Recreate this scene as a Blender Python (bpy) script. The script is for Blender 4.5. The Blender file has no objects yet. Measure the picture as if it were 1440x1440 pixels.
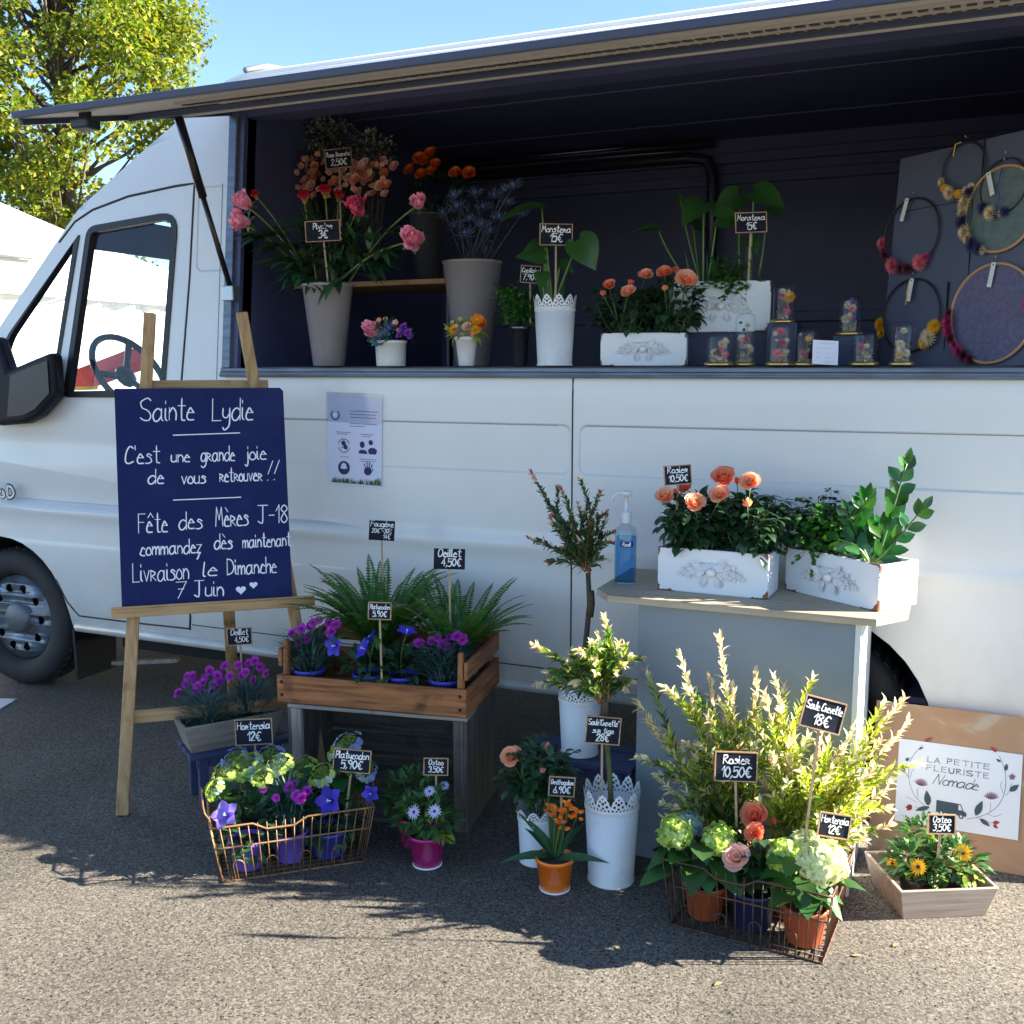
import bpy, bmesh, math, random
from math import sin, cos, pi, radians as R, sqrt, atan2, exp
from mathutils import Vector, Matrix, noise as mnoise
V = Vector
S = bpy.context.scene
COL = S.collection

# ------------------------------------------------------------------ camera
CAM_YAW, CAM_PITCH, CAM_POS = R(23.4), R(7.95), V((0, -3.41, 1.52))
cam = bpy.data.cameras.new("Camera")
cam.sensor_width = 36; cam.lens = 36.0; cam.clip_start = .05; cam.clip_end = 900
co = bpy.data.objects.new("Camera", cam); COL.objects.link(co)
co.location = CAM_POS; co.rotation_euler = (pi/2-CAM_PITCH, 0, CAM_YAW)
S.camera = co
# ------------------------------------------------------------------ sky and sun
SUN_EL, SUN_AZ = R(25), R(70)            # azimuth clockwise from +Y
w = bpy.data.worlds.new("World"); S.world = w; w.use_nodes = True
nt = w.node_tree; nt.nodes.clear()
sk = nt.nodes.new('ShaderNodeTexSky'); sk.sky_type = 'NISHITA'; sk.sun_disc = False
sk.sun_elevation = SUN_EL; sk.sun_rotation = SUN_AZ; sk.air_density = .9; sk.dust_density = .1; sk.ozone_density = 3.0
bg = nt.nodes.new('ShaderNodeBackground'); bg.inputs[1].default_value = .062
ou = nt.nodes.new('ShaderNodeOutputWorld')
nt.links.new(sk.outputs[0], bg.inputs[0]); nt.links.new(bg.outputs[0], ou.inputs[0])
sl = bpy.data.lights.new("Sun", 'SUN'); sl.energy = 5.0; sl.angle = R(.53); sl.color = (1, .91, .76)
so = bpy.data.objects.new("Sun", sl); COL.objects.link(so); so.location = (6, 3, 8)
sdir = V((sin(SUN_AZ)*cos(SUN_EL), cos(SUN_AZ)*cos(SUN_EL), sin(SUN_EL)))
so.rotation_euler = sdir.to_track_quat('Z', 'Y').to_euler()
S.view_settings.view_transform = 'Standard'; S.view_settings.look = 'None'
S.view_settings.exposure = 2.5; S.view_settings.gamma = 1.0
S.render.engine = 'CYCLES'
S.render.resolution_x = S.render.resolution_y = 1024
S.cycles.max_bounces = 10; S.cycles.transparent_max_bounces = 16

# ------------------------------------------------------------------ small helpers
_f = V((-sin(CAM_YAW)*cos(CAM_PITCH), cos(CAM_YAW)*cos(CAM_PITCH), -sin(CAM_PITCH)))
_r = V((cos(CAM_YAW), sin(CAM_YAW), 0)); _u = _r.cross(_f)
def _ray(x, y): return _f + _r*((x-720)/1440) + _u*((720-y)/1440)
def at(x, y, Y):
    d = _ray(x, y); return CAM_POS + d*((Y-CAM_POS.y)/d.y)
def atz(x, y, Z):
    d = _ray(x, y); return CAM_POS + d*((Z-CAM_POS.z)/d.z)
def size(px, p):                      # photo pixels to metres at the distance of p
    return px*(V(p)-CAM_POS).dot(_f)/1440
CRZ = CAM_YAW                          # a thing turned square to the viewer

def rnd(a=0., b=1.): return random.uniform(a, b)

class MB:
    def __init__(s): s.v = []; s.f = []; s.m = []; s.M = None
    def p(s, x, y=None, z=None):
        q = V(x) if y is None else V((x, y, z))
        if s.M is not None: q = s.M @ q
        s.v.append(q); return len(s.v)-1
    def face(s, idx, mi=0): s.f.append(tuple(idx)); s.m.append(mi)
    def box(s, x0, x1, y0, y1, z0, z1, mi=0):
        i = [s.p(x, y, z) for z in (z0, z1) for y in (y0, y1) for x in (x0, x1)]
        for q in ((0,2,3,1), (4,5,7,6), (0,1,5,4), (2,6,7,3), (0,4,6,2), (1,3,7,5)): s.face([i[k] for k in q], mi)
    def hexa(s, b, t, mi=0):            # four bottom points, four top points, same order (counter-clockwise from above)
        i = [s.p(q) for q in b]+[s.p(q) for q in t]
        s.face((i[3], i[2], i[1], i[0]), mi); s.face((i[4], i[5], i[6], i[7]), mi)
        for k in range(4): s.face((i[k], i[(k+1)%4], i[4+(k+1)%4], i[4+k]), mi)
    def bar(s, a, b, wx, wz, up=(0, 0, 1), mi=0):
        a, b = V(a), V(b); d = (b-a).normalized(); sd = d.cross(V(up)).normalized(); u = sd.cross(d)
        q = [(-1,-1), (1,-1), (1,1), (-1,1)]
        A = [s.p(a+sd*x*wx/2+u*z*wz/2) for x, z in q]; B = [s.p(b+sd*x*wx/2+u*z*wz/2) for x, z in q]
        s.face(A, mi); s.face(B[::-1], mi)
        for k in range(4): s.face((A[(k+1)%4], A[k], B[k], B[(k+1)%4]), mi)
    def tube(s, pts, r0, r1=None, n=6, mi=0, cap=True, closed=False):
        pts = [V(q) for q in pts]; N = len(pts); r1 = r0 if r1 is None else r1; rings = []; pu = None
        for i, q in enumerate(pts):
            if closed: d = pts[(i+1)%N]-pts[i-1]
            else: d = pts[min(i+1, N-1)]-pts[max(i-1, 0)]
            d = d.normalized() if d.length > 1e-9 else V((0, 0, 1))
            if pu is None: pu = d.orthogonal().normalized()
            pu = pu-d*pu.dot(d)
            pu = pu.normalized() if pu.length > 1e-6 else d.orthogonal().normalized()
            w_ = d.cross(pu); r = r0+(r1-r0)*i/max(1, N-1)
            rings.append([s.p(q+(pu*cos(2*pi*k/n)+w_*sin(2*pi*k/n))*r) for k in range(n)])
        for i in range(N if closed else N-1):
            a, b = rings[i], rings[(i+1)%N]
            for k in range(n): s.face((a[k], a[(k+1)%n], b[(k+1)%n], b[k]), mi)
        if cap and not closed: s.face(rings[0][::-1], mi); s.face(rings[-1], mi)
    def lathe(s, prof, n=28, c=(0, 0, 0), mi=0, wob=None):
        c = V(c); rings = []
        for r, z in prof:
            if r < 1e-6: rings.append([s.p(c+V((0, 0, z)))])
            else: rings.append([s.p(c+V((r*cos(2*pi*k/n)*(wob(k) if wob else 1), r*sin(2*pi*k/n)*(wob(k) if wob else 1), z))) for k in range(n)])
        for a, b in zip(rings, rings[1:]):
            for k in range(n):
                k2 = (k+1)%n
                if len(a) == 1 and len(b) > 1: s.face((a[0], b[k2], b[k]), mi)
                elif len(b) == 1 and len(a) > 1: s.face((a[k], a[k2], b[0]), mi)
                elif len(a) > 1: s.face((a[k], a[k2], b[k2], b[k]), mi)
    def ball(s, c, r, n=8, mi=0, sq=(1, 1, 1), jit=0):
        c = V(c); rings = []
        for i in range(n//2+1):
            th = pi*i/(n//2)
            if i in (0, n//2): rings.append([s.p(c+V((0, 0, -cos(th)*r*sq[2])))])
            else: rings.append([s.p(c+V((sin(th)*cos(2*pi*k/n)*r*sq[0], sin(th)*sin(2*pi*k/n)*r*sq[1], -cos(th)*r*sq[2]))*(1+rnd(-jit, jit))) for k in range(n)])
        for a, b in zip(rings, rings[1:]):
            for k in range(n):
                k2 = (k+1)%n
                if len(a) == 1: s.face((a[0], b[k2], b[k]), mi)
                elif len(b) == 1: s.face((a[k], a[k2], b[0]), mi)
                else: s.face((a[k], a[k2], b[k2], b[k]), mi)
    def leaf(s, p, d, n, L, W, fold=.25, droop=.3, seg=3, mi=0, sh=.45, wave=0):
        """blade from p along d, upper side n; sh = where it is widest"""
        p, d, n = V(p), V(d).normalized(), V(n)
        sd = d.cross(n)
        if sd.length < 1e-5: sd = d.orthogonal()
        sd.normalize(); n = sd.cross(d).normalized()
        prev = None
        for i in range(seg+1):
            t = i/seg
            c = p+d*L*t*(1-droop*.25*t)-n*droop*L*t*t
            if t <= 0 or t >= 1:
                row = [s.p(c)]
            else:
                wv = W*.5*sin(pi*t**(math.log(.5)/math.log(sh)))
                k = n*fold*wv
                wz = n*rnd(-wave, wave)*W if wave else V((0, 0, 0))
                row = [s.p(c-sd*wv+k+wz), s.p(c), s.p(c+sd*wv+k-wz)]
            if prev:
                if len(prev) == 1 and len(row) == 3: s.face((prev[0], row[1], row[0]), mi); s.face((prev[0], row[2], row[1]), mi)
                elif len(prev) == 3 and len(row) == 1: s.face((prev[0], prev[1], row[0]), mi); s.face((prev[1], prev[2], row[0]), mi)
                elif len(prev) == 3: s.face((prev[0], prev[1], row[1], row[0]), mi); s.face((prev[1], prev[2], row[2], row[1]), mi)
            prev = row
    def petal(s, az, L, W, t0, t1, cup=.3, r0=.05, z0=0., n=3, m=4, frill=0., tip=0., mi=0):
        o = V((cos(az), sin(az), 0)); q = V((-sin(az), cos(az), 0)); r, z = r0, z0; prev = None
        for i in range(n+1):
            t = i/n; th = t0+(t1-t0)*t
            if i: r += sin(th)*L/n; z += cos(th)*L/n
            wv = W*(.35+.65*sin(pi*min(1, t*.9+.05)*.62)) if not tip else W*((sin(pi*(.12+.88*t)))**.7*(1-tip)+tip*(1-t)**.8*.9)
            if tip and i == n: wv = W*.04
            row = []
            for j in range(m+1):
                a = -1+2*j/m; fr = rnd(-frill, frill) if i == n else 0
                e = (1-.22*a*a) if i == n and not tip else 1
                row.append(s.p(o*(r-cup*wv*a*a*cos(th)+fr*sin(th)-(1-e)*L*sin(th))+q*a*wv+V((0, 0, z+cup*wv*a*a*sin(th)+fr*.6+fr*cos(th)-(1-e)*L*cos(th)))))
            if prev:
                for j in range(m): s.face((prev[j], prev[j+1], row[j+1], row[j]), mi)
            prev = row
    def ribbon(s, pts, wd, y=0., mi=0):   # flat stroke in the x-z plane, seen from -y
        pts = [V((a, 0, b)) for a, b in pts]
        out = [pts[0]]
        for q in pts[1:]:
            if (q-out[-1]).length > 1e-7: out.append(q)
        if len(out) < 2: return
        e = (out[0]-out[1]).normalized()*wd*.4; out[0] = out[0]+e
        e = (out[-1]-out[-2]).normalized()*wd*.4; out[-1] = out[-1]+e
        N = len(out); Lf, Rt = [], []
        for i, q in enumerate(out):
            d = (out[min(i+1, N-1)]-out[max(i-1, 0)]).normalized(); nn = V((-d.z, 0, d.x))
            k = .62 if i in (0, N-1) else 1
            a, b = q+nn*wd/2*k, q-nn*wd/2*k; a.y = b.y = y
            Lf.append(s.p(a)); Rt.append(s.p(b))
        for i in range(N-1): s.face((Rt[i], Rt[i+1], Lf[i+1], Lf[i]), mi)
    def poly(s, pts, y=0., mi=0):          # flat patch in the x-z plane, seen from -y
        s.face([s.p(a, y, b) for a, b in pts], mi)
    def text(s, st, x, z, h, wd, sp=.16, slant=0., y=0., mi=0, jit=0., serif=False, center=False, wide=1., font=None):
        k = h/9.
        if center: x -= textw(st, h, sp, wide)/2
        for ch in st:
            if ch == ' ': x += h*.42*wide; continue
            g = GL[ch]; mx = 0; dz = rnd(-jit, jit)*h
            for stroke in g.split(','):
                P = [(int(c[0], 16), int(c[1], 16)-4) for c in stroke.split()]
                mx = max(mx, max(a for a, _ in P))
                if len(P) > 2: P = crom(P)
                P = [(x+(a+b*slant)*k*wide, z+b*k+dz) for a, b in P]
                if len(P) == 1: P = [P[0], (P[0][0]+wd*.3, P[0][1]+wd*.3)]
                s.ribbon(P, wd*rnd(.82, 1.14), y, mi); y -= .00002
                if serif and len(stroke.split()) == 2:
                    for (a, b) in (P[0], P[-1]):
                        if abs(P[0][0]-P[-1][0]) < abs(P[0][1]-P[-1][1])*.8: s.ribbon([(a-h*.12, b), (a+h*.12, b)], wd*.5, y-.0001, mi)
            x += mx*k*wide+h*sp*wide
        return x
    def build(s, name, mats, parent=None, world=False, smooth=True, bevel=0., tag_=None, weld=False, seg=2):
        me = bpy.data.meshes.new(name)
        vs = s.v
        if world and parent is not None:
            Mi = pmat(parent).inverted(); vs = [Mi @ q for q in vs]
        me.from_pydata([tuple(q) for q in vs], [], s.f)
        if not isinstance(mats, (list, tuple)): mats = [mats]
        for m_ in mats: me.materials.append(m_)
        me.polygons.foreach_set('material_index', s.m)
        me.polygons.foreach_set('use_smooth', [smooth]*len(s.f))
        me.update()
        if weld:
            bm = bmesh.new(); bm.from_mesh(me); bmesh.ops.remove_doubles(bm, verts=bm.verts, dist=1e-5); bm.to_mesh(me); bm.free(); me.set_sharp_from_angle(angle=R(32))
        o = bpy.data.objects.new(name, me); COL.objects.link(o)
        if parent is not None: o.parent = parent
        if bevel:
            b = o.modifiers.new('bevel', 'BEVEL'); b.width = bevel; b.segments = seg; b.limit_method = 'ANGLE'; b.angle_limit = R(35)
            for pl in me.polygons: pl.use_smooth = False
        return o

def pmat(o):
    M = Matrix.Translation(o.location) @ o.rotation_euler.to_matrix().to_4x4() @ Matrix.Diagonal((*o.scale, 1))
    return (pmat(o.parent) @ M) if o.parent else M
def crom(P, k=5):
    Q = [P[0]]+list(P)+[P[-1]]
    if P[0] == P[-1]: Q[0], Q[-1] = P[-2], P[1]
    out = []
    for i in range(1, len(Q)-2):
        a, b, c, d = Q[i-1:i+3]
        for j in range(k):
            t = j/k
            out.append(tuple(.5*(2*b[n]+(c[n]-a[n])*t+(2*a[n]-5*b[n]+4*c[n]-d[n])*t*t+(3*b[n]-a[n]-3*c[n]+d[n])*t**3) for n in (0, 1)))
    out.append(P[-1]); return out
def textw(st, h, sp, wide=1.):
    x = 0
    for ch in st:
        if ch == ' ': x += h*.42*wide
        else: x += max(int(c[0], 16) for t in GL[ch].split(',') for c in t.split())*h/9*wide+h*sp*wide
    return x-h*sp*wide
# hand lettering: strokes as x,y hex pairs, baseline at y=4
GL = {
 'a': "58 39 18 06 14 34 56,59 55 64", 'b': "0d 04,06 18 38 57 55 34 14 05", 'c': "48 29 17 05 24 44", 'd': "58 39 18 06 14 34 56,5d 54",
 'e': "07 47,47 38 29 18 06 05 14 34 44", 'f': "4d 2c 2a 24,08 48", 'g': "58 39 18 06 14 34 56,59 53 41 20 01", 'h': "0d 04,07 29 48 44",
 'i': "09 05 14,0b 0c", 'j': "29 22 10 01,2b 2c", 'k': "0d 04,49 06,16 44", 'l': "0d 05 14", 'm': "09 04,07 29 37 34,37 59 67 64",
 'n': "09 04,07 29 47 44", 'o': "29 07 05 24 45 47 29", 'p': "09 00,07 19 38 56 34 14 05", 'q': "58 39 18 06 14 34 56,59 50",
 'r': "09 04,09 38 37 06,16 44", 's': "48 29 18 37 45 24 04", 't': "2d 25 34 44,0a 4a", 'u': "09 05 24 45,49 44", 'v': "09 24,24 49",
 'x': "09 44,49 04", 'y': "09 06 25 47,49 43 31 10 01", 'z': "09 49,49 04,04 34 23 11 00", 'w': "09 14,14 38,38 54,54 69",
 'A': "04 3d,3d 64,17 57", 'B': "0d 04,0d 3c 3a 09,09 48 46 24 04", 'C': "5c 3d 1b 08 05 24 55", 'D': "0d 04,0d 4c 68 45 04", 'E': "0d 04,0d 5d,09 49,04 54",
 'F': "0d 04,0d 5d,09 49", 'H': "0d 04,09 59,5d 54", 'I': "0d 04", 'J': "0d 6d,3d 35 24 05", 'L': "0d 04,04 54", 'M': "04 1d,1d 37,37 5d,5d 64",
 'N': "04 2d,2d 54,54 7d", 'O': "3d 1c 08 14 34 57 5b 3d", 'P': "0d 04,0c 2d 4c 4a 28 08", 'R': "0d 04,0c 3d 4b 29 08,18 54", 'S': "6c 4d 1c 0b 19 48 66 54 24 05",
 'T': "0d 6d,3d 34", 'U': "0d 07 14 44 57 5d",
 '0': "2d 0a 07 24 47 4a 2d", '1': "0a 2d,2d 24", '2': "0b 2d 4b 39 04,04 44", '3': "0c 2d 4b 29,29 48 35 14 05", '4': "3d 07,07 47,3a 34",
 '5': "4d 0d,0d 09,09 3a 47 34 04", '6': "3d 18 05 24 45 47 29 07", '7': "0d 4d,4d 14,19 39", '8': "29 0b 2d 4b 29 06 24 46 29", '9': "4b 2d 0b 29 4a,4b 34",
 '€': "5c 3d 1a 17 34 55,09 39,07 37", ',': "15 03", '.': "04 05", '!': "2d 07,04", "'": "0d 0b", '-': "08 38", '"': "0d 0b,2d 2b", '%': "0d 0c 1d 0d,5d 04,54 45 44 54",
 'è': "07 47,47 38 29 18 06 05 14 34 44,1d 3b", 'é': "07 47,47 38 29 18 06 05 14 34 44,2b 4d", 'ê': "07 47,47 38 29 18 06 05 14 34 44,1b 3d,3d 5b", 'œ': "29 07 05 24 45 47 29,46 86 88 69 47 45 64 85",
}

def thing(name, label, cat, loc=(0, 0, 0), rz=0., group=None):
    o = bpy.data.objects.new(name, None); COL.objects.link(o); o.empty_display_size = .1
    o.location = loc; o.rotation_euler = (0, 0, rz); o['label'] = label; o['category'] = cat
    if group: o['group'] = group
    return o
def tag(o, label, cat, group=None):
    o['label'] = label; o['category'] = cat
    if group: o['group'] = group
    return o
def struct(o): o['kind'] = 'structure'; return o
def toloc(root, p): return pmat(root).inverted() @ V(p)

def fill2d(loops, thick=0.):
    """flat shape with holes -> (verts in x,z ; faces)"""
    cu = bpy.data.curves.new('outline', 'CURVE'); cu.dimensions = '2D'; cu.fill_mode = 'BOTH'; cu.extrude = thick/2
    for lp in loops:
        sp = cu.splines.new('POLY'); sp.points.add(len(lp)-1); sp.use_cyclic_u = True
        for k, (a, b) in enumerate(lp): sp.points[k].co = (a, b, 0, 1)
    o = bpy.data.objects.new('outline', cu); COL.objects.link(o)
    dg = bpy.context.evaluated_depsgraph_get(); dg.update()
    me = bpy.data.meshes.new_from_object(o.evaluated_get(dg))
    bm = bmesh.new(); bm.from_mesh(me); bmesh.ops.remove_doubles(bm, verts=bm.verts, dist=1e-6)
    bpy.data.objects.remove(o); bpy.data.curves.remove(cu); bpy.data.meshes.remove(me)
    return bm
def rrect(x0, x1, z0, z1, r, n=5):
    out = []
    for cx, cz, a0 in ((x1-r, z1-r, 0), (x0+r, z1-r, pi/2), (x0+r, z0+r, pi), (x1-r, z0+r, 1.5*pi)):
        out += [(cx+r*cos(a0+pi/2*k/n), cz+r*sin(a0+pi/2*k/n)) for k in range(n+1)]
    return out
def rpoly(P, r, n=5):                     # polygon with rounded corners
    out = []; N = len(P); rr = r if isinstance(r, (list, tuple)) else [r]*N
    for i in range(N):
        a, b, c = V((*P[i-1], 0)), V((*P[i], 0)), V((*P[(i+1)%N], 0)); u, v = (a-b).normalized(), (c-b).normalized()
        k = min(rr[i]*1.0, (a-b).length*.45, (c-b).length*.45)
        p0, p1 = b+u*k, b+v*k
        for j in range(n+1):
            t = j/n; q = p0*(1-t)**2+b*2*t*(1-t)+p1*t*t; out.append((q.x, q.y))
    return out

# ------------------------------------------------------------------ materials
MAT = {}
def nodes(name):
    m = bpy.data.materials.new(name); m.use_nodes = True; t = m.node_tree; t.nodes.clear()
    N = lambda k, **a: (lambda n: ([setattr(n, q, z) for q, z in a.items()], n)[1])(t.nodes.new(k))
    L = t.links.new
    return m, t, N, L
def pm(name, col, rough=.5, metal=0., col2=None, scale=8., detail=4., stretch=None, bump=0., bscale=None, isl=0., trans=0., coat=0., spec=.5, thr=None, emi=None, coord='Object', isl_h=0.):
    if name in MAT: return MAT[name]
    m, t, N, L = nodes(name)
    out = N('ShaderNodeOutputMaterial'); b = N('ShaderNodeBsdfPrincipled')
    b.inputs['Roughness'].default_value = rough; b.inputs['Metallic'].default_value = metal
    b.inputs['Specular IOR Level'].default_value = spec
    if coat: b.inputs['Coat Weight'].default_value = coat; b.inputs['Coat Roughness'].default_value = .062
    c = N('ShaderNodeRGB'); c.outputs[0].default_value = (*col, 1); src = c.outputs[0]
    tc = N('ShaderNodeTexCoord'); mp = N('ShaderNodeMapping'); L(tc.outputs[coord], mp.inputs[0])
    if stretch: mp.inputs['Scale'].default_value = stretch
    if col2 is not None:
        ns = N('ShaderNodeTexNoise'); ns.inputs['Scale'].default_value = scale; ns.inputs['Detail'].default_value = detail
        ns.inputs['Roughness'].default_value = .62
        L(mp.outputs[0], ns.inputs['Vector'])
        mr = N('ShaderNodeMapRange'); lo, hi = thr if thr else (.3, .7)
        mr.inputs['From Min'].default_value = lo; mr.inputs['From Max'].default_value = hi
        L(ns.outputs[0], mr.inputs['Value'])
        mx = N('ShaderNodeMix', data_type='RGBA'); L(mr.outputs[0], mx.inputs[0]); L(src, mx.inputs[6]); mx.inputs[7].default_value = (*col2, 1)
        src = mx.outputs[2]
    if isl:
        ge = N('ShaderNodeNewGeometry'); hs = N('ShaderNodeHueSaturation')
        mr = N('ShaderNodeMapRange'); mr.inputs['To Min'].default_value = 1-isl; mr.inputs['To Max'].default_value = 1+isl
        L(ge.outputs['Random Per Island'], mr.inputs['Value']); L(mr.outputs[0], hs.inputs['Value'])
        if isl_h:
            ml = N('ShaderNodeMath', operation='MULTIPLY'); L(ge.outputs['Random Per Island'], ml.inputs[0]); ml.inputs[1].default_value = 7.31
            fr = N('ShaderNodeMath', operation='FRACT'); L(ml.outputs[0], fr.inputs[0])
            m2 = N('ShaderNodeMapRange'); m2.inputs['To Min'].default_value = .5-isl_h; m2.inputs['To Max'].default_value = .5+isl_h
            L(fr.outputs[0], m2.inputs['Value']); L(m2.outputs[0], hs.inputs['Hue'])
        L(src, hs.inputs['Color']); src = hs.outputs[0]
    L(src, b.inputs['Base Color'])
    if bump:
        n2 = N('ShaderNodeTexNoise'); n2.inputs['Scale'].default_value = bscale or scale*3; n2.inputs['Detail'].default_value = 4
        L(mp.outputs[0], n2.inputs['Vector']); bp = N('ShaderNodeBump'); bp.inputs['Strength'].default_value = bump; bp.inputs['Distance'].default_value = .005
        L(n2.outputs[0], bp.inputs['Height']); L(bp.outputs[0], b.inputs['Normal'])
    sh = b.outputs[0]
    if trans:
        tr = N('ShaderNodeBsdfTranslucent'); hv = N('ShaderNodeHueSaturation'); hv.inputs['Value'].default_value = 1.5; hv.inputs['Saturation'].default_value = 1.1
        L(src, hv.inputs['Color']); L(hv.outputs[0], tr.inputs[0]); mx = N('ShaderNodeMixShader'); mx.inputs[0].default_value = trans
        L(sh, mx.inputs[1]); L(tr.outputs[0], mx.inputs[2]); sh = mx.outputs[0]
    L(sh, out.inputs[0]); MAT[name] = m
    return m
def wood(name, c1, c2, axis, rough=.65, sc=1., knots=True):
    if name in MAT: return MAT[name]
    m, t, N, L = nodes(name)
    out = N('ShaderNodeOutputMaterial'); b = N('ShaderNodeBsdfPrincipled'); b.inputs['Roughness'].default_value = rough
    b.inputs['Specular IOR Level'].default_value = .3
    tc = N('ShaderNodeTexCoord'); mp = N('ShaderNodeMapping'); L(tc.outputs['Object'], mp.inputs[0])
    s_ = [34*sc]*3; s_['xyz'.index(axis)] = 2.6*sc; mp.inputs['Scale'].default_value = s_
    n1 = N('ShaderNodeTexNoise'); n1.inputs['Scale'].default_value = 1.6; n1.inputs['Detail'].default_value = 6; n1.inputs['Distortion'].default_value = .6
    L(mp.outputs[0], n1.inputs['Vector'])
    rp = N('ShaderNodeValToRGB'); e = rp.color_ramp.elements
    e[0].position = .3; e[0].color = (*c2, 1); e[1].position = .62; e[1].color = (*c1, 1)
    L(n1.outputs[0], rp.inputs[0]); src = rp.outputs[0]
    if knots:
        n3 = N('ShaderNodeTexNoise'); n3.inputs['Scale'].default_value = 9*sc; n3.inputs['Detail'].default_value = 5; L(tc.outputs['Object'], n3.inputs['Vector'])
        mr = N('ShaderNodeMapRange'); mr.inputs['From Min'].default_value = .60; mr.inputs['From Max'].default_value = .74; mr.inputs['To Max'].default_value = .75
        L(n3.outputs[0], mr.inputs['Value']); mx = N('ShaderNodeMix', data_type='RGBA'); L(mr.outputs[0], mx.inputs[0]); L(src, mx.inputs[6])
        mx.inputs[7].default_value = (*[q*.35 for q in c2], 1); src = mx.outputs[2]
    ge = N('ShaderNodeNewGeometry'); hs = N('ShaderNodeHueSaturation'); mr = N('ShaderNodeMapRange'); mr.inputs['To Min'].default_value = .8; mr.inputs['To Max'].default_value = 1.15
    L(ge.outputs['Random Per Island'], mr.inputs['Value']); L(mr.outputs[0], hs.inputs['Value']); L(src, hs.inputs['Color'])
    L(hs.outputs[0], b.inputs['Base Color'])
    bp = N('ShaderNodeBump'); bp.inputs['Strength'].default_value = .35; bp.inputs['Distance'].default_value = .002; L(n1.outputs[0], bp.inputs['Height']); L(bp.outputs[0], b.inputs['Normal'])
    L(b.outputs[0], out.inputs[0]); MAT[name] = m
    return m
def glass(name, tint=(1, 1, 1), rough=.02, ior=1.45, body=1.):
    if name in MAT: return MAT[name]
    m, t, N, L = nodes(name)
    out = N('ShaderNodeOutputMaterial'); tr = N('ShaderNodeBsdfTransparent'); tr.inputs[0].default_value = (*tint, 1)
    gl = N('ShaderNodeBsdfGlossy'); gl.inputs['Roughness'].default_value = rough
    fr = N('ShaderNodeFresnel'); fr.inputs[0].default_value = ior
    mx = N('ShaderNodeMixShader'); ml = N('ShaderNodeMath', operation='MULTIPLY'); ml.inputs[1].default_value = body
    ge = N('ShaderNodeNewGeometry'); mr = N('ShaderNodeMapRange'); mr.inputs['To Min'].default_value = ior; mr.inputs['To Max'].default_value = 1/ior
    L(ge.outputs['Backfacing'], mr.inputs['Value']); L(mr.outputs[0], fr.inputs[0])
    L(fr.outputs[0], ml.inputs[0]); L(ml.outputs[0], mx.inputs[0]); L(tr.outputs[0], mx.inputs[1]); L(gl.outputs[0], mx.inputs[2]); L(mx.outputs[0], out.inputs[0])
    MAT[name] = m
    return m

# ================================================================== ground
def asphalt():
    m, t, N, L = nodes('asphalt chippings')
    out = N('ShaderNodeOutputMaterial'); b = N('ShaderNodeBsdfPrincipled'); b.inputs['Roughness'].default_value = .85; b.inputs['Specular IOR Level'].default_value = .25
    tc = N('ShaderNodeTexCoord')
    vo = N('ShaderNodeTexVoronoi'); vo.inputs['Scale'].default_value = 185; vo.inputs['Randomness'].default_value = 1; L(tc.outputs['Object'], vo.inputs['Vector'])
    sp = N('ShaderNodeSeparateColor'); L(vo.outputs['Color'], sp.inputs[0])
    rp = N('ShaderNodeValToRGB'); e = rp.color_ramp.elements
    e[0].position = 0; e[0].color = (.084, .076, .067, 1); e[1].position = 1; e[1].color = (.232, .208, .174, 1)
    k = e.new(.6); k.color = (.148, .133, .112, 1)
    L(sp.outputs[0], rp.inputs[0])
    pn = N('ShaderNodeTexNoise'); pn.inputs['Scale'].default_value = 125; pn.inputs['Detail'].default_value = 3; pn.inputs['Roughness'].default_value = .6; pn.inputs['Distortion'].default_value = .8; L(tc.outputs['Object'], pn.inputs['Vector'])
    gp = N('ShaderNodeMapRange'); gp.interpolation_type = 'SMOOTHSTEP'; gp.inputs['From Min'].default_value = .33; gp.inputs['From Max'].default_value = .45; L(pn.outputs[0], gp.inputs['Value'])
    mx = N('ShaderNodeMix', data_type='RGBA'); mx.inputs[6].default_value = (.018, .017, .018, 1); L(gp.outputs[0], mx.inputs[0]); L(rp.outputs[0], mx.inputs[7])
    # worn patches and a few oily stains
    n1 = N('ShaderNodeTexNoise'); n1.inputs['Scale'].default_value = .9; n1.inputs['Detail'].default_value = 9; L(tc.outputs['Object'], n1.inputs['Vector'])
    mr = N('ShaderNodeMapRange'); mr.inputs['From Min'].default_value = .3; mr.inputs['From Max'].default_value = .7; mr.inputs['To Min'].default_value = .62; mr.inputs['To Max'].default_value = 1.24
    L(n1.outputs[0], mr.inputs['Value']); hs = N('ShaderNodeHueSaturation'); L(mr.outputs[0], hs.inputs['Value']); L(mx.outputs[2], hs.inputs['Color'])
    L(hs.outputs[0], b.inputs['Base Color'])
    # relief: rounded chips sitting at different heights
    hm = N('ShaderNodeMath', operation='MULTIPLY'); L(gp.outputs[0], hm.inputs[0])
    h2 = N('ShaderNodeMapRange'); h2.inputs['To Min'].default_value = .35; L(sp.outputs[1], h2.inputs['Value']); L(h2.outputs[0], hm.inputs[1])
    bp = N('ShaderNodeBump'); bp.inputs['Strength'].default_value = .9; bp.inputs['Distance'].default_value = .006; L(hm.outputs[0], bp.inputs['Height']); L(bp.outputs[0], b.inputs['Normal'])
    L(b.outputs[0], out.inputs[0]); return m
g = MB(); q = [g.p(x, y, 0) for x, y in ((-250, -250), (250, -250), (250, 250), (-250, 250))]; g.face(q)
struct(g.build('asphalt_ground', asphalt(), smooth=False))
g = MB(); a = V((-4.06, -.16, .004)); q = [g.p(x, y, .004) for x, y in ((-7.2, -1.30), (-7.2, -1.42), (-3.88, -.25), (-3.93, -.11))]; g.face(q[::-1] if False else (q[0], q[1], q[2], q[3]))
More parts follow.
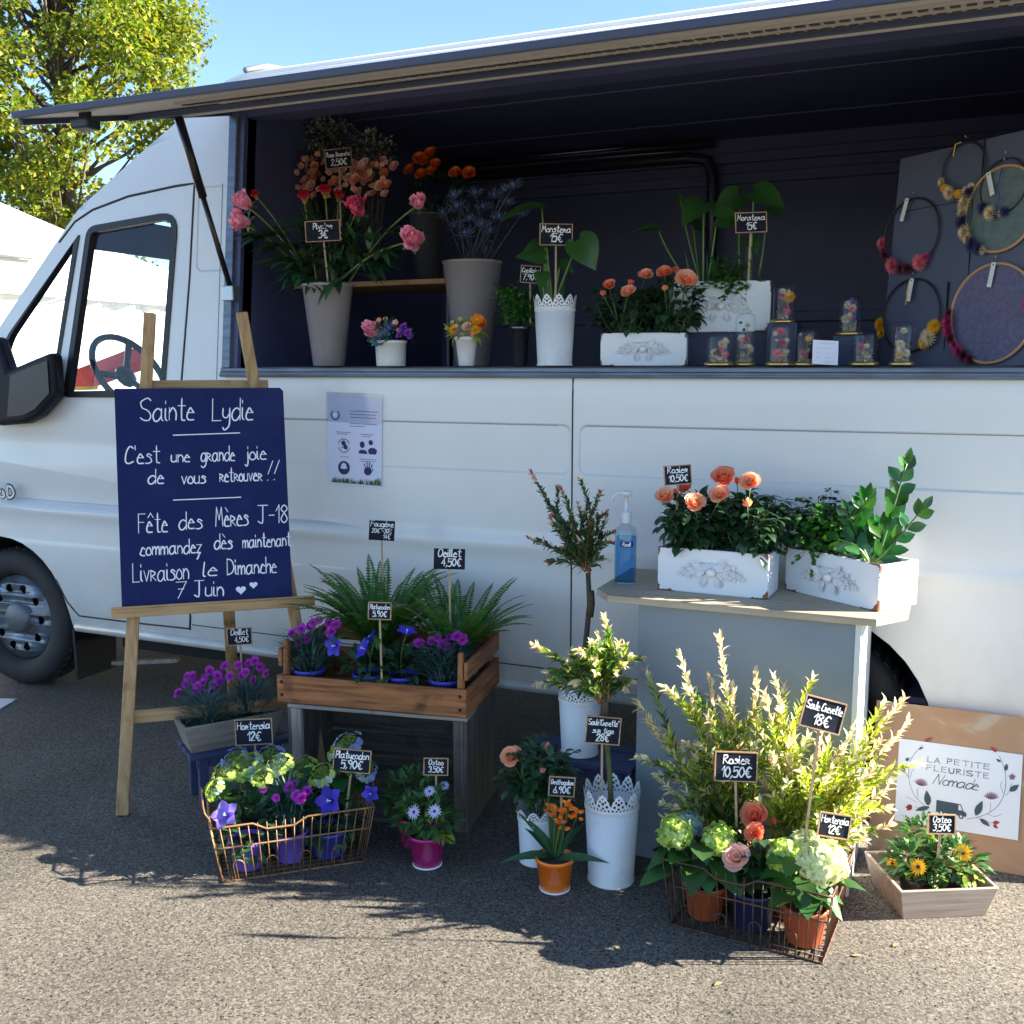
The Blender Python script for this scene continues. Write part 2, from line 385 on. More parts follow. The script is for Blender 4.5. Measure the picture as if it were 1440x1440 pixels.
struct(g.build('parking_line', pm('road paint', (.72, .72, .7), .7, col2=(.3, .3, .29), scale=14, thr=(.52, .62)), smooth=False))

# ================================================================== marquee tent behind the van
def marquee():
    t = thing('marquee_tent', 'white marquee tent with draped walls standing behind the front of the van', 'tent', (-11.5, 2.8, 0))
    pvc = pm('white tent canvas', (.70, .71, .69), .55, col2=(.62, .63, .61), scale=1.3, bump=.25, bscale=2.2, trans=.12)
    X0, X1, Y0, Y1, E = -15.0, -8.0, -.6, 6.1, 2.5
    rf = MB(); ap = V((-11.5, 2.75, 4.75)); n = 14
    C4 = [V((X1, Y0, E)), V((X1, Y1, E)), V((X0, Y1, E)), V((X0, Y0, E))]
    for k in range(4):
        a, b = C4[k], C4[(k+1) % 4]; prev = None
        for i in range(n+1):
            u = i/n; row = []
            for j in range(n+1):
                q = (a.lerp(b, j/n)).lerp(ap, u); q.z -= .16*sin(pi*u)*(1-.25*sin(pi*j/n)); row.append(rf.p(q))
            if prev:
                for j in range(n): rf.face((prev[j], prev[j+1], row[j+1], row[j]))
            prev = row
    rf.build('roof', pvc, t, world=True, weld=True)
    wl = MB(); va = MB(); po = MB()
    for k in range(4):
        a, b = C4[k], C4[(k+1) % 4]; d = (b-a).normalized(); nn = V((d.y, -d.x, 0)); N_ = 160; rows = []
        for z in (0, .5, 1.0, 1.5, 2.0, 2.3, 2.46):
            am = .12*(1-.55*abs(z-1.1)/1.4)
            rows.append([wl.p(V((*(a.lerp(b, j/N_)).xy, z))+nn*(am*(sin(j*.52+.9*sin(j*.11))+.5*sin(j*1.21+z*1.3))-.05)) for j in range(N_+1)])
        for r0, r1 in zip(rows, rows[1:]):
            for j in range(N_): wl.face((r0[j], r0[j+1], r1[j+1], r1[j]))
        rows = []
        for z, o_ in ((2.52, .03), (2.36, .05), (2.22, .055)):
            rows.append([va.p(V((*(a.lerp(b, j/60)).xy, z-(.03*abs(sin(j*pi/6)) if z < 2.3 else 0)))+nn*(o_+.008*sin(j*.7))) for j in range(61)])
        for r0, r1 in zip(rows, rows[1:]):
            for j in range(60): va.face((r0[j], r0[j+1], r1[j+1], r1[j]))
        p_ = MB(); p_.box(a.x-.04, a.x+.04, a.y-.04, a.y+.04, 0, 2.5); p_.build('pole', pm('tent pole', (.5, .5, .5), .4, .8), t, world=True, smooth=False)
        po.tube([a+V((0, 0, -.3))+nn*.07, b+V((0, 0, -.3))+nn*.07], .009, n=5)
    wl.build('wall', pvc, t, world=True); va.build('valance', pvc, t, world=True); po.build('eave_rope', pm('grey rope', (.25, .25, .27), .8), t, world=True)
    b = MB(); b.box(-7.97, -7.86, 2.9, 3.75, 2.52, 2.62); b.build('rolled_flap', pm('grey canvas roll', (.3, .3, .29), .8), t, world=True, bevel=.03)
marquee()

# ================================================================== tree
def big_tree():
    random.seed(5)
    base = V((-16.2, 12.0, 0)); t = thing('broadleaf_tree', 'broadleaf tree with yellow green crown rising behind the white tent', 'tree', base)
    bark = pm('tree bark', (.10, .075, .055), .9, col2=(.05, .04, .03), scale=9, bump=.6)
    tr = MB(); tr.tube([(0, 0, 0), (.05, 0, 1.5), (-.05, .1, 3.2), (.1, .05, 5.2), (.05, 0, 7.5), (.0, .1, 10.5)], .26, .05, 10)
    lf = MB(); cl = []
    for i in range(118):
        th = rnd(0, 2*pi); ph = math.acos(rnd(-1, 1)); k = rnd(.35, 1)**.5
        c = V((cos(th)*sin(ph)*2.45*k, sin(th)*sin(ph)*2.5*k, 7.2+cos(ph)*4.6*k))
        if c.z < 3.4: continue
        cl.append(c)
    # outstretched twigs on the right-hand side
    rv = V((_r.x, _r.y, 0))
    for a, z in ((2.75, 6.2), (2.5, 6.5), (2.2, 8.2), (2.3, 7.9), (2.4, 5.6), (2.3, 4.9), (1.9, 7.0)): cl.append(rv*a+V((0, 0, z)))
    for c in cl:
        s0 = V((0, 0, max(2.6, c.z-rnd(1.2, 2.4)))); tr.tube([s0, s0.lerp(c, .5)+V((0, 0, -.15)), c], .05, .012, 5)
        r0 = rnd(.38, .75)
        for k in range(int(560*r0/.55)):
            o_ = V((rnd(-1, 1), rnd(-1, 1), rnd(-.8, .8)))
            if o_.length > 1: continue
            p = c+o_*r0; d = V((rnd(-1, 1), rnd(-1, 1), rnd(-.9, .35)))
            lf.leaf(p, d, V((rnd(-.6, .6), rnd(-.6, .6), 1)), rnd(.09, .155), rnd(.065, .115), .2, .25, 2, mi=(0 if rnd() < .62 else 1))
    tr.build('trunk', bark, t)
    lf.build('crown', [pm('tree leaf', (.115, .17, .022), .5, isl=.45, isl_h=.02, trans=.42), pm('tree leaf yellowing', (.24, .24, .028), .5, isl=.35, isl_h=.02, trans=.42)], t)
big_tree()

# ================================================================== van
van = thing('van', 'white high roofed market van with its side hatch propped open over the counter', 'van', (-2.2, .95, 0))
def van_paint():
    m, t, N, L = nodes('white van paint')
    out = N('ShaderNodeOutputMaterial'); b = N('ShaderNodeBsdfPrincipled'); b.inputs['Roughness'].default_value = .32
    b.inputs['Coat Weight'].default_value = .35; b.inputs['Coat Roughness'].default_value = .12
    ge = N('ShaderNodeNewGeometry'); xs = N('ShaderNodeSeparateXYZ'); L(ge.outputs['Position'], xs.inputs[0])
    def mth(op, a, b_=None, c=None):
        n = N('ShaderNodeMath', operation=op)
        for i, q in enumerate((a, b_, c)):
            if q is None: continue
            if isinstance(q, (int, float)): n.inputs[i].default_value = q
            else: L(q, n.inputs[i])
        return n.outputs[0]
    n1 = N('ShaderNodeTexNoise'); n1.inputs['Scale'].default_value = 3.2; n1.inputs['Detail'].default_value = 8; n1.inputs['Roughness'].default_value = .65; L(ge.outputs['Position'], n1.inputs['Vector'])
    # road dirt, heavier low on the flank
    low = N('ShaderNodeMapRange'); low.inputs['From Min'].default_value = .75; low.inputs['From Max'].default_value = .3; L(xs.outputs[2], low.inputs['Value'])
    dirt = mth('MULTIPLY', mth('MULTIPLY', low.outputs[0], n1.outputs[0]), .85)
    # small dings and scuffs
    sc = N('ShaderNodeMapping'); sc.inputs['Scale'].default_value = (9, 9, 22); sc.inputs['Rotation'].default_value = (0, .5, 0); L(ge.outputs['Position'], sc.inputs[0])
    n2 = N('ShaderNodeTexNoise'); n2.inputs['Scale'].default_value = 2.3; n2.inputs['Detail'].default_value = 9; n2.inputs['Roughness'].default_value = .75; L(sc.outputs[0], n2.inputs['Vector'])
    mk = N('ShaderNodeMapRange'); mk.inputs['From Min'].default_value = .70; mk.inputs['From Max'].default_value = .76; mk.inputs['To Max'].default_value = .7; L(n2.outputs[0], mk.inputs['Value'])
    mot = N('ShaderNodeMapRange'); mot.inputs['From Min'].default_value = .35; mot.inputs['From Max'].default_value = .75; mot.inputs['To Max'].default_value = .24; L(n1.outputs[0], mot.inputs['Value'])
    mx = N('ShaderNodeMix', data_type='RGBA'); mx.inputs[6].default_value = (.76, .753, .735, 1); mx.inputs[7].default_value = (.60, .58, .54, 1); L(mot.outputs[0], mx.inputs[0])
    m2 = N('ShaderNodeMix', data_type='RGBA'); L(mx.outputs[2], m2.inputs[6]); m2.inputs[7].default_value = (.16, .14, .12, 1); L(dirt, m2.inputs[0])
    m3 = N('ShaderNodeMix', data_type='RGBA'); L(m2.outputs[2], m3.inputs[6]); m3.inputs[7].default_value = (.14, .12, .11, 1); L(mk.outputs[0], m3.inputs[0])
    L(m3.outputs[2], b.inputs['Base Color'])
    # pressed panels: rounded rectangles stamped into the flank
    def rr(cx, cz, hx, hz_, r):
        ax = mth('SUBTRACT', mth('ABSOLUTE', mth('SUBTRACT', xs.outputs[0], cx)), hx-r); az = mth('SUBTRACT', mth('ABSOLUTE', mth('SUBTRACT', xs.outputs[2], cz)), hz_-r)
        px, pz = mth('MAXIMUM', ax, 0), mth('MAXIMUM', az, 0)
        ln = mth('SQRT', mth('ADD', mth('MULTIPLY', px, px), mth('MULTIPLY', pz, pz)))
        sd = mth('SUBTRACT', ln, r); q = N('ShaderNodeMapRange'); q.interpolation_type = 'SMOOTHSTEP'; q.inputs['From Min'].default_value = -.006; q.inputs['From Max'].default_value = .006; L(sd, q.inputs['Value']); return q.outputs[0]
    h = mth('MULTIPLY', rr(-2.05, 1.236, .80, .087, .03), rr(.0, 1.236, 1.215, .087, .03))
    h = mth('MULTIPLY', h, rr(-2.845, 2.09, .075, .17, .03))
    wv = N('ShaderNodeTexNoise'); wv.inputs['Scale'].default_value = 1.4; wv.inputs['Detail'].default_value = 2; L(ge.outputs['Position'], wv.inputs['Vector'])
    bp = N('ShaderNodeBump'); bp.inputs['Strength'].default_value = 1; bp.inputs['Distance'].default_value = .006; L(h, bp.inputs['Height'])
    b2 = N('ShaderNodeBump'); b2.inputs['Strength'].default_value = .5; b2.inputs['Distance'].default_value = .02; L(wv.outputs[0], b2.inputs['Height']); L(bp.outputs[0], b2.inputs['Normal'])
    L(b2.outputs[0], b.inputs['Normal']); L(b.outputs[0], out.inputs[0]); return m
PAINT = van_paint()
NAVY = pm('dark interior panel', (.085, .095, .20), .55, col2=(.066, .076, .165), scale=3, bump=.05)
TRIM = pm('grey blue hatch trim', (.17, .21, .27), .38, .35, col2=(.09, .11, .15), scale=6, stretch=(1, 8, 8))
RUB = pm('black rubber', (.012, .012, .015), .5)
BLK = pm('black plastic', (.014, .015, .02), .38)
CLEAR = glass('window glass', (.93, .96, .97))
def VY(z):                                # the flank: leaning in above the waist, a rounded ledge lower down
    y = .108*max(0., z-1.45)
    y += .010*(1/(1+exp((z-.885)/.006)))*0 - .010*exp(-((z-.875)/.035)**2)
    if z < .5: y += .02*((.5-z)/.17)**2
    return y
WSL = [(-2.72, 2.70), (-2.80, 2.68), (-3.20, 2.45), (-3.58, 2.215), (-4.02, 1.74), (-4.36, 1.36), (-4.72, 1.16), (-4.98, .92), (-5.06, .62), (-5.02, .38), (-4.60, .33)]
def arch(cx, r=.41): return [(cx-r*cos(pi*k/18), .33+r*sin(pi*k/18)*1.0) for k in range(19)]
OUT = [(.35, .33), (.35, 2.70)]+WSL+arch(-4.10)[0:]+[(-3.66, .33)]+arch(-.42)+[(.02, .33)]
OPEN = [(-2.73, 1.50), (.26, 1.50), (.26, 2.555), (-2.73, 2.555)]
WIN = rpoly([(-3.525, 2.135), (-3.02, 2.175), (-3.07, 1.40), (-3.645, 1.395)], [.05, .10, .03, .03])
QTR = rpoly([(-3.565, 2.11), (-3.70, 1.40), (-4.10, 1.40), (-4.00, 1.66)], [.02, .02, .04, .05])
def skin(loops, flip, name, yoff=0.):
    bm = fill2d(loops)
    for k in range(1, 52):
        bmesh.ops.bisect_plane(bm, geom=bm.verts[:]+bm.edges[:]+bm.faces[:], plane_co=(0, .33+k*.047, 0), plane_no=(0, 1, 0))
    for z in (.83, .845, .86, .875, .89, .905, .92):
        bmesh.ops.bisect_plane(bm, geom=bm.verts[:]+bm.edges[:]+bm.faces[:], plane_co=(0, z, 0), plane_no=(0, 1, 0))
    b = MB()
    for v in bm.verts:
        v.index = len(b.v); x, z = v.co.x, v.co.y
        y = VY(z)
        if x < -3.9: y += .10*((-3.9-x)/1.1)**2
        b.p(x, 1.96-y if flip else y+yoff, z)
    bm.verts.index_update()
    for f in bm.faces:
        i = [v.index for v in f.verts]
        n = f.normal.z                     # outline was laid in x,y: +z faces become -y
        if (n < 0) != flip: i = i[::-1]
        b.face(i)
    bm.free(); return b
sk1 = skin([OUT, OPEN, WIN, QTR], False, 'side'); sk2 = skin([OUT, QTR, WIN], True, 'side')
body = MB()
for k in (sk1, sk2):
    o_ = len(body.v); body.v += k.v; body.f += [tuple(i+o_ for i in f) for f in k.f]; body.m += k.m
# roof, windscreen surround, bonnet, bumper and tail joining the two flanks
SEC = [(.35, .33), (.35, 1.2), (.35, 2.0), (.35, 2.62), (.35, 2.70), (.30, 2.70)]+[(-.2, 2.70), (-1, 2.70), (-1.8, 2.70), (-2.6, 2.70)]+WSL
def ycurve(x, z):
    y = VY(min(z, 2.70)); 
    if x < -3.9: y += .10*((-3.9-x)/1.1)**2
    return y
rows = []
for x, z in SEC:
    y = ycurve(x, z); row = []
    roof = z > 2.66 and x > -2.75
    for j in range(13):
        u = j/12; yy = y+(1.96-2*y)*u; cr = 1-abs(2*u-1)**5 if roof else 1-(2*u-1)**2
        dz = (.085*cr if roof else 0); dx = 0
        if x <= -2.75: dx = -.03*cr; dz = .02*cr if z > 1.3 else 0
        row.append(body.p(x+dx, yy, z+dz))
    rows.append(row)
for i, (a, b_) in enumerate(zip(rows, rows[1:])):
    za = SEC[i]
    if za in ((-3.58, 2.215), (-4.02, 1.74)): continue          # the windscreen opening
    for j in range(12): body.face((a[j], a[j+1], b_[j+1], b_[j]))
bo = body.build('body', PAINT, van, world=True, weld=True)
ws = MB(); rr_ = [r for r, s_ in zip(rows, SEC) if s_ in ((-3.58, 2.215), (-4.02, 1.74), (-4.36, 1.36))]
idx = [[ws.p(body.v[i]) for i in r] for r in rr_]
for a, b_ in zip(idx, idx[1:]):
    for j in range(12): ws.face((a[j], b_[j], b_[j+1], a[j+1]))
ws.build('windscreen', CLEAR, van, world=True)
# roof gutter and front cap seam
r_ = MB(); r_.tube([(.35, .115, 2.665), (-2.68, .115, 2.665), (-2.80, .12, 2.655)], .012, n=8); r_.build('roof_gutter', PAINT, van, world=True)
r_ = MB(); r_.tube([(-2.70, y, 2.705+.085*(1-abs(2*(y-.13)/1.7-1)**5)+.004) for y in [.13+1.7*k/12 for k in range(13)]], .012, n=6); r_.build('roof_seam', pm('grey sealant', (.16, .17, .2), .7), van, world=True)
# windows
def glazed(name, loop, wd, parent, y0=0.):
    inner = [(a, b) for a, b in loop]; cx = sum(a for a, _ in loop)/len(loop); cz = sum(b for _, b in loop)/len(loop)
    inn = []
    N_ = len(loop)
    for i in range(N_):
        a, b, c = V((*loop[i-1], 0)), V((*loop[i], 0)), V((*loop[(i+1)%N_], 0)); d = (c-a).normalized(); nn = V((-d.y, d.x, 0))
        if nn.dot(V((cx, cz, 0))-b) < 0: nn = -nn
        q = b+nn*wd; inn.append((q.x, q.y))
    if name == 'quarter_window': inn = [(cx+(a-cx)*.88, cz+(b-cz)*.93) for a, b in loop]
    m_ = MB(); R4 = [[m_.p(a, VY(b)+dy, b) for a, b in lp] for lp, dy in ((loop, -.006), (inn, -.006), (inn, .03), (loop, .03))]
    for r0, r1 in zip(R4, R4[1:]+R4[:1]):
        for i in range(N_): m_.face((r0[i], r0[(i+1)%N_], r1[(i+1)%N_], r1[i]))
    fr = m_.build(name, RUB, parent, world=True, smooth=False)
    g_ = MB(); g_.face([g_.p(a, VY(b)+.016, b) for a, b in inn][::-1]); g_.build('pane', CLEAR, fr, world=False, smooth=False)
    for v in fr.children[0].data.vertices: v.co = pmat(van).inverted() @ v.co
    return fr
glazed('door_window', WIN, .028, van); glazed('quarter_window', QTR, .022, van)
# door gap and other gaps in the panels
def gap(pts, r=.0045, name='panel_gap', dy=.002, mat=None):
    b = MB(); P = []
    for (x0, z0), (x1, z1) in zip(pts, pts[1:]):
        n = max(2, int(math.hypot(x1-x0, z1-z0)/.05))
        P += [(x0+(x1-x0)*k/n, VY(z0+(z1-z0)*k/n)+dy+(.10*((-3.9-(x0+(x1-x0)*k/n))/1.1)**2 if x0+(x1-x0)*k/n < -3.9 else 0), z0+(z1-z0)*k/n) for k in range(n)]
    P.append((pts[-1][0], VY(pts[-1][1])+dy, pts[-1][1])); b.tube(P, r, n=6); return b.build(name, mat or RUB, van, world=True)
gap([(-3.69, 2.075), (-3.60, 2.16), (-3.50, 2.205), (-3.30, 2.25), (-3.05, 2.275), (-2.945, 2.28), (-2.955, 1.9), (-2.985, 1.42), (-2.985, .75), (-2.99, .46), (-3.0, .40)], .006, 'door_gap')
gap([(-3.0, .405), (-3.3, .40), (-3.64, .40), (-3.70, .46), (-3.76, .56)], .005, 'door_gap')
gap([(-1.243, 1.49), (-1.243, .36)], .0035, 'panel_gap', .0012)
seal = pm('faint seam', (.30, .30, .31), .6)
gap([(-2.95, 1.322), (-1.30, 1.322)], .0016, 'panel_crease', 0, seal); gap([(-1.19, 1.322), (.35, 1.322)], .0016, 'panel_crease', 0, seal)
gap([(-2.985, .425), (-.85, .425)], .004, 'sill_gap', .003); gap([(-2.80, 2.27), (-2.80, 1.42)], .002, 'panel_crease', 0, seal)
# sill board along the bottom
b = MB(); b.tube([(x, .012, .345) for x in (-3.66, -3, -2, -.84)], .022, n=8); b.build('sill', PAINT, van, world=True)
# under the floor: chassis, tank, step
b = MB(); b.box(-4.9, .3, .25, 1.75, .24, .42); b.box(-3.5, -2.9, .12, .6, .24, .36); b.build('chassis', pm('underbody', (.012, .012, .013), .9), van, world=True, smooth=False)
b = MB(); p0 = at(160, 932, .10); b.bar(p0, p0+V((.34, .05, .04)), .035, .018); b.build('jack_bar', pm('worn steel', (.33, .32, .3), .5, .7, col2=(.12, .08, .05), scale=20), van, world=True, smooth=False)
# wheel arches (dark liners), wheels
def wheel(cx):
    ln = MB(); n = 20
    a = [[ln.p(cx-.405*cos(pi*k/n), y, .33+.405*sin(pi*k/n)) for k in range(n+1)] for y in (.012, .42)]
    for k in range(n): ln.face((a[0][k], a[0][k+1], a[1][k+1], a[1][k]))
    ln.face([ln.p(cx-.405*cos(pi*k/n), .42, .33+.405*sin(pi*k/n)) for k in range(n+1)])
    ln.build('arch_liner', pm('arch liner', (.012, .012, .013), .9), van, world=True)
    w_ = MB(); prof = [(.205, -.02), (.215, -.075), (.25, -.095), (.29, -.095), (.318, -.085), (.332, -.06), (.334, .06), (.318, .085), (.25, .095), (.205, .06)]
    w_.M = Matrix.Translation((cx, .145, .334)) @ Matrix.Rotation(pi/2, 4, 'X')
    w_.lathe([(r, -z) for r, z in prof], 48)
    for k in range(44):
        a = 2*pi*k/44; w_.M = Matrix.Translation((cx, .145, .334)) @ Matrix.Rotation(a, 4, 'Y'); 
        for dx in (-.045, 0, .045): w_.box(.331, .3375, dx-.012, dx+.012, -.013, .013)
    w_.M = None
    wh = w_.build('wheel', pm('tyre rubber', (.016, .016, .018), .75, col2=(.03, .028, .028), scale=9, bump=.2), van, world=True)
    lp = [[(.205*cos(2*pi*k/48), .205*sin(2*pi*k/48)) for k in range(48)]]
    for h in range(10):
        a = 2*pi*h/10; c_ = (.148*cos(a), .148*sin(a)); lp.append([(c_[0]+.021*cos(2*pi*k/16), c_[1]+.021*sin(2*pi*k/16)) for k in range(16)])
    bm = fill2d(lp, .004); d = MB()
    for v in bm.verts:
        v.index = len(d.v); rr = v.co.xy.length; dish = .03*(1-min(1, abs(rr-.15)/.07))
        d.p(cx+v.co.x, .095-dish-v.co.z, .334+v.co.y)
    for f in bm.faces: d.face([v.index for v in f.verts])
    bm.free()
    rm = d.build('rim', pm('painted steel rim', (.25, .30, .36), .35, .6, col2=(.12, .12, .13), scale=12), van, world=True)
    rm.data.transform(Matrix.Identity(4)); hub = MB(); hub.M = Matrix.Translation((cx, .09, .334)) @ Matrix.Rotation(pi/2, 4, 'X'); hub.lathe([(0, .045), (.06, .043), (.075, .03), (.085, 0)], 24)
    for k in range(5): hub.ball((.095*cos(2*pi*k/5), .095*sin(2*pi*k/5), .012), .011, 6)
    hb = hub.build('hub_cap', pm('hub metal', (.16, .17, .19), .5, .6), van, world=True)
    bk = MB(); bk.M = Matrix.Translation((cx, .13, .334)) @ Matrix.Rotation(pi/2, 4, 'X'); bk.lathe([(0, 0), (.205, 0), (.205, -.06), (0, -.06)], 24); bd = bk.build('brake_drum', pm('brake drum', (.02, .018, .016), .8), van, world=True)
    for q in (rm, hb, bd):
        q.parent = wh
wheel(-4.10); wheel(-.42)
b = MB(); b.hexa([(-3.74, .06, .07), (-3.725, .06, .07), (-3.725, .30, .07), (-3.74, .30, .07)], [(-3.72, .03, .50), (-3.705, .03, .50), (-3.705, .30, .50), (-3.72, .30, .50)]); b.build('mud_flap', RUB, van, world=True, smooth=False)
# wing mirror
b = MB(); ml = [(-6, 472), (10, 520), (40, 507), (72, 494), (77, 558), (52, 586), (33, 596), (0, 599), (-30, 596), (-34, 480)]
a = [b.p(at(x, y, -.10)) for x, y in ml]; c = [b.p(at(x, y, -.10)+V((-.02, .09, 0))) for x, y in ml]
N_ = len(a); b.face(a[::-1]); b.face(c)
for k in range(N_): b.face((a[k], a[(k+1)%N_], c[(k+1)%N_], c[k]))
mi_ = b.build('wing_mirror', pm('mirror plastic', (.008, .009, .014), .55, spec=.25), van, world=True, bevel=.028, seg=4); b = MB(); b.face([b.p(at(x, y, -.106)) for x, y in ((14, 528), (40, 517), (66, 507), (69, 553), (48, 576), (32, 584), (10, 586))]); 
mg = b.build('mirror_glass', pm('dark mirror', (.010, .014, .03), .35, .0), van, world=True, smooth=False); mg.parent = mi_
b = MB(); b.bar((-3.72, -.03, 1.50), (-3.70, .03, 1.50), .08, .12); ma = b.build('mirror_arm', BLK, van, world=True, smooth=False); ma.parent = mi_
# model lettering on the front wing, cut off by the picture's edge: o b o D
b = MB(); p0 = at(0, 699, 0); p0.y = -.004; b.M = Matrix.Translation(p0); b.text('bo', -.043, 0, .062, .022, .22, y=.0012, font=None); b.text('D', .058, 0, .056, .022, y=.0012); b.build('badge', BLK, van, world=True, smooth=False)
b = MB(); b.M = Matrix.Translation(p0); b.text('bo', -.043, 0, .062, .010, .22, y=-.001, mi=0); b.text('D', .058, 0, .056, .010, y=-.001); b.build('badge', pm('badge silver', (.65, .66, .68), .4, .3), van, world=True, smooth=False)

# ---- cargo space
IX0, IX1 = -2.70, .29
b = MB()
b.hexa([(IX0-.02, .03, .45), (IX0, .03, .45), (IX0, 1.86, .45), (IX0-.02, 1.86, .45)], [(IX0-.02, .03, 1.5), (IX0, .03, 1.5), (IX0, 1.86, 1.5), (IX0-.02, 1.86, 1.5)]); b.hexa([(IX0-.02, .03, 1.501), (IX0, .03, 1.501), (IX0, 1.86, 1.501), (IX0-.02, 1.86, 1.501)], [(IX0-.02, .155, 2.66), (IX0, .155, 2.66), (IX0, 1.86, 2.66), (IX0-.02, 1.86, 2.66)]); b.box(IX1, IX1+.02, .09, 1.86, .45, 2.66)      # front bulkhead, tail wall
b.box(IX0, IX1, 1.83, 1.86, .45, 2.66)
b.box(IX0, IX1, .10, 1.86, .43, .45)
b.box(IX0, IX1, .16, 1.83, 2.64, 2.66)
b.build('cargo_lining', NAVY, van, world=True, smooth=False)
b = MB()                                   # pressed ribs of the far wall and roof bows
for z in (1.75, 2.42, 2.52): b.box(IX0, IX1, 1.80, 1.83, z, z+.05)
for y in (.75, 1.4): b.box(IX0, IX1, y, y+.03, 2.632, 2.64)
b.build('wall_rib', NAVY, van, world=True, bevel=.006)
DKR = pm('dark rail', (.045, .055, .075), .3, .5)
b = MB()
p1, p2 = at(1005, 188, 1.76), at(668, 222, 1.76)
z1 = (p1.z+p2.z)/2
b.box(p2.x-.5, p1.x, 1.74, 1.80, z1-.01, z1+.03); b.box(p2.x-.5, p1.x, 1.72, 1.80, z1-.055, z1-.03)
b.tube([(p2.x-.4, 1.75, z1-.10), (p1.x-.12, 1.75, z1-.10), (p1.x-.03, 1.75, z1-.12), (p1.x, 1.75, z1-.20), (p1.x, 1.75, 1.3)], .028, n=8)
b.build('sliding_door_rail', DKR, van, world=True)
# hatch frame: sill, posts and header
b = MB()
b.box(-2.765, .31, -.022, .10, 1.488, 1.508)
b.box(-2.765, .31, -.016, .085, 1.508, 1.524)
b.box(-2.765, .31, -.026, -.010, 1.492, 1.500)
b.hexa([(-2.765, -.008, 1.524), (-2.725, -.008, 1.524), (-2.725, .08, 1.524), (-2.765, .08, 1.524)], [(-2.765, .103, 2.56), (-2.725, .103, 2.56), (-2.725, .185, 2.56), (-2.765, .185, 2.56)])
b.build('hatch_frame', TRIM, van, world=True, bevel=.003)
b = MB(); b.hexa([(-2.725, .01, 1.524), (-2.70, .01, 1.524), (-2.70, .09, 1.524), (-2.725, .09, 1.524)], [(-2.725, .118, 2.55), (-2.70, .118, 2.55), (-2.70, .195, 2.55), (-2.725, .195, 2.55)])
b.box(-2.725, .29, .125, .24, 2.528, 2.558); b.build('frame_seal', NAVY, van, world=True, smooth=False)
b = MB(); b.box(-2.70, .29, .088, .62, 1.512, 1.530); b.box(-2.70, .29, .60, .62, .45, 1.512); b.build('counter_board', pm('dark counter', (.035, .04, .055), .4), van, world=True, bevel=.003)
WLIGHT = wood('light shelf wood', (.52, .32, .16), (.34, .19, .085), 'x')
p1, p2 = at(355, 404, .42), at(640, 409, .42)
b = MB(); b.box(p1.x, p2.x, .42, .86, 1.868, 1.889)
sh_ = b.build('flower_shelf', WLIGHT, van, world=True, bevel=.002)
b = MB()
for x in (p1.x+.95, p2.x-.05): b.box(x, x+.03, .46, .80, 1.53, 1.868)
b.build('shelf_leg', NAVY, van, world=True, smooth=False)
# ---- the hatch lid, hinged above the opening
HX0, HX1 = -2.76, .33
hA, hB = V((0, .112, 2.566)), V((0, -.96, 2.305))
dn = (hB-hA).normalized(); nu = V((0, -dn.z, dn.y)); nu = nu if nu.z > 0 else -nu
def lidbox(b, u0, u1, h0, h1, x0, x1, mi=0):
    L_ = (hB-hA).length
    P = lambda x, u, h: hA+dn*(u*L_)+nu*h+V((x, 0, 0))
    b.hexa([P(x0, u1, h0), P(x1, u1, h0), P(x1, u0, h0), P(x0, u0, h0)], [P(x0, u1, h1), P(x1, u1, h1), P(x1, u0, h1), P(x0, u0, h1)], mi)
b = MB(); lidbox(b, 0, 1, 0, .010, HX0, HX1); lid = b.build('hatch_lid', PAINT, van, world=True, bevel=.004)
LINE = pm('hatch lining', (.50, .44, .38), .6, col2=(.40, .36, .32), scale=5)
b = MB(); lidbox(b, .02, .985, -.012, -.002, HX0+.02, HX1-.02); q = b.build('lid_lining', LINE, van, world=True, smooth=False); q.parent = lid
b = MB(); lidbox(b, .985, 1.006, -.010, .012, HX0-.004, HX1+.004); lidbox(b, 0, .985, -.03, .016, HX0-.006, HX0+.012); lidbox(b, .55, .57, -.035, -.012, HX0+.02, HX1-.02)
q = b.build('lid_edging', pm('navy lid edging', (.055, .075, .135), .35, .3), van, world=True, bevel=.004); q.parent = lid
SLAT = pm('slotted rail', (.30, .28, .26), .5, .3)
for u in (.60, .80):
    b = MB(); lidbox(b, u, u+.06, -.020, -.0122, HX0+.5, HX1-.05, 0)
    x = HX0+.52
    while x < HX1-.08: lidbox(b, u+.012, u+.048, -.024, -.0202, x, x+.022, 1); x += .034
    q = b.build('slotted_rail', [pm('rail face', (.42, .39, .36), .5), pm('rail slot', (.05, .045, .04), .7)], van, world=True, smooth=False); q.parent = lid
b = MB(); lidbox(b, .30, .335, -.03, -.0122, HX0+.05, HX1-.05); q = b.build('lid_batten', pm('pale batten', (.55, .52, .47), .6), van, world=True, smooth=False); q.parent = lid
b = MB(); c_ = hA+dn*((hB-hA).length*.93)+V((HX0+.22, 0, 0)); b.box(c_.x-.035, c_.x+.035, c_.y-.03, c_.y+.03, c_.z-.065, c_.z-.035); b.box(c_.x-.015, c_.x+.015, c_.y-.015, c_.y+.015, c_.z-.05, c_.z+.0)
q = b.build('floodlight', BLK, van, world=True, bevel=.006); q.parent = lid
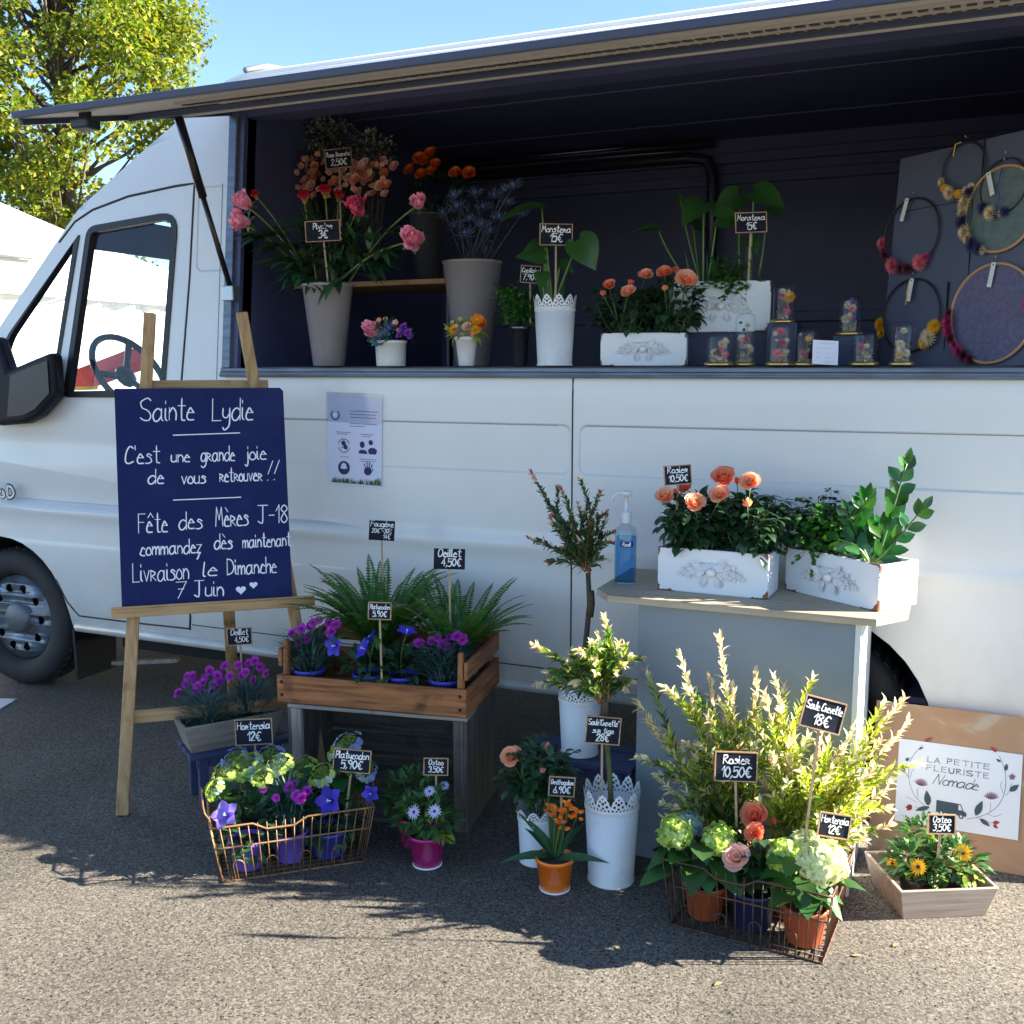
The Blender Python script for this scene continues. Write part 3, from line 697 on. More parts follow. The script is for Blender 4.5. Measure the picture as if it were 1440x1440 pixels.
# gas strut
lo = V((-2.70, -.012, 1.84)); hi = hA+dn*.36+V((HX0+.03, 0, -.03))
b = MB(); b.tube([lo, lo.lerp(hi, .62)], .011, n=10); b.tube([lo.lerp(hi, .55), hi], .017, n=10); b.build('gas_strut', pm('strut black', (.012, .012, .016), .3), van, world=True)
b = MB(); b.box(lo.x-.03, lo.x+.025, lo.y-.02, lo.y+.03, lo.z-.05, lo.z+.01); b.build('strut_bracket', pm('bracket steel', (.35, .4, .45), .35, .8), van, world=True, bevel=.004)
# ---- cab inside
b = MB(); b.hexa([(-4.75, .16, .7), (-3.85, .16, .7), (-3.85, 1.80, .7), (-4.75, 1.80, .7)], [(-4.70, .22, 1.18), (-3.90, .14, 1.42), (-3.90, 1.82, 1.42), (-4.70, 1.74, 1.18)])
b.build('dashboard', pm('dashboard', (.018, .02, .026), .6), van, world=True, bevel=.02)
b = MB(); b.box(-3.60, -2.74, .15, 1.80, 2.26, 2.28); b.box(-3.1, -2.74, .15, 1.80, .45, 1.2); b.build('cab_lining', NAVY, van, world=True, smooth=False)
b = MB(); c_ = V((-3.66, .42, 1.50)); M_ = Matrix.Translation(c_) @ Matrix.Rotation(R(58), 4, 'Y'); b.M = M_
b.tube([(.205*cos(2*pi*k/32), .205*sin(2*pi*k/32), 0) for k in range(32)], .016, n=8, closed=True)
for a in (R(30), R(150), R(270)): b.bar((0, 0, -.03), (.2*cos(a), .2*sin(a), 0), .03, .012)
b.ball((0, 0, -.03), .06, 10, sq=(1, 1, .5)); b.build('steering_wheel', BLK, van, world=True)
b = MB(); b.hexa([(-3.50, .2, .8), (-3.0, .2, .8), (-3.0, .7, .8), (-3.50, .7, .8)], [(-3.5, .22, 1.0), (-2.95, .22, 1.0), (-2.95, .7, 1.0), (-3.5, .7, 1.0)]); b.build('driver_seat', pm('seat cloth', (.03, .03, .04), .9), van, world=True, bevel=.04)
b = MB(); b.hexa([(-3.70, .16, 2.065), (-3.685, .16, 2.065), (-3.685, 1.80, 2.065), (-3.70, 1.80, 2.065)], [(-3.57, .18, 2.205), (-3.555, .18, 2.205), (-3.555, 1.78, 2.205), (-3.57, 1.78, 2.205)]); b.build('sun_visor', NAVY, van, world=True, bevel=.004)
# red and yellow cloth lying on the dashboard
b = MB(); RED = pm('red cloth', (.66, .045, .03), .75, bump=.2, bscale=14, trans=.25); YEL = pm('yellow cloth', (.62, .40, .03), .75, trans=.2)
pk = at(183, 490, 1.0); e1 = at(95, 524, .92); e2 = at(150, 520, .80); e3 = at(206, 503, .86); l1 = at(95, 544, .90); l2 = at(138, 543, .78); l3 = at(208, 518, .84); bk1 = at(215, 492, 1.35); bk0 = at(110, 520, 1.35)
I = [b.p(q) for q in (pk, e1, e2, e3, l1, l2, l3, bk1, bk0)]
b.face((I[0], I[1], I[2])); b.face((I[0], I[2], I[3])); b.face((I[1], I[4], I[5], I[2])); b.face((I[2], I[5], I[6], I[3])); b.face((I[0], I[3], I[7])); b.face((I[0], I[8], I[1])); b.face((I[0], I[7], I[8]))
y0 = [b.p(q+V((0, -.003, -.02))) for q in (l1, l2)]; y1 = [I[4], I[5]]; b.face((y1[0], y0[0], y0[1], y1[1]), 1)
J = [b.p(at(x, y, .82)) for x, y in ((150, 523), (160, 520), (161, 526), (151, 529))]; b.face(J, 2)
J2 = [b.p(q) for q in (at(95, 549, .9), at(138, 548, .8), at(208, 530, .84), at(212, 520, 1.35))]
o_ = b.build('folded_cloth', [RED, YEL, pm('white tag', (.7, .7, .68), .6)], None, smooth=False)
tag(o_, 'red cloth with yellow hem heaped on the dashboard inside the cab window', 'cloth')

# ================================================================== plant builders
LEAF = {
 'rose': pm('rose leaf', (.028, .075, .028), .38, isl=.5, isl_h=.02, trans=.22),
 'carn': pm('carnation leaf', (.055, .125, .11), .55, isl=.45, trans=.15),
 'fern': pm('fern leaf', (.06, .18, .028), .5, isl=.35, isl_h=.02, trans=.3),
 'maid': pm('maidenhair leaf', (.045, .16, .02), .5, isl=.4, isl_h=.02, trans=.35),
 'zz': pm('glossy leaf', (.025, .115, .014), .22, isl=.4, isl_h=.02, trans=.25, coat=.3),
 'mon': pm('monstera leaf', (.028, .10, .022), .3, isl=.3, isl_h=.015, trans=.3),
 'hyd': pm('hydrangea leaf', (.045, .13, .03), .45, isl=.4, isl_h=.02, trans=.3),
 'peo': pm('peony leaf', (.03, .085, .03), .35, isl=.45, trans=.2),
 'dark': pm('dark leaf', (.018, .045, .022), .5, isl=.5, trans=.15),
 'silver': pm('silver grey leaf', (.30, .34, .24), .5, isl=.7, trans=.1),
 'wil': pm('willow leaf', (.09, .17, .035), .5, isl=.45, isl_h=.02, trans=.35),
 'wily': pm('yellow green willow leaf', (.36, .43, .06), .5, isl=.35, isl_h=.02, trans=.4),
 'wilp': pm('pink willow tip', (.66, .46, .30), .55, isl=.3, isl_h=.02, trans=.4),
 'wilw': pm('cream willow tip', (.72, .67, .40), .55, isl=.2, isl_h=.01, trans=.4),
 'osteo': pm('daisy leaf', (.05, .13, .03), .5, isl=.45, isl_h=.02, trans=.25),
 'osty': pm('daisy leaf young', (.22, .30, .04), .5, isl=.3, trans=.3),
 'strap': pm('strap leaf', (.035, .10, .04), .35, isl=.3, trans=.2),
 'platy': pm('bellflower leaf', (.03, .085, .035), .45, isl=.4, trans=.2),
 'lime': pm('lime leaf', (.30, .42, .06), .5, isl=.3, isl_h=.015, trans=.4),
 'eryn': pm('thistle stem', (.05, .065, .075), .6, isl=.3),
}
STEMG = pm('green stem', (.07, .13, .03), .5, isl=.3)
STEMW = pm('woody stem', (.10, .065, .035), .8, col2=(.05, .035, .02), scale=30, bump=.3)
STEMR = pm('reddish stem', (.26, .10, .04), .6)
SOIL = pm('potting soil', (.020, .014, .010), .95, col2=(.06, .045, .03), scale=60, bump=.8, bscale=80)

PET = dict(
 peach=pm('peach rose petal', (.88, .43, .27), .5, isl=.18, isl_h=.018, trans=.3), coral=pm('coral rose petal', (.84, .27, .16), .5, isl=.2, isl_h=.015, trans=.3),
 blush=pm('blush rose petal', (.90, .58, .49), .5, isl=.25, isl_h=.02, trans=.3), orange=pm('orange rose petal', (.72, .14, .02), .5, isl=.25, isl_h=.015, trans=.2),
 pink=pm('pink peony petal', (.88, .40, .52), .5, isl=.35, isl_h=.015, trans=.3), rosepink=pm('striped peony petal', (.74, .12, .24), .5, isl=.7, isl_h=.01, trans=.3), bud=pm('crimson bud petal', (.66, .03, .07), .4, isl=.15, trans=.15),
 carn=pm('purple carnation petal', (.52, .05, .50), .55, isl=.4, isl_h=.02, trans=.3), carnp=pm('pink carnation petal', (.75, .14, .38), .55, isl=.3, isl_h=.02, trans=.3),
 blue=pm('blue bellflower petal', (.07, .055, .58), .5, isl=.2, isl_h=.01, trans=.3), lilac=pm('lilac bellflower petal', (.30, .21, .66), .5, isl=.2, trans=.35),
 white=pm('white petal', (.74, .74, .78), .5, isl=.1, trans=.3), wviol=pm('white violet petal', (.60, .58, .78), .5, isl=.15, trans=.3),
 yellow=pm('yellow petal', (.84, .46, .015), .5, isl=.15, isl_h=.012, trans=.3), orng=pm('orange petal', (.86, .24, .01), .45, isl=.2, isl_h=.015, trans=.25),
 hydg=pm('green white hydrangea petal', (.56, .66, .30), .5, isl=.22, isl_h=.02, trans=.35), hydw=pm('cream hydrangea petal', (.74, .76, .45), .5, isl=.15, isl_h=.015, trans=.35),
 hydl=pm('lime hydrangea petal', (.45, .58, .12), .5, isl=.3, isl_h=.02, trans=.35), hydb=pm('blue hydrangea petal', (.26, .30, .62), .5, isl=.3, isl_h=.03, trans=.3), hydp=pm('pale blue green petal', (.34, .46, .44), .5, isl=.3, isl_h=.02, trans=.3),
 straw=pm('cream straw petal', (.72, .58, .36), .6, isl=.2, trans=.2), strawp=pm('pink straw petal', (.72, .16, .20), .6, isl=.35, isl_h=.02, trans=.2), wine=pm('wine dried petal', (.12, .015, .04), .6, isl=.4, trans=.1), navy=pm('navy dried petal', (.03, .035, .12), .7, isl=.5), must=pm('mustard ball', (.62, .30, .02), .8, bump=.6, bscale=150, isl=.1),
 dblue=pm('steel blue bract', (.06, .08, .20), .5, isl=.4), succ=pm('blue grey succulent', (.13, .22, .26), .5, isl=.2), purp=pm('purple floret', (.36, .10, .55), .5, isl=.3, trans=.2), mag=pm('magenta dried petal', (.50, .04, .16), .6, isl=.35, trans=.15),
)
CTR_Y = pm('yellow stamens', (.55, .34, .02), .8); CTR_D = pm('dark flower centre', (.035, .02, .02), .8); CTR_B = pm('violet flower centre', (.05, .04, .22), .8); WHT = pm('white pistil', (.8, .8, .75), .6)

_BM = {}
def bmesh_for(kind, mats, fn):
    if kind in _BM: return _BM[kind]
    random.seed(hash_(kind)); b = MB(); fn(b)
    o = b.build('bloom', mats, weld=False); me = o.data; bpy.data.objects.remove(o); _BM[kind] = me
    return me
def hash_(s): return sum(ord(c)*(i*7+3) for i, c in enumerate(s))
def f_rose(b, n=26, op=1.):
    for k in range(n):
        u = k/(n-1); az = k*2.39996
        t0 = .02+.35*u*op; t1 = (-.75+1.9*u)*op if op >= 1 else -.7+.7*u*op
        b.petal(az, .62+.42*u, .22+.42*u, t0, t1+.25*u, cup=.55-.25*u, r0=.03+.24*u, z0=-.45+.10*(1-u), n=4, m=4, frill=.03*u)
    for k in range(5): b.leaf((0, 0, -.45), (cos(k*1.26), sin(k*1.26), -.1), (0, 0, 1), .6, .2, droop=.3, mi=1)
    b.ball((0, 0, -.5), .17, 8, 1, (1, 1, .9))
def f_rosebud(b): 
    for k in range(11):
        u = k/10; b.petal(k*2.4, .95, .3+.28*u, .12+.12*u, -.38+.1*u, cup=.6, r0=.05+.12*u, z0=-.45, n=4, m=3, frill=.02)
    for k in range(5): b.leaf((0, 0, -.5), (cos(k*1.26)*.6, sin(k*1.26)*.6, 1), (-cos(k*1.26), -sin(k*1.26), .4), .6, .22, droop=-.1, mi=1)
    b.ball((0, 0, -.5), .18, 8, 1)
def f_peony(b):
    for k in range(9): b.petal(k*2.4, 1.12, .40, 1.0, -.75+rnd(-.15, .25), cup=.35, r0=.06, z0=-.55, n=5, m=4, frill=.09)
    for k in range(80):
        u = k/79; az = k*2.39996+rnd(-.3, .3)
        b.petal(az, .50+.30*u+rnd(-.06, .06), .13+.12*u, .05+.75*u+rnd(-.15, .15), -.6+1.0*u+rnd(-.3, .3), cup=.4, r0=.02+.16*u, z0=-.25+.30*(1-u)*rnd(.4, 1), n=3, m=4, frill=.08)
    for k in range(5): b.leaf((0, 0, -.45), (cos(k*1.26), sin(k*1.26), .0), (0, 0, 1), .6, .3, droop=.2, mi=1)
def f_peonybud(b):
    for k in range(12):
        u = k/11; b.petal(k*2.4, 1.25, .5, .45, -1.0, cup=.8, r0=.08+.06*u, z0=-.65, n=6, m=4, frill=.04)
    for k in range(5): b.petal(k*1.257, .95, .46, .75, -.85, cup=.8, r0=.12, z0=-.72, n=5, m=3, mi=1)
    b.ball((0, 0, -.66), .22, 8, 1)
def f_carn(b):
    for ring, (n, L, W, t0, t1, z0) in enumerate(((9, .95, .36, .55, 1.55, -.30), (9, .80, .32, .40, 1.30, -.26), (8, .62, .28, .25, 1.0, -.20), (7, .45, .22, .1, .6, -.14))):
        for k in range(n): b.petal(2*pi*k/n+ring*.4+rnd(-.12, .12), L*rnd(.9, 1.08), W, t0, t1+rnd(-.15, .15), cup=.18, r0=.04, z0=z0, n=3, m=8, frill=.085)
    b.lathe([(.10, -.80), (.17, -.55), (.15, -.25)], 8, mi=1)
def f_daisy(n, ln, wd, mc):
    def f(b):
        for k in range(n):
            az = 2*pi*k/n+rnd(-.06, .06); b.petal(az, ln+rnd(-.06, .06), wd, 1.35+rnd(-.12, .1), 1.6+rnd(-.1, .1), cup=.25, r0=.16, z0=rnd(-.01, .02), n=3, m=2, tip=.35)
        b.ball((0, 0, .02), .22, 10, 1, (1, 1, .5))
        for k in range(40): a = k*2.4; r = .2*sqrt(k/40); b.ball((r*cos(a), r*sin(a), .10-.06*(r/.2)**2), .03, 4, 1+(k > 22)*1)
        b.lathe([(.06, -.4), (.16, -.1), (.18, 0)], 8, mi=3)
    return f
def f_platy(b):
    for k in range(5):
        b.petal(2*pi*k/5, 1.0, .56, .55, 1.55, cup=.12, r0=.10, z0=-.28, n=5, m=4, tip=.55)
    b.tube([(0, 0, -.3), (0, 0, .18)], .05, .04, 6, mi=1)
    for k in range(5): a = 2*pi*k/5+.6; b.tube([(0, 0, .16), (.10*cos(a), .10*sin(a), .22)], .03, .015, 5, mi=1)
    b.lathe([(.04, -.55), (.13, -.4), (.14, -.25)], 8, mi=2)
def floret(b, M, r, mi, n=4):
    b.M = M
    for k in range(n): b.petal(2*pi*k/n+rnd(-.1, .1), r, r*.52, 1.25, 1.75, cup=.25, r0=r*.05, z0=0, n=2, m=2, mi=mi)
    b.M = None
def basis(n, roll=0):
    n = V(n).normalized(); return n.to_track_quat('Z', 'Y').to_matrix().to_4x4() @ Matrix.Rotation(roll, 4, 'Z')
def f_hyd(n=95, r=.30, flat=.8):
    def f(b):
        for k in range(n):
            u = (k+.5)/n; z = 1-1.45*u; q = sqrt(max(0, 1-z*z)); a = k*2.39996
            d = V((q*cos(a), q*sin(a), z)); R_ = 1+rnd(-.10, .08)
            floret(b, Matrix.Translation(V((d.x, d.y, d.z*flat))*.80*R_*rnd(.88, 1.08)) @ basis(d+V((rnd(-.55, .55), rnd(-.55, .55), rnd(-.4, .4))), rnd(0, 6)), r*rnd(.8, 1.15), 0 if rnd() < .75 else 1)
        b.ball((0, 0, -.1), .6, 10, 2, (1, 1, .8))
    return f
def f_lace(b):
    for k in range(90):
        a = k*2.4; r = .62*sqrt(k/90); b.ball((r*cos(a), r*sin(a), .16-.25*r*r+rnd(-.03, .03)), rnd(.035, .06), 5, 2)
    for k in range(13):
        a = 2*pi*k/13+rnd(-.15, .15); d = V((cos(a), sin(a), .8)); floret(b, Matrix.Translation(V((cos(a)*rnd(.7, .95), sin(a)*rnd(.7, .95), rnd(-.08, .08)))) @ basis(d, rnd(0, 6)), rnd(.26, .36), 0 if rnd() < .6 else 1)
    for k in range(9): a = k*.7; b.tube([(0, 0, -.6), (.6*cos(a), .6*sin(a), 0)], .02, n=4, mi=2)
def f_straw(b):
    for ring, (n, L, t) in enumerate(((9, .55, .35), (13, .75, .8), (17, .95, 1.2), (17, 1.0, 1.55))):
        for k in range(n): b.petal(2*pi*k/n+ring*.3, L*rnd(.9, 1.08), .13, t*.6, t+.15, cup=.4, r0=.06+.03*ring, z0=.08-.05*ring, n=3, m=2, tip=.5)
    b.ball((0, 0, .12), .20, 8, 1, (1, 1, .6))
def f_ball(b): b.ball((0, 0, 0), 1, 16, 0, jit=.03)
def f_thistle(b):
    b.ball((0, 0, .08), .22, 10, 0, (1, 1, 1.5), jit=.10)
    for k in range(40): a = k*2.4; z = rnd(-.2, .5); b.tube([(.18*cos(a), .18*sin(a), z), (.34*cos(a), .34*sin(a), z+.12)], .02, .004, 3)
    for k in range(16): a = 2*pi*k/16+rnd(-.1, .1); b.leaf((0, 0, -.22), (cos(a), sin(a), rnd(.15, .6)), (0, 0, 1), rnd(.9, 1.25), .15, fold=.3, droop=-.05, seg=3, sh=.3, mi=1)
def f_orni(b):
    for k in range(7):
        a = k*2.4; z = -.7+1.5*k/7; r = .55*(1-k/9)
        c = V((r*cos(a), r*sin(a), z)); b.M = Matrix.Translation(c) @ basis((cos(a), sin(a), .6))
        for j in range(6): b.petal(2*pi*j/6, .75, .26, .60, -.35, cup=.5, r0=.06, z0=-.12, n=3, m=2, tip=.3, mi=0)
        b.M = None; b.tube([(0, 0, z-.25), c], .03, n=4, mi=1)
    b.tube([(0, 0, -1.5), (0, 0, .9)], .04, n=5, mi=1)
def f_succ(b):
    for ring in range(4):
        n = 5+ring*2
        for k in range(n): b.petal(2*pi*k/n+ring*.5, .35+.2*ring, .24+.06*ring, .2+.38*ring, .1+.36*ring, cup=.35, r0=.04, z0=0, n=3, m=3, tip=.3)
KIND = dict(
 rose_peach=lambda: bmesh_for('rose_peach', [PET['peach'], LEAF['rose']], f_rose), rose_coral=lambda: bmesh_for('rose_coral', [PET['coral'], LEAF['rose']], f_rose),
 rose_blush=lambda: bmesh_for('rose_blush', [PET['blush'], LEAF['rose']], f_rose), rose_orange=lambda: bmesh_for('rose_orange', [PET['orange'], LEAF['rose']], f_rose),
 bud_peach=lambda: bmesh_for('bud_peach', [PET['peach'], LEAF['rose']], f_rosebud), bud_blush=lambda: bmesh_for('bud_blush', [PET['blush'], LEAF['rose']], f_rosebud), bud_orange=lambda: bmesh_for('bud_orange', [PET['orange'], LEAF['rose']], f_rosebud),
 bud_cream=lambda: bmesh_for('bud_cream', [PET['straw'], LEAF['rose']], f_rosebud), bud_coral=lambda: bmesh_for('bud_coral', [PET['coral'], LEAF['rose']], f_rosebud),
 peony=lambda: bmesh_for('peony', [PET['pink'], LEAF['peo']], f_peony), peony_striped=lambda: bmesh_for('peony_striped', [PET['rosepink'], LEAF['peo']], f_peony), peony_bud=lambda: bmesh_for('peony_bud', [PET['bud'], LEAF['lime']], f_peonybud),
 carn=lambda: bmesh_for('carn', [PET['carn'], LEAF['carn']], f_carn), carn_pink=lambda: bmesh_for('carn_pink', [PET['carnp'], LEAF['carn']], f_carn),
 platy=lambda: bmesh_for('platy', [PET['blue'], WHT, LEAF['platy']], f_platy), platy_lilac=lambda: bmesh_for('platy_lilac', [PET['lilac'], WHT, LEAF['platy']], f_platy),
 daisy_white=lambda: bmesh_for('daisy_white', [PET['wviol'], CTR_B, CTR_Y, LEAF['osteo']], f_daisy(15, .8, .13, 0)), daisy_yellow=lambda: bmesh_for('daisy_yellow', [PET['yellow'], CTR_D, CTR_Y, LEAF['osteo']], f_daisy(18, .8, .14, 0)),
 daisy_orange=lambda: bmesh_for('daisy_orange', [PET['orng'], CTR_Y, CTR_Y, LEAF['osteo']], f_daisy(14, .7, .2, 0)),
 hyd_green=lambda: bmesh_for('hyd_green', [PET['hydl'], PET['hydg'], LEAF['hyd']], f_hyd(70, .33)), hyd_white=lambda: bmesh_for('hyd_white', [PET['hydw'], PET['hydg'], LEAF['lime']], f_hyd(150, .26)), hyd_pale=lambda: bmesh_for('hyd_pale', [PET['hydp'], PET['hydg'], LEAF['hyd']], f_hyd(80, .28)),
 lace_lime=lambda: bmesh_for('lace_lime', [PET['hydl'], PET['hydp'], LEAF['lime']], f_lace), lace_blue=lambda: bmesh_for('lace_blue', [PET['hydb'], PET['hydp'], LEAF['lime']], f_lace), lace_pale=lambda: bmesh_for('lace_pale', [PET['hydp'], PET['hydb'], LEAF['lime']], f_lace),
 straw=lambda: bmesh_for('straw', [PET['straw'], PET['must']], f_straw), straw_pink=lambda: bmesh_for('straw_pink', [PET['strawp'], PET['strawp']], f_straw), straw_wine=lambda: bmesh_for('straw_wine', [PET['wine'], PET['wine']], f_straw), straw_mag=lambda: bmesh_for('straw_mag', [PET['mag'], PET['wine']], f_straw), straw_navy=lambda: bmesh_for('straw_navy', [PET['navy'], PET['navy']], f_straw),
 straw_yellow=lambda: bmesh_for('straw_yellow', [PET['yellow'], PET['must']], f_straw), ball_yellow=lambda: bmesh_for('ball_yellow', [PET['must']], f_ball),
 thistle=lambda: bmesh_for('thistle', [PET['dblue'], pm('pale thistle bract', (.13, .18, .30), .5, isl=.4)], f_thistle), orni=lambda: bmesh_for('orni', [PET['orng'], STEMG], f_orni), succ=lambda: bmesh_for('succ', [PET['succ']], f_succ),
 carn_violet=lambda: bmesh_for('carn_violet', [PET['purp'], LEAF['carn']], f_carn),
)
BSC = dict(peony=1.75, peony_striped=1.7, peony_bud=1.3, carn=1.2, carn_pink=1.2, carn_violet=1.15, platy=1.1)
def bloom(root, kind, p, face=(0, -.6, .8), r=.03, name='bloom', roll=None, local=False, label=None):
    o = bpy.data.objects.new(name, KIND[kind]()); COL.objects.link(o)
    if root is not None: o.parent = root
    M = pmat(root) if root is not None else Matrix.Identity(4)
    o.location = V(p) if local else M.inverted() @ V(p)
    n = V(face)
    if not local: n = M.to_3x3().inverted() @ n
    o.rotation_euler = basis(n, rnd(0, 6.28) if roll is None else roll).to_euler(); r *= BSC.get(kind, 1.08 if kind.startswith('rose') else 1.25 if kind.startswith('straw') else 1.35 if kind.startswith('bud') else 1); o.scale = (r, r, r)
    if label: o['label'] = label
    return o
def curve(a, b, bend=V((0, 0, 0)), n=5):
    a, b = V(a), V(b); return [a.lerp(b, k/n)+V(bend)*sin(pi*k/n) for k in range(n+1)]

def bush(b, c, rad, n, L, W, mi=0, out=1., up=.3, fold=.25, droop=.3, shell=.35, sh=.45, jl=.25, cluster=1, seg=3):
    """leaf clumps filling an ellipsoid round c"""
    c, rad = V(c), V(rad)
    for k in range(n):
        d = V((rnd(-1, 1), rnd(-1, 1), rnd(-1, 1)))
        while d.length > 1 or d.length < .05: d = V((rnd(-1, 1), rnd(-1, 1), rnd(-1, 1)))
        d.normalize(); q = rnd(shell, 1)**.6
        p = c+V((d.x*rad.x, d.y*rad.y, d.z*rad.z))*q
        dd = d*out+V((rnd(-.7, .7), rnd(-.7, .7), rnd(-.5, .5)+up))
        for j in range(cluster):
            e = dd+V((rnd(-.8, .8), rnd(-.8, .8), rnd(-.5, .5)))*(0 if cluster == 1 else 1)
            b.leaf(p, e, V((d.x*.4+rnd(-.3, .3), d.y*.4+rnd(-.3, .3), 1)), L*rnd(1-jl, 1+jl), W*rnd(1-jl, 1+jl), fold, droop, seg, mi, sh)
def rosebush(t, base, top, w, n=90, L=.042):
    """woody stems and compound leaves between base and top (local); w = half width"""
    b = MB(); s = MB(); base, top = V(base), V(top); h = (top-base).length
    for k in range(max(6, n//7)):
        a = k*2.4; e = base.lerp(top, rnd(.45, 1.0))+V((cos(a)*w*rnd(.3, 1), sin(a)*w*rnd(.3, .8), 0))
        P = curve(base+V((cos(a)*.015, sin(a)*.015, 0)), e, V((cos(a)*w*.15, sin(a)*w*.15, 0))); s.tube(P, .0022, .0012, 5)
        for j in range(7):
            q = P[min(5, 2+j//2)].lerp(P[min(5, 3+j//2)], rnd()); d = V((rnd(-1, 1), rnd(-1, 1), rnd(-.25, .45))).normalized()
            tip = q+d*rnd(.02, .045); s.tube([q, tip], .001, .0006, 3)
            sd = d.cross(V((0, 0, 1))).normalized() if abs(d.z) < .95 else V((1, 0, 0))
            b.leaf(tip, d+V((0, 0, rnd(-.3, .1))), (0, 0, 1), L*rnd(.8, 1.2), L*.62, .2, .35)
            for sg in (-1, 1): b.leaf(tip-d*.008, d*.4+sd*sg+V((0, 0, rnd(-.3, .2))), (0, 0, 1), L*rnd(.65, .95), L*.52, .2, .35)
    bush(b, base.lerp(top, .55), (w*.9, w*.75, h*.42), n, L, L*.6, out=.8, up=.1, cluster=2)
    b.build('foliage', LEAF['rose'], t); s.build('stem', STEMG, t); return
def carnation(t, base, w, h, n=150, mat='carn'):
    b = MB(); base = V(base)
    for k in range(int(n*2.3)):
        a = rnd(0, 2*pi); r = w*rnd(.05, .95); z = rnd(0, h*.62)*(1-.5*(r/w)**2)
        p = base+V((cos(a)*r*.8, sin(a)*r*.6, z)); d = V((cos(a)*rnd(.2, 1.1), sin(a)*rnd(.2, 1.1), rnd(.35, 1.2)))
        b.leaf(p, d, V((-cos(a), -sin(a), .5)), h*rnd(.28, .5), .0062, .3, rnd(.1, .5), 4, 0, .35)
    b.build('foliage', LEAF[mat], t)
def stems(t, pairs, r=.0016, mat=None, bend=.01, name='stem'):
    s = MB()
    for a, b_ in pairs: s.tube(curve(a, b_, V((rnd(-bend, bend), rnd(-bend, bend), 0))), r*1.2, r*.8, 5)
    return s.build(name, mat or STEMG, t)
def frond(b, s, p, d, L, W, curl, side=0., mi=0, n=30):
    """fern frond: leaflets along an arching midrib"""
    p, d = V(p), V(d).normalized(); pts = [p]; q = p; a = d.copy(); h = V((d.x, d.y, 0)).normalized() if V((d.x, d.y, 0)).length > .05 else V((1, 0, 0))
    N_ = n
    for i in range(N_):
        a = (a+V((0, 0, -curl*(.3+1.4*i/N_)/N_))+V((rnd(-.01, .01), rnd(-.01, .01), 0))).normalized(); q = q+a*L/N_; pts.append(q)
    s.tube(pts[::3]+[pts[-1]], .0022, .0008, 4)
    for i in range(2, N_+1):
        t = i/N_; dd = (pts[i]-pts[i-1]).normalized(); sd = dd.cross(V((0, 0, 1)))
        if sd.length < .1: sd = V((-h.y, h.x, 0))
        sd.normalize(); up = sd.cross(dd)
        w = W*(min(1, t*6+.15)*(1-t**2.2)**.8+.06)
        for sg in (-1, 1):
            b.leaf(pts[i], sd*sg+dd*.35-up*.05*rnd(0, 3), up, w*rnd(.9, 1.1), L/N_*1.35, .12, .15, 2, mi, .3)
def fern(t, base, n, L, W, spread=1., up=.9, bias=(0, 0, 0), curl=1.5, az=None):
    b, s = MB(), MB()
    for k in range(n):
        a = k*2.39996+rnd(-.2, .2) if az is None else rnd(*az)
        d = V((cos(a)*spread*rnd(.5, 1.1), sin(a)*spread*rnd(.5, 1.0), up*rnd(.5, 1.2)))+V(bias)
        frond(b, s, V(base)+V((cos(a)*.02, sin(a)*.02, 0)), d, L*rnd(.7, 1.1), W*rnd(.85, 1.1), curl*rnd(.6, 1.2))
    b.build('foliage', LEAF['fern'], t); s.build('stem', pm('fern midrib', (.10, .13, .03), .6), t)
def maidenhair(t, base, n, R_, H, drop=0., az=(0, 6.28)):
    b, s = MB(), MB(); base = V(base)
    for k in range(n):
        a = rnd(*az); reach = R_*rnd(.35, 1); e = base+V((cos(a)*reach, sin(a)*reach*.8, H*rnd(.25, 1)-drop*rnd(0, 1)*(reach/R_)))
        P = curve(base, e, V((0, 0, H*.22)), 7); s.tube(P, .0011, .0006, 4)
        for j in range(9):
            q = P[2+j//2 if j < 9 else 6].lerp(P[min(7, 3+j//2)], rnd()); d = V((rnd(-1, 1), rnd(-1, 1), rnd(-.7, .35))).normalized(); f = q+d*rnd(.012, .035)
            s.tube([q, f], .0006, n=3)
            for i in range(4):
                g = q.lerp(f, rnd(.3, 1.05)); b.leaf(g, d+V((rnd(-.9, .9), rnd(-.9, .9), rnd(-.6, .2))), (rnd(-.3, .3), rnd(-.6, .1), 1), rnd(.011, .018), rnd(.014, .020), .1, .2, 2, 0, .62)
    b.build('foliage', LEAF['maid'], t); s.build('stem', pm('dark wiry stem', (.02, .012, .01), .4), t)
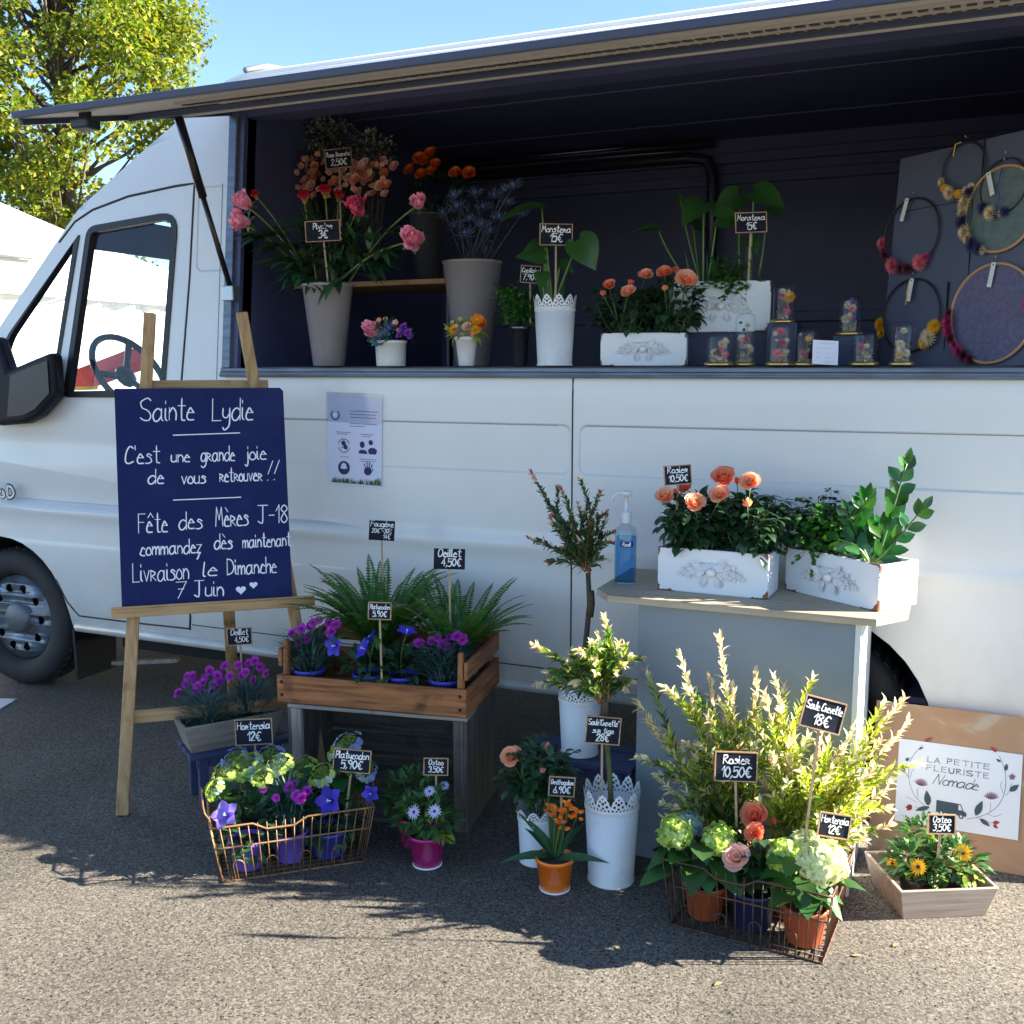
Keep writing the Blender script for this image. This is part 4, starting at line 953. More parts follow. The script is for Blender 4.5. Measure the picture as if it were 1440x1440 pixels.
def willow(t, shoots, tip=.35, dens=70, L=.036, W=.0095, mats=('wil', 'wily', 'wilp', 'wilw'), name='foliage', stem=STEMR, mid=.6, mixtip=.5, side=True, spread=.65):
    """shoots: (start, end, bend); leaves paler towards the ends of the shoots"""
    b, s = MB(), MB()
    def one(a, e, bend, lv, r):
        P = curve(a, e, bend, 8); ln = sum((P[i+1]-P[i]).length for i in range(8)); s.tube(P, r, r*.35, 5)
        n = int(dens*ln/.25)
        for k in range(n):
            t_ = .10+.90*(k/n); i = min(7, int(t_*8)); q = P[i].lerp(P[i+1], t_*8-i); d = (P[i+1]-P[i]).normalized()
            az = k*2.4+rnd(-.3, .3); o = d.orthogonal().normalized(); o = Matrix.Rotation(az, 3, d) @ o
            u = t_*lv
            if u > 1-tip: mi = 2 if rnd() < mixtip else 3
            elif u > 1-tip-mid*.5 and rnd() < .75: mi = 1 if rnd() < .7 else 3
            else: mi = 0 if rnd() < 1-mid*.6 else 1
            k2 = 1-.45*t_
            op = spread if u < 1-tip else spread*.62
            b.leaf(q, d+o*op*rnd(.4, 1.5)+V((rnd(-.25, .25), rnd(-.25, .25), rnd(-.25, .15))), d*.6-o*.2+V((rnd(-.4, .4), rnd(-.4, .4), .4)), L*k2*rnd(.6, 1.3), W*rnd(.75, 1.3), .3, rnd(-.2, .6), 3, mi, .42)
        if side and ln > .14:
            for k in range(2):
                j = rnd(.25, .7); i = min(7, int(j*8)); q = P[i]; d = (P[i+1]-P[i]).normalized(); o = Matrix.Rotation(rnd(0, 6.28), 3, d) @ d.orthogonal().normalized()
                sub.append((q, q+(d+o*.65).normalized()*ln*rnd(.25, .5)))
    for a, e, bend in shoots:
        sub = []; one(V(a), V(e), V(bend), 1., .0026)
        for q, e2 in sub:
            one2(b, s, q, e2, dens, L, W, tip, mixtip, mid, spread)
    b.build(name, [LEAF[m] for m in mats], t); s.build('stem', stem, t)
def one2(b, s, a, e, dens, L, W, tip, mixtip, mid, spread):
    P = curve(a, e, V((0, 0, .01)), 6); ln = (V(e)-V(a)).length; s.tube(P, .0014, .0006, 4); n = int(dens*ln/.25)
    for k in range(n):
        t_ = (k+.5)/n; i = min(5, int(t_*6)); q = P[i].lerp(P[i+1], t_*6-i); d = (P[i+1]-P[i]).normalized(); o = Matrix.Rotation(k*2.4, 3, d) @ d.orthogonal().normalized()
        if t_ > 1-tip*.8: mi = 2 if rnd() < mixtip else 3
        else: mi = 1 if rnd() < mid else 0
        b.leaf(q, d+o*spread*rnd(.6, 1.2), d*.6-o*.2+V((0, 0, .4)), L*(1-.4*t_)*rnd(.7, 1.1), W*rnd(.8, 1.2), .3, rnd(-.1, .3), 3, mi, .42)
def heart(b, p, d, n, L, W, mi=0, droop=.35):
    """heart shaped blade hung from p"""
    p, d, n = V(p), V(d).normalized(), V(n); sd = d.cross(n).normalized(); n = sd.cross(d).normalized()
    prof = [(-.16, .34), (-.12, .62), (.05, .92), (.22, 1.0), (.42, .90), (.62, .66), (.82, .32), (1.0, .0)]
    rows = []
    for t, w_ in prof:
        c = p+d*L*t-n*droop*L*max(0, t)**2
        cc = p if t < 0 else c
        rows.append([b.p(c-sd*W*.5*w_+n*.10*W*w_), b.p((c if t >= 0 else p)-sd*W*.2*w_+n*.035*W*w_), b.p(cc), b.p((c if t >= 0 else p)+sd*W*.2*w_+n*.035*W*w_), b.p(c+sd*W*.5*w_+n*.10*W*w_)])
    for a, c in zip(rows, rows[1:]):
        for j in range(4): b.face((a[j], a[j+1], c[j+1], c[j]), mi)
def hydleaves(b, c, w, n, L, up=.25, mi=0):
    for k in range(n):
        a = k*2.4+rnd(-.3, .3); r = w*rnd(.25, .8); p = V(c)+V((cos(a)*r*.6, sin(a)*r*.5, rnd(-.03, .03)))
        b.leaf(p, V((cos(a), sin(a)*.9, rnd(-.2, up+.2))), V((0, 0, 1)), L*rnd(.75, 1.2), L*.68, .18, rnd(.15, .6), 5, mi, .46, wave=.03)

# ================================================================== props used several times
def pot(t, r_top, r_bot, h, mat, name='pot', rim=.006, soil=True, band=None, z=0., wob=None):
    b = MB(); c = (0, 0, z)
    b.lathe([(0, .002), (r_bot-.003, 0), (r_bot, .004), (r_top-.001, h-rim*2), (r_top+rim*.4, h-rim*2), (r_top+rim*.4, h-.0015), (r_top, h), (r_top-.004, h-.002), (r_bot*.96, .02), (0, .02)], 40, c, wob=wob)
    o = b.build(name, mat, t)
    if band:
        for zz in band[1]:
            m_ = MB(); k = r_bot+(r_top-r_bot)*zz/h; m_.lathe([(k+.0002, zz-.003), (k+.002, zz-.002), (k+.002, zz+.002), (k+.0002, zz+.003)], 40, c); q = m_.build('pot_band', band[0], t); q.parent = o
    if soil:
        s_ = MB(); k = r_bot+(r_top-r_bot)*.86-.003; s_.lathe([(k, h*.86), (k*.6, h*.89), (0, h*.90)], 24, c); s_.build('soil', SOIL, t)
    return o
WMET = pm('white enamelled metal', (.74, .755, .77), .38, col2=(.56, .54, .50), scale=9, detail=8, thr=(.52, .78))
def lace_pot(t, r_top, r_bot, h, ns=11):
    """white metal pot with a pierced, scalloped rim"""
    b = MB(); hb = h*.80; k = r_bot+(r_top-r_bot)*.80
    b.lathe([(0, .003), (r_bot-.002, 0), (r_bot+.003, .002), (r_bot+.003, .006), (r_bot, .009), (k, hb), (k-.002, hb), (r_bot-.003, .02), (0, .02)], 48)
    for zz in (hb-.001, hb*.965): rr_ = r_bot+(r_top-r_bot)*zz/h; b.lathe([(rr_, zz-.0025), (rr_+.0022, zz-.001), (rr_+.0022, zz+.001), (rr_, zz+.0025)], 48)
    for j in range(70):
        a = 2*pi*j/70; rr_ = r_bot+(r_top-r_bot)*hb*.982/h; b.M = Matrix.Rotation(a, 4, 'Z') @ Matrix.Translation((rr_, 0, hb*.982)); b.box(-.001, .0014, -.0011, .0011, -.0028, .0028)
    b.M = None; body_ = b.build('pot', WMET, t)
    hr = h-hb; W = 1.0                     # one unit: width 1, height 1
    top = [(1, 0), (1, .36), (.93, .45), (.88, .62), (.78, .70), (.72, .85), (.60, .90), (.5, 1.0), (.40, .90), (.28, .85), (.22, .70), (.12, .62), (.07, .45), (0, .36), (0, 0)]
    cir = lambda cx, cy, rx, ry, n=10: [(cx+rx*cos(2*pi*i/n), cy+ry*sin(2*pi*i/n)) for i in range(n)]
    holes = [cir(.5, .76, .075, .06), cir(.33, .60, .07, .07), cir(.67, .60, .07, .07), cir(.5, .50, .10, .085), cir(.24, .36, .085, .075), cir(.76, .36, .085, .075), cir(.5, .26, .08, .07), cir(.13, .16, .065, .06), cir(.87, .16, .065, .06), cir(.37, .14, .06, .05), cir(.63, .14, .06, .05)]
    bm = fill2d([top]+holes)
    for x in (.2, .4, .6, .8): bmesh.ops.bisect_plane(bm, geom=bm.verts[:]+bm.edges[:]+bm.faces[:], plane_co=(x, 0, 0), plane_no=(1, 0, 0))
    rb = MB()
    for off in (0, -.0016):
        for u in range(ns):
            ids = {}
            for v in bm.verts:
                a = 2*pi*(u+v.co.x)/ns; zz = hb+hr*v.co.y; rr_ = r_bot+(r_top-r_bot)*zz/h+.004*v.co.y+off
                ids[v] = rb.p(rr_*cos(a), rr_*sin(a), zz)
            for f in bm.faces: rb.face([ids[v] for v in f.verts][::1 if off == 0 else -1])
    bm.free(); q = rb.build('pierced_rim', WMET, t, smooth=False); q.parent = body_
    return body_
CHALK = pm('black slate', (.011, .013, .024), .8, spec=.2, col2=(.022, .025, .038), scale=18, thr=(.45, .8))
CHK = pm('chalk ink', (.80, .80, .80), .8)
FRM = wood('sign frame wood', (.46, .30, .18), (.28, .16, .08), 'x', knots=False)
SGROUP = 'chalk price signs on sticks'
def sign(px, py, Y, wpx, hpx, lines, label, yb=None, roll=0., rz=None, tilt=.12, frame=True, lean=0., back=.02):
    """small slate on a stick, centred at photo pixel (px,py) on the plane y=Y; stick reaches down to world height yb"""
    c = at(px, py, Y); w_, h_ = size(wpx, c), size(hpx, c)
    t = thing('price_sign', label, 'price sign', (c.x, c.y, yb if yb is not None else c.z-.1), CRZ if rz is None else rz, SGROUP)
    hz = c.z-t.location.z
    M = Matrix.Translation((0, 0, hz)) @ Matrix.Rotation(roll, 4, 'Y') @ Matrix.Rotation(-tilt, 4, 'X')
    b = MB(); b.M = M; b.box(-w_/2, w_/2, -.0015, .0015, -h_/2, h_/2); b.build('slate', CHALK, t, smooth=False)
    if frame:
        b = MB(); b.M = M; e = .0034; f_ = .003
        for x0, x1, z0, z1 in ((-w_/2-e, w_/2+e, h_/2, h_/2+e), (-w_/2-e, w_/2+e, -h_/2-e, -h_/2), (-w_/2-e, -w_/2, -h_/2, h_/2), (w_/2, w_/2+e, -h_/2, h_/2)): b.box(x0, x1, -f_, f_*.7, z0, z1)
        b.build('frame', FRM, t, smooth=False)
    b = MB(); b.M = M
    n = len(lines)
    for i, ln in enumerate(lines):
        st, hh = ln[0], ln[1]*h_; zz = (ln[2] if len(ln) > 2 else (.12-.48*i))*h_; dx = (ln[3] if len(ln) > 3 else 0)*w_
        wid = textw(st, hh, .14); k = min(1., w_*.92/wid)
        b.text(st, -wid*k/2+dx, zz, hh, max(.0012, hh*.165), .14*1, .08, y=-.0022, jit=.04, wide=k)
    b.build('lettering', CHK, t, smooth=False)
    b = MB(); bot = V((lean, back, 0)); b.bar(bot, M @ V((0, .004, -h_*.35)), .0065, .0035, (0, 1, 0)); b.build('stick', pm('pale stick', (.50, .37, .24), .7, col2=(.36, .25, .15), scale=40), t, smooth=False)
    return t
DRW = None
def shabby():
    m, t, N, L = nodes('chipped white paint')
    out = N('ShaderNodeOutputMaterial'); b = N('ShaderNodeBsdfPrincipled'); b.inputs['Roughness'].default_value = .5
    tc = N('ShaderNodeTexCoord'); sx = N('ShaderNodeSeparateXYZ'); L(tc.outputs['Generated'], sx.inputs[0])
    def mth(op, a, c): 
        n = N('ShaderNodeMath', operation=op)
        for i, q in enumerate((a, c)):
            if isinstance(q, (int, float)): n.inputs[i].default_value = q
            else: L(q, n.inputs[i])
        return n.outputs[0]
    ax = mth('ABSOLUTE', mth('SUBTRACT', sx.outputs[0], .5), 0); az = mth('ABSOLUTE', mth('SUBTRACT', sx.outputs[2], .5), 0)
    edge = mth('MAXIMUM', mth('MULTIPLY', ax, 2), mth('MULTIPLY', az, 2))
    corner = mth('MULTIPLY', mth('MULTIPLY', ax, 2), mth('MULTIPLY', az, 2))
    ns = N('ShaderNodeTexNoise'); ns.inputs['Scale'].default_value = 38; ns.inputs['Detail'].default_value = 6; L(tc.outputs['Object'], ns.inputs['Vector'])
    a = mth('ADD', mth('ADD', mth('MULTIPLY', corner, .42), mth('MULTIPLY', mth('POWER', edge, 14.), .20)), mth('MULTIPLY', ns.outputs[0], .55))
    mr = N('ShaderNodeMapRange'); mr.inputs['From Min'].default_value = .70; mr.inputs['From Max'].default_value = .73; L(a, mr.inputs['Value'])
    n2 = N('ShaderNodeTexNoise'); n2.inputs['Scale'].default_value = 70; L(tc.outputs['Object'], n2.inputs['Vector'])
    rp = N('ShaderNodeValToRGB'); rp.color_ramp.elements[0].color = (.05, .022, .015, 1); rp.color_ramp.elements[1].color = (.34, .14, .08, 1); L(n2.outputs[0], rp.inputs[0])
    mx = N('ShaderNodeMix', data_type='RGBA'); L(mr.outputs[0], mx.inputs[0]); mx.inputs[6].default_value = (.76, .77, .79, 1); L(rp.outputs[0], mx.inputs[7]); L(mx.outputs[2], b.inputs['Base Color'])
    bp = N('ShaderNodeBump'); bp.invert = True; bp.inputs['Strength'].default_value = .6; bp.inputs['Distance'].default_value = .003; L(mr.outputs[0], bp.inputs['Height']); L(bp.outputs[0], b.inputs['Normal'])
    L(b.outputs[0], out.inputs[0]); return m
SHAB = shabby(); SHABS = pm('white side paint', (.76, .77, .79), .5, col2=(.45, .40, .37), scale=34, detail=6, thr=(.70, .74)); PLAS = pm('white plaster relief', (.74, .75, .76), .5, col2=(.60, .61, .63), scale=40)
def drawer(label, p, rz, w_, d_, h_, group='white drawer planters'):
    """open box of chipped white wood with a plaster garland on its front; p = front left bottom corner"""
    t = thing('drawer_planter', label, 'planter', p, rz, group); k = .012
    b = MB(); b.box(0, w_, 0, k, 0, h_); f_ = b.build('front_panel', SHAB, t, bevel=.004)
    b = MB(); b.box(w_-k, w_, k, d_, 0.003, h_-.004); b.build('side_panel', SHABS, t, bevel=.002)
    b = MB(); b.box(0, k, k, d_, 0.003, h_-.004); b.build('side_panel', SHABS, t, bevel=.002)
    b = MB(); b.box(k, w_-k, d_-k, d_, 0.003, h_-.004); b.build('back_panel', SHABS, t, bevel=.002)
    b = MB(); b.box(k, w_-k, k, d_-k, 0.003, h_*.72); b.build('soil', SOIL, t, smooth=False)
    random.seed(7); b = MB(); cx, cz = w_*.5, h_*.48; s = w_*.5
    for sg in (-1, 1):
        for i in range(10):
            u = i/9; x = cx+sg*s*(.13+.46*u); z = cz+h_*(.11*(1-u)-.06*u+.05*sin(i*2.1)); r_ = s*(.085*(1-u)+.03)
            b.M = Matrix.Translation((x, 0, z)) @ Matrix.Rotation(rnd(-.8, .8), 4, 'Y')
            b.ball((0, 0, 0), r_, 8, sq=(1.35, .42, .8), jit=.06)
            for j in range(3): b.M = None; b.leaf((x, -.001, z), (sg*rnd(.3, 1), -.25, rnd(-1, .7)), (0, -1, .1), r_*2.0, r_*1.1, .4, .2, 4)
        for i in range(5): b.leaf((cx+sg*s*.1, -.002, cz-.1*h_), (sg*rnd(.1, .8), -.2, -1), (0, -1, 0), s*.2, s*.085, .4, .2, 4)
    b.M = None
    for i in range(9): a = pi*i/8; b.ball((cx+.17*s*cos(a), -.001, cz+.13*s*sin(a)+.02*h_), s*.05, 8, sq=(1, .5, 1))
    g_ = b.build('plaster_garland', PLAS, t); g_.parent = f_
    b = MB(); b.ball((cx, -.010, cz+.02*h_), s*.085, 14, sq=(1, .8, 1)); q = b.build('knob', pm('pearl knob', (.78, .77, .74), .25, coat=.4), t); q.parent = f_
    return t
def crate_mats(): pass
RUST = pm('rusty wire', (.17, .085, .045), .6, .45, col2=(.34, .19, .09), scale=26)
def wire_basket(label, A, B, depth, h, flare, group='rusty wire baskets', darkmat=None):
    """A, B = front bottom corners on the ground"""
    A, B = V(A), V(B); ax = (B-A); L_ = ax.length; rz = atan2(ax.y, ax.x); t = thing('wire_basket', label, 'basket', (A+B)/2, rz, group)
    mat = darkmat or RUST; hw = L_/2; fl = flare
    def P(u, v, z):                        # u -1..1, v 0 front .. 1 back
        k = z/h; return V((u*(hw+fl*k), (v*depth)+(2*v-1)*fl*k, z+.003))
    def ring(z, r, name, jog=0):
        b = MB(); pts = []
        for (u0, v0), (u1, v1) in (((-1, 0), (1, 0)), ((1, 0), (1, 1)), ((1, 1), (-1, 1)), ((-1, 1), (-1, 0))):
            for k in range(12):
                q = P(u0+(u1-u0)*k/12, v0+(v1-v0)*k/12, z)
                if jog and v0 == v1 == 0 and 4 <= k <= 6: q.z -= jog
                pts.append(q)
        b.tube(pts, r, n=6, closed=True); return b.build(name, mat, t)
    ring(h, .0034, 'rim', .022); ring(h*.62, .0028, 'rail'); ring(0, .0032, 'base_rail')
    b = MB(); n = 18
    for v in (0, 1):
        for k in range(n+1):
            u = -1+2*k/n; b.tube([P(u, v, 0), P(u, v, h)], .0017, n=5)
        for k in range(2, n-1, 4):
            u0, u1 = -1+2*(k-.35)/n, -1+2*(k+.95)/n; z1 = h*.36
            pts = [P(u0, v, 0), P(u0, v, z1*.8)]+[P((u0+u1)/2-(u1-u0)/2*cos(pi*i/6), v, z1*.8+z1*.25*sin(pi*i/6)) for i in range(1, 6)]+[P(u1, v, z1*.8), P(u1, v, 0)]
            for q in pts: q.y += -.004 if v == 0 else .004
            b.tube(pts, .0017, n=5)
    for u in (-1, 1):
        for k in range(1, 11): b.tube([P(u, k/11, 0), P(u, k/11, h)], .0017, n=5)
    for k in range(1, 10): b.tube([P(-1, k/10, 0), P(1, k/10, 0)], .0017, n=5)
    for k in range(1, 14): b.tube([P(-1+2*k/14, 0, 0), P(-1+2*k/14, 1, 0)], .0017, n=5)
    b.build('wire_mesh', mat, t)
    for u in (-1, 1):                       # bent carrying loops at the two ends
        b = MB(); e = P(u, .2, h); f_ = P(u, .8, h); b.tube([e, e+V((u*.012, 0, .02)), e.lerp(f_, .15)+V((u*.016, 0, .034)), e.lerp(f_, .85)+V((u*.016, 0, .034)), f_+V((u*.012, 0, .02)), f_], .003, n=6); b.build('handle', mat, t)
    return t, P

# ================================================================== things on the van's counter
SZ = 1.5305
GREYB = pm('grey glazed bucket', (.30, .27, .27), .22, coat=.4, col2=(.26, .235, .24), scale=5)
def bucket(label, px, Y, wt, wb, h, z=SZ, mat=None, py=510, group='tall flower buckets'):
    p = at(px, py, Y); p.z = z; t = thing('flower_bucket', label, 'bucket', p, CRZ, group)
    b = MB(); b.lathe([(0, .004), (wb-.004, 0), (wb, .006), (wt*.985, h-.012), (wt+.003, h-.010), (wt+.003, h-.001), (wt, h), (wt-.004, h-.002), (wb*.95, .03), (0, .03)], 48); b.build('bucket_body', mat or GREYB, t)
    w_ = MB(); w_.lathe([(wt*.93, h*.80), (0, h*.80)], 24); w_.build('water', pm('bucket water', (.02, .025, .02), .1), t); return t
random.seed(11)
pb = bucket('tall pale grey bucket holding pink peonies at the left end of the counter', 463, .10, .100, .064, .322)
PBX = pb.location.copy()
PG = 'cut peonies in the tall grey bucket'
def peony(label, kind, px, py, Y, r, face, nl=13):
    h = at(px, py, Y); m = V((PBX.x+rnd(-.045, .045), PBX.y+rnd(-.03, .03), SZ+.15)); t = thing('cut_peony', label, 'flower', m, CRZ, PG)
    a, e = V((0, 0, 0)), toloc(t, h); rim = V((e.x*.16, 0, .17)); P = curve(a, rim, n=2)[:-1]+curve(rim, e-V(e-rim).normalized()*r*.6, V((0, 0, .03 if abs(e.x) > .1 else 0)), 6)
    s = MB(); s.tube(P, .0042, .0034, 7); s.build('stem', pm('peony stem', (.13, .17, .045), .45, isl=.15), t)
    b = MB()
    for k in range(nl):
        i = random.choice((2, 2, 3, 3, 4, 4, 5)); i = min(i, len(P)-2); q = P[i].lerp(P[i+1], rnd()); d = V((rnd(-1, 1)+e.x*1.5, rnd(-.9, .5), rnd(-.2, .7))).normalized()
        tip = q+d*rnd(.03, .07); s_ = V((-d.y, d.x, 0))
        for j in range(3): b.leaf(tip-d*.01, d+s_*(j-1)*.55+V((0, 0, rnd(-.2, .2))), (0, -.3, 1), rnd(.085, .14), rnd(.024, .038), .25, rnd(.15, .5), 5, 0, .42)
        b.tube([q, tip], .0016, .001, 4)
    b.build('foliage', LEAF['peo'], t); bloom(t, kind, h, face, r); return t
peony('open pink peony, upper of the two touching at the far left of the bucket', 'peony', 343, 284, .0, .042, (-.25, -.85, .5))
peony('open pink peony, lower of the two touching at the far left of the bucket', 'peony', 340, 311, -.02, .041, (-.3, -.95, .15))
peony('small closed crimson peony bud close above the two far left blooms', 'peony_bud', 358, 272, .05, .024, (-.4, -.2, .9), 8)
peony('closed crimson and green peony bud standing upright left of centre', 'peony_bud', 427, 274, .06, .033, (-.1, -.15, 1))
peony('closed crimson and green peony bud, tallest in the middle of the bucket', 'peony_bud', 457, 266, .10, .034, (0, -.1, 1))
peony('crimson peony bud leaning right behind the tallest bud', 'peony_bud', 477, 273, .17, .028, (.35, -.2, .9), 5)
peony('striped pink and white peony upright beside the price sign', 'peony_striped', 503, 292, .02, .043, (.05, -.65, .7))
peony('half open pink peony on the highest stem leaning far right', 'peony', 588, 286, .03, .030, (.4, -.8, .5))
peony('wide open pale pink peony on the lower stem leaning far right', 'peony', 580, 337, -.03, .044, (.5, -.8, .2))
sign(454, 325, -.02, 47, 27, [('Pivoine', .30), ('3€', .40)], "slate sign reading Pivoine 3€ among the peonies", yb=SZ+.29, roll=R(-3), back=.10)

# spray roses and the dark bunches on the wooden shelf behind
ZS = 1.890
DKB = pm('dark bucket', (.045, .045, .055), .35)
def shelf_bucket(label, px, Y, wt=.085, wb=.06, h=.25): return bucket(label, px, Y, wt, wb, h, ZS, DKB, 404, 'dark buckets on the wooden shelf')
shelf_bucket('dark bucket of spray roses hidden behind the peonies on the wooden shelf', 455, .56)
random.seed(12)
c = at(457, 262, .56); t = thing('spray_rose_bunch', 'bunch of small peach spray roses crowded behind the peonies', 'flowers', (c.x, c.y, ZS+.1), CRZ)
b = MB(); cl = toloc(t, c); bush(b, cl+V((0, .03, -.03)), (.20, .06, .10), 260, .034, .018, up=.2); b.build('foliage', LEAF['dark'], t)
HD = [(395, 232), (412, 228), (430, 222), (446, 214), (400, 245), (418, 240), (428, 250), (443, 243), (452, 252), (462, 240), (470, 256), (486, 235), (499, 234), (514, 230), (520, 245), (532, 232), (500, 250), (486, 262), (474, 270), (512, 252), (528, 258), (541, 250), (408, 262), (420, 262), (398, 268), (436, 262), (455, 265), (500, 268), (512, 240), (540, 232), (552, 231), (533, 262), (466, 226), (390, 252), (545, 262), (425, 235)]
for i, (x, y) in enumerate(HD):
    k = ('rose_blush', 'bud_blush', 'rose_peach', 'bud_blush', 'bud_cream', 'rose_blush')[i*5 % 6]
    bloom(t, k, at(x+rnd(-3, 3), y+rnd(-3, 3), .44+rnd(-.03, .06)), (rnd(-.3, .3), -1, rnd(.3, .9)), rnd(.018, .023) if 'bud' in k else rnd(.022, .028))
for k in range(60): bloom(t, random.choice(('rose_blush', 'bud_peach', 'rose_peach', 'bud_blush', 'bud_blush', 'bud_cream')), at(rnd(388, 545), rnd(222, 275), .50+rnd(-.04, .06)), (rnd(-.4, .4), -1, rnd(.2, .9)), rnd(.016, .022))
stems(t, [((rnd(-.03, .03), rnd(-.03, .03), 0), cl+V((rnd(-.17, .17), rnd(-.06, .02), rnd(-.08, .06)))) for k in range(24)])
sign(476, 223, .40, 36, 25, [('Rose Branchu', .25), ('2,50€', .34)], "dim slate sign reading Rose Branchu 2,50€ above the spray roses", yb=ZS+.1, roll=R(-6))
def dark_bunch(label, cx, cy, Y, rx, rz_, n, mat, L, W, bpx, name='foliage_bunch'):
    c = at(cx, cy, Y); t = thing(name, label, 'foliage', (c.x, c.y, ZS+.12), CRZ); b = MB(); cl = toloc(t, c)
    bush(b, cl, (rx, .10, rz_), n, L, W, up=.15, cluster=2, shell=.1); b.build('foliage', LEAF[mat], t)
    stems(t, [((rnd(-.03, .03), rnd(-.03, .03), 0), cl+V((rnd(-.7, .7)*rx, rnd(-.05, .05), rnd(-.5, .7)*rz_))) for k in range(18)], mat=STEMW); return t
random.seed(13)
shelf_bucket('dark bucket under the silvery foliage at the left end of the wooden shelf', 440, .74)
dark_bunch('tall bunch of fine silvery foliage high in the left corner of the hatch', 448, 192, .60, .175, .10, 620, 'silver', .019, .011, 440)
dark_bunch('low dark bunch of narrow foliage right of the silvery foliage', 522, 212, .60, .11, .09, 260, 'silver', .022, .009, 520)
shelf_bucket('dark bucket of orange roses at the right end of the wooden shelf', 600, .66, .075, .055, .30)
c = at(600, 235, .66); t = thing('orange_rose_bunch', 'bunch of orange roses in shade over the end of the wooden shelf', 'flowers', (c.x, c.y, ZS+.1), CRZ)
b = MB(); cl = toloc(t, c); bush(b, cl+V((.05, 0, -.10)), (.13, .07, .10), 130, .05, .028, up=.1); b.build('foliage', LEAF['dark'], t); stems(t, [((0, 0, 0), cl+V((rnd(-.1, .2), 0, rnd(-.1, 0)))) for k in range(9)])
for x, y in ((576, 238), (592, 245), (607, 240), (598, 226), (612, 230), (640, 243), (660, 243), (605, 215), (590, 222)): bloom(t, 'rose_orange', at(x, y, .58), (rnd(-.4, .4), -1, .6), rnd(.023, .029))

# thistle bucket
random.seed(14)
tb = bucket('tall grey bucket of blue thistles standing further back on the counter', 665, .33, .118, .072, .41)
c = at(675, 300, .33); t = thing('thistle_bunch', 'bunch of spiky steel blue thistles in the grey bucket', 'flowers', (tb.location.x, tb.location.y, SZ+.32), CRZ)
pr = []
for i, (x, y) in enumerate([(643, 291), (660, 308), (678, 316), (695, 275), (715, 285), (702, 305), (640, 275), (625, 300), (668, 272), (722, 262), (690, 325), (655, 330), (735, 300), (640, 318), (680, 292), (710, 268)]):
    p = at(x, y, .30+rnd(-.06, .08)); bloom(t, 'thistle', p, (rnd(-.5, .5), -.6, .8), rnd(.040, .055)); pr.append(((rnd(-.06, .06), rnd(-.05, .05), 0), toloc(t, p)))
stems(t, pr, .002, LEAF['eryn']); b = MB(); bush(b, toloc(t, c)+V((0, 0, -.05)), (.15, .08, .12), 120, .05, .008, up=.3); b.build('foliage', LEAF['eryn'], t)
random.seed(15)
# two small table bouquets
p = at(550, 513, .06); p.z = SZ; t = thing('table_bouquet', 'small bouquet with pink peony and grey succulent in a ribbed white pot', 'bouquet', p, CRZ, 'small bouquets on the counter')
pot(t, .059, .055, .098, pm('white ceramic', (.72, .73, .73), .4), wob=lambda k: 1+.02*(k % 2)*1.0)
b = MB(); bush(b, (0, 0, .125), (.085, .06, .035), 60, .04, .02); b.build('foliage', LEAF['rose'], t)
for k, x, y, r in (('peony', 524, 466, .037), ('succ', 537, 478, .05), ('thistle', 549, 462, .045), ('bud_blush', 533, 450, .015), ('bud_peach', 542, 449, .015), ('bud_blush', 556, 453, .017), ('carn_violet', 566, 460, .02), ('carn_violet', 573, 467, .02), ('carn_violet', 562, 470, .018), ('bud_peach', 560, 464, .014), ('carn_violet', 577, 473, .014)): bloom(t, k, at(x, y, .02), (rnd(-.3, .3), -.8, .6), r)
p = at(656, 513, .05); p.z = SZ; t = thing('table_bouquet', 'small bouquet of orange and yellow flowers in a smooth white cup', 'bouquet', p, CRZ, 'small bouquets on the counter')
pot(t, .041, .029, .108, pm('white ceramic', (.72, .73, .73), .4))
b = MB(); bush(b, (0, 0, .125), (.075, .05, .03), 60, .035, .016); b.build('foliage', LEAF['lime'], t)
for k, x, y, r in (('daisy_orange', 671, 449, .032), ('rose_orange', 677, 455, .02), ('straw_yellow', 638, 464, .018), ('straw_yellow', 669, 464, .018), ('rose_blush', 656, 459, .019), ('bud_cream', 647, 449, .013), ('bud_cream', 636, 453, .012), ('bud_blush', 641, 459, .014), ('bud_cream', 628, 462, .011), ('bud_cream', 650, 470, .013), ('bud_peach', 664, 470, .014)): bloom(t, k, at(x, y, .01), (rnd(-.3, .3), -.8, .6), r)
# cup with maidenhair
p = at(731, 512, .10); p.z = SZ; t = thing('maidenhair_pot', 'maidenhair fern in a dark shiny cup left of the white lace pot', 'potted plant', p, CRZ, 'maidenhair ferns')
pot(t, .036, .026, .145, pm('dark chrome', (.20, .19, .22), .12, .9)); maidenhair(t, (0, 0, .14), 34, .13, .18, .08); b = MB(); bush(b, (0, 0, .19), (.10, .06, .05), 160, .014, .015); b.build('foliage', LEAF['maid'], t)
sign(746, 386, .08, 26, 22, [('Capillaire', .28), ('7,90€', .36)], "slate sign reading Capillaire 7,90€ half hidden by a monstera leaf", yb=SZ+.15, roll=R(4))
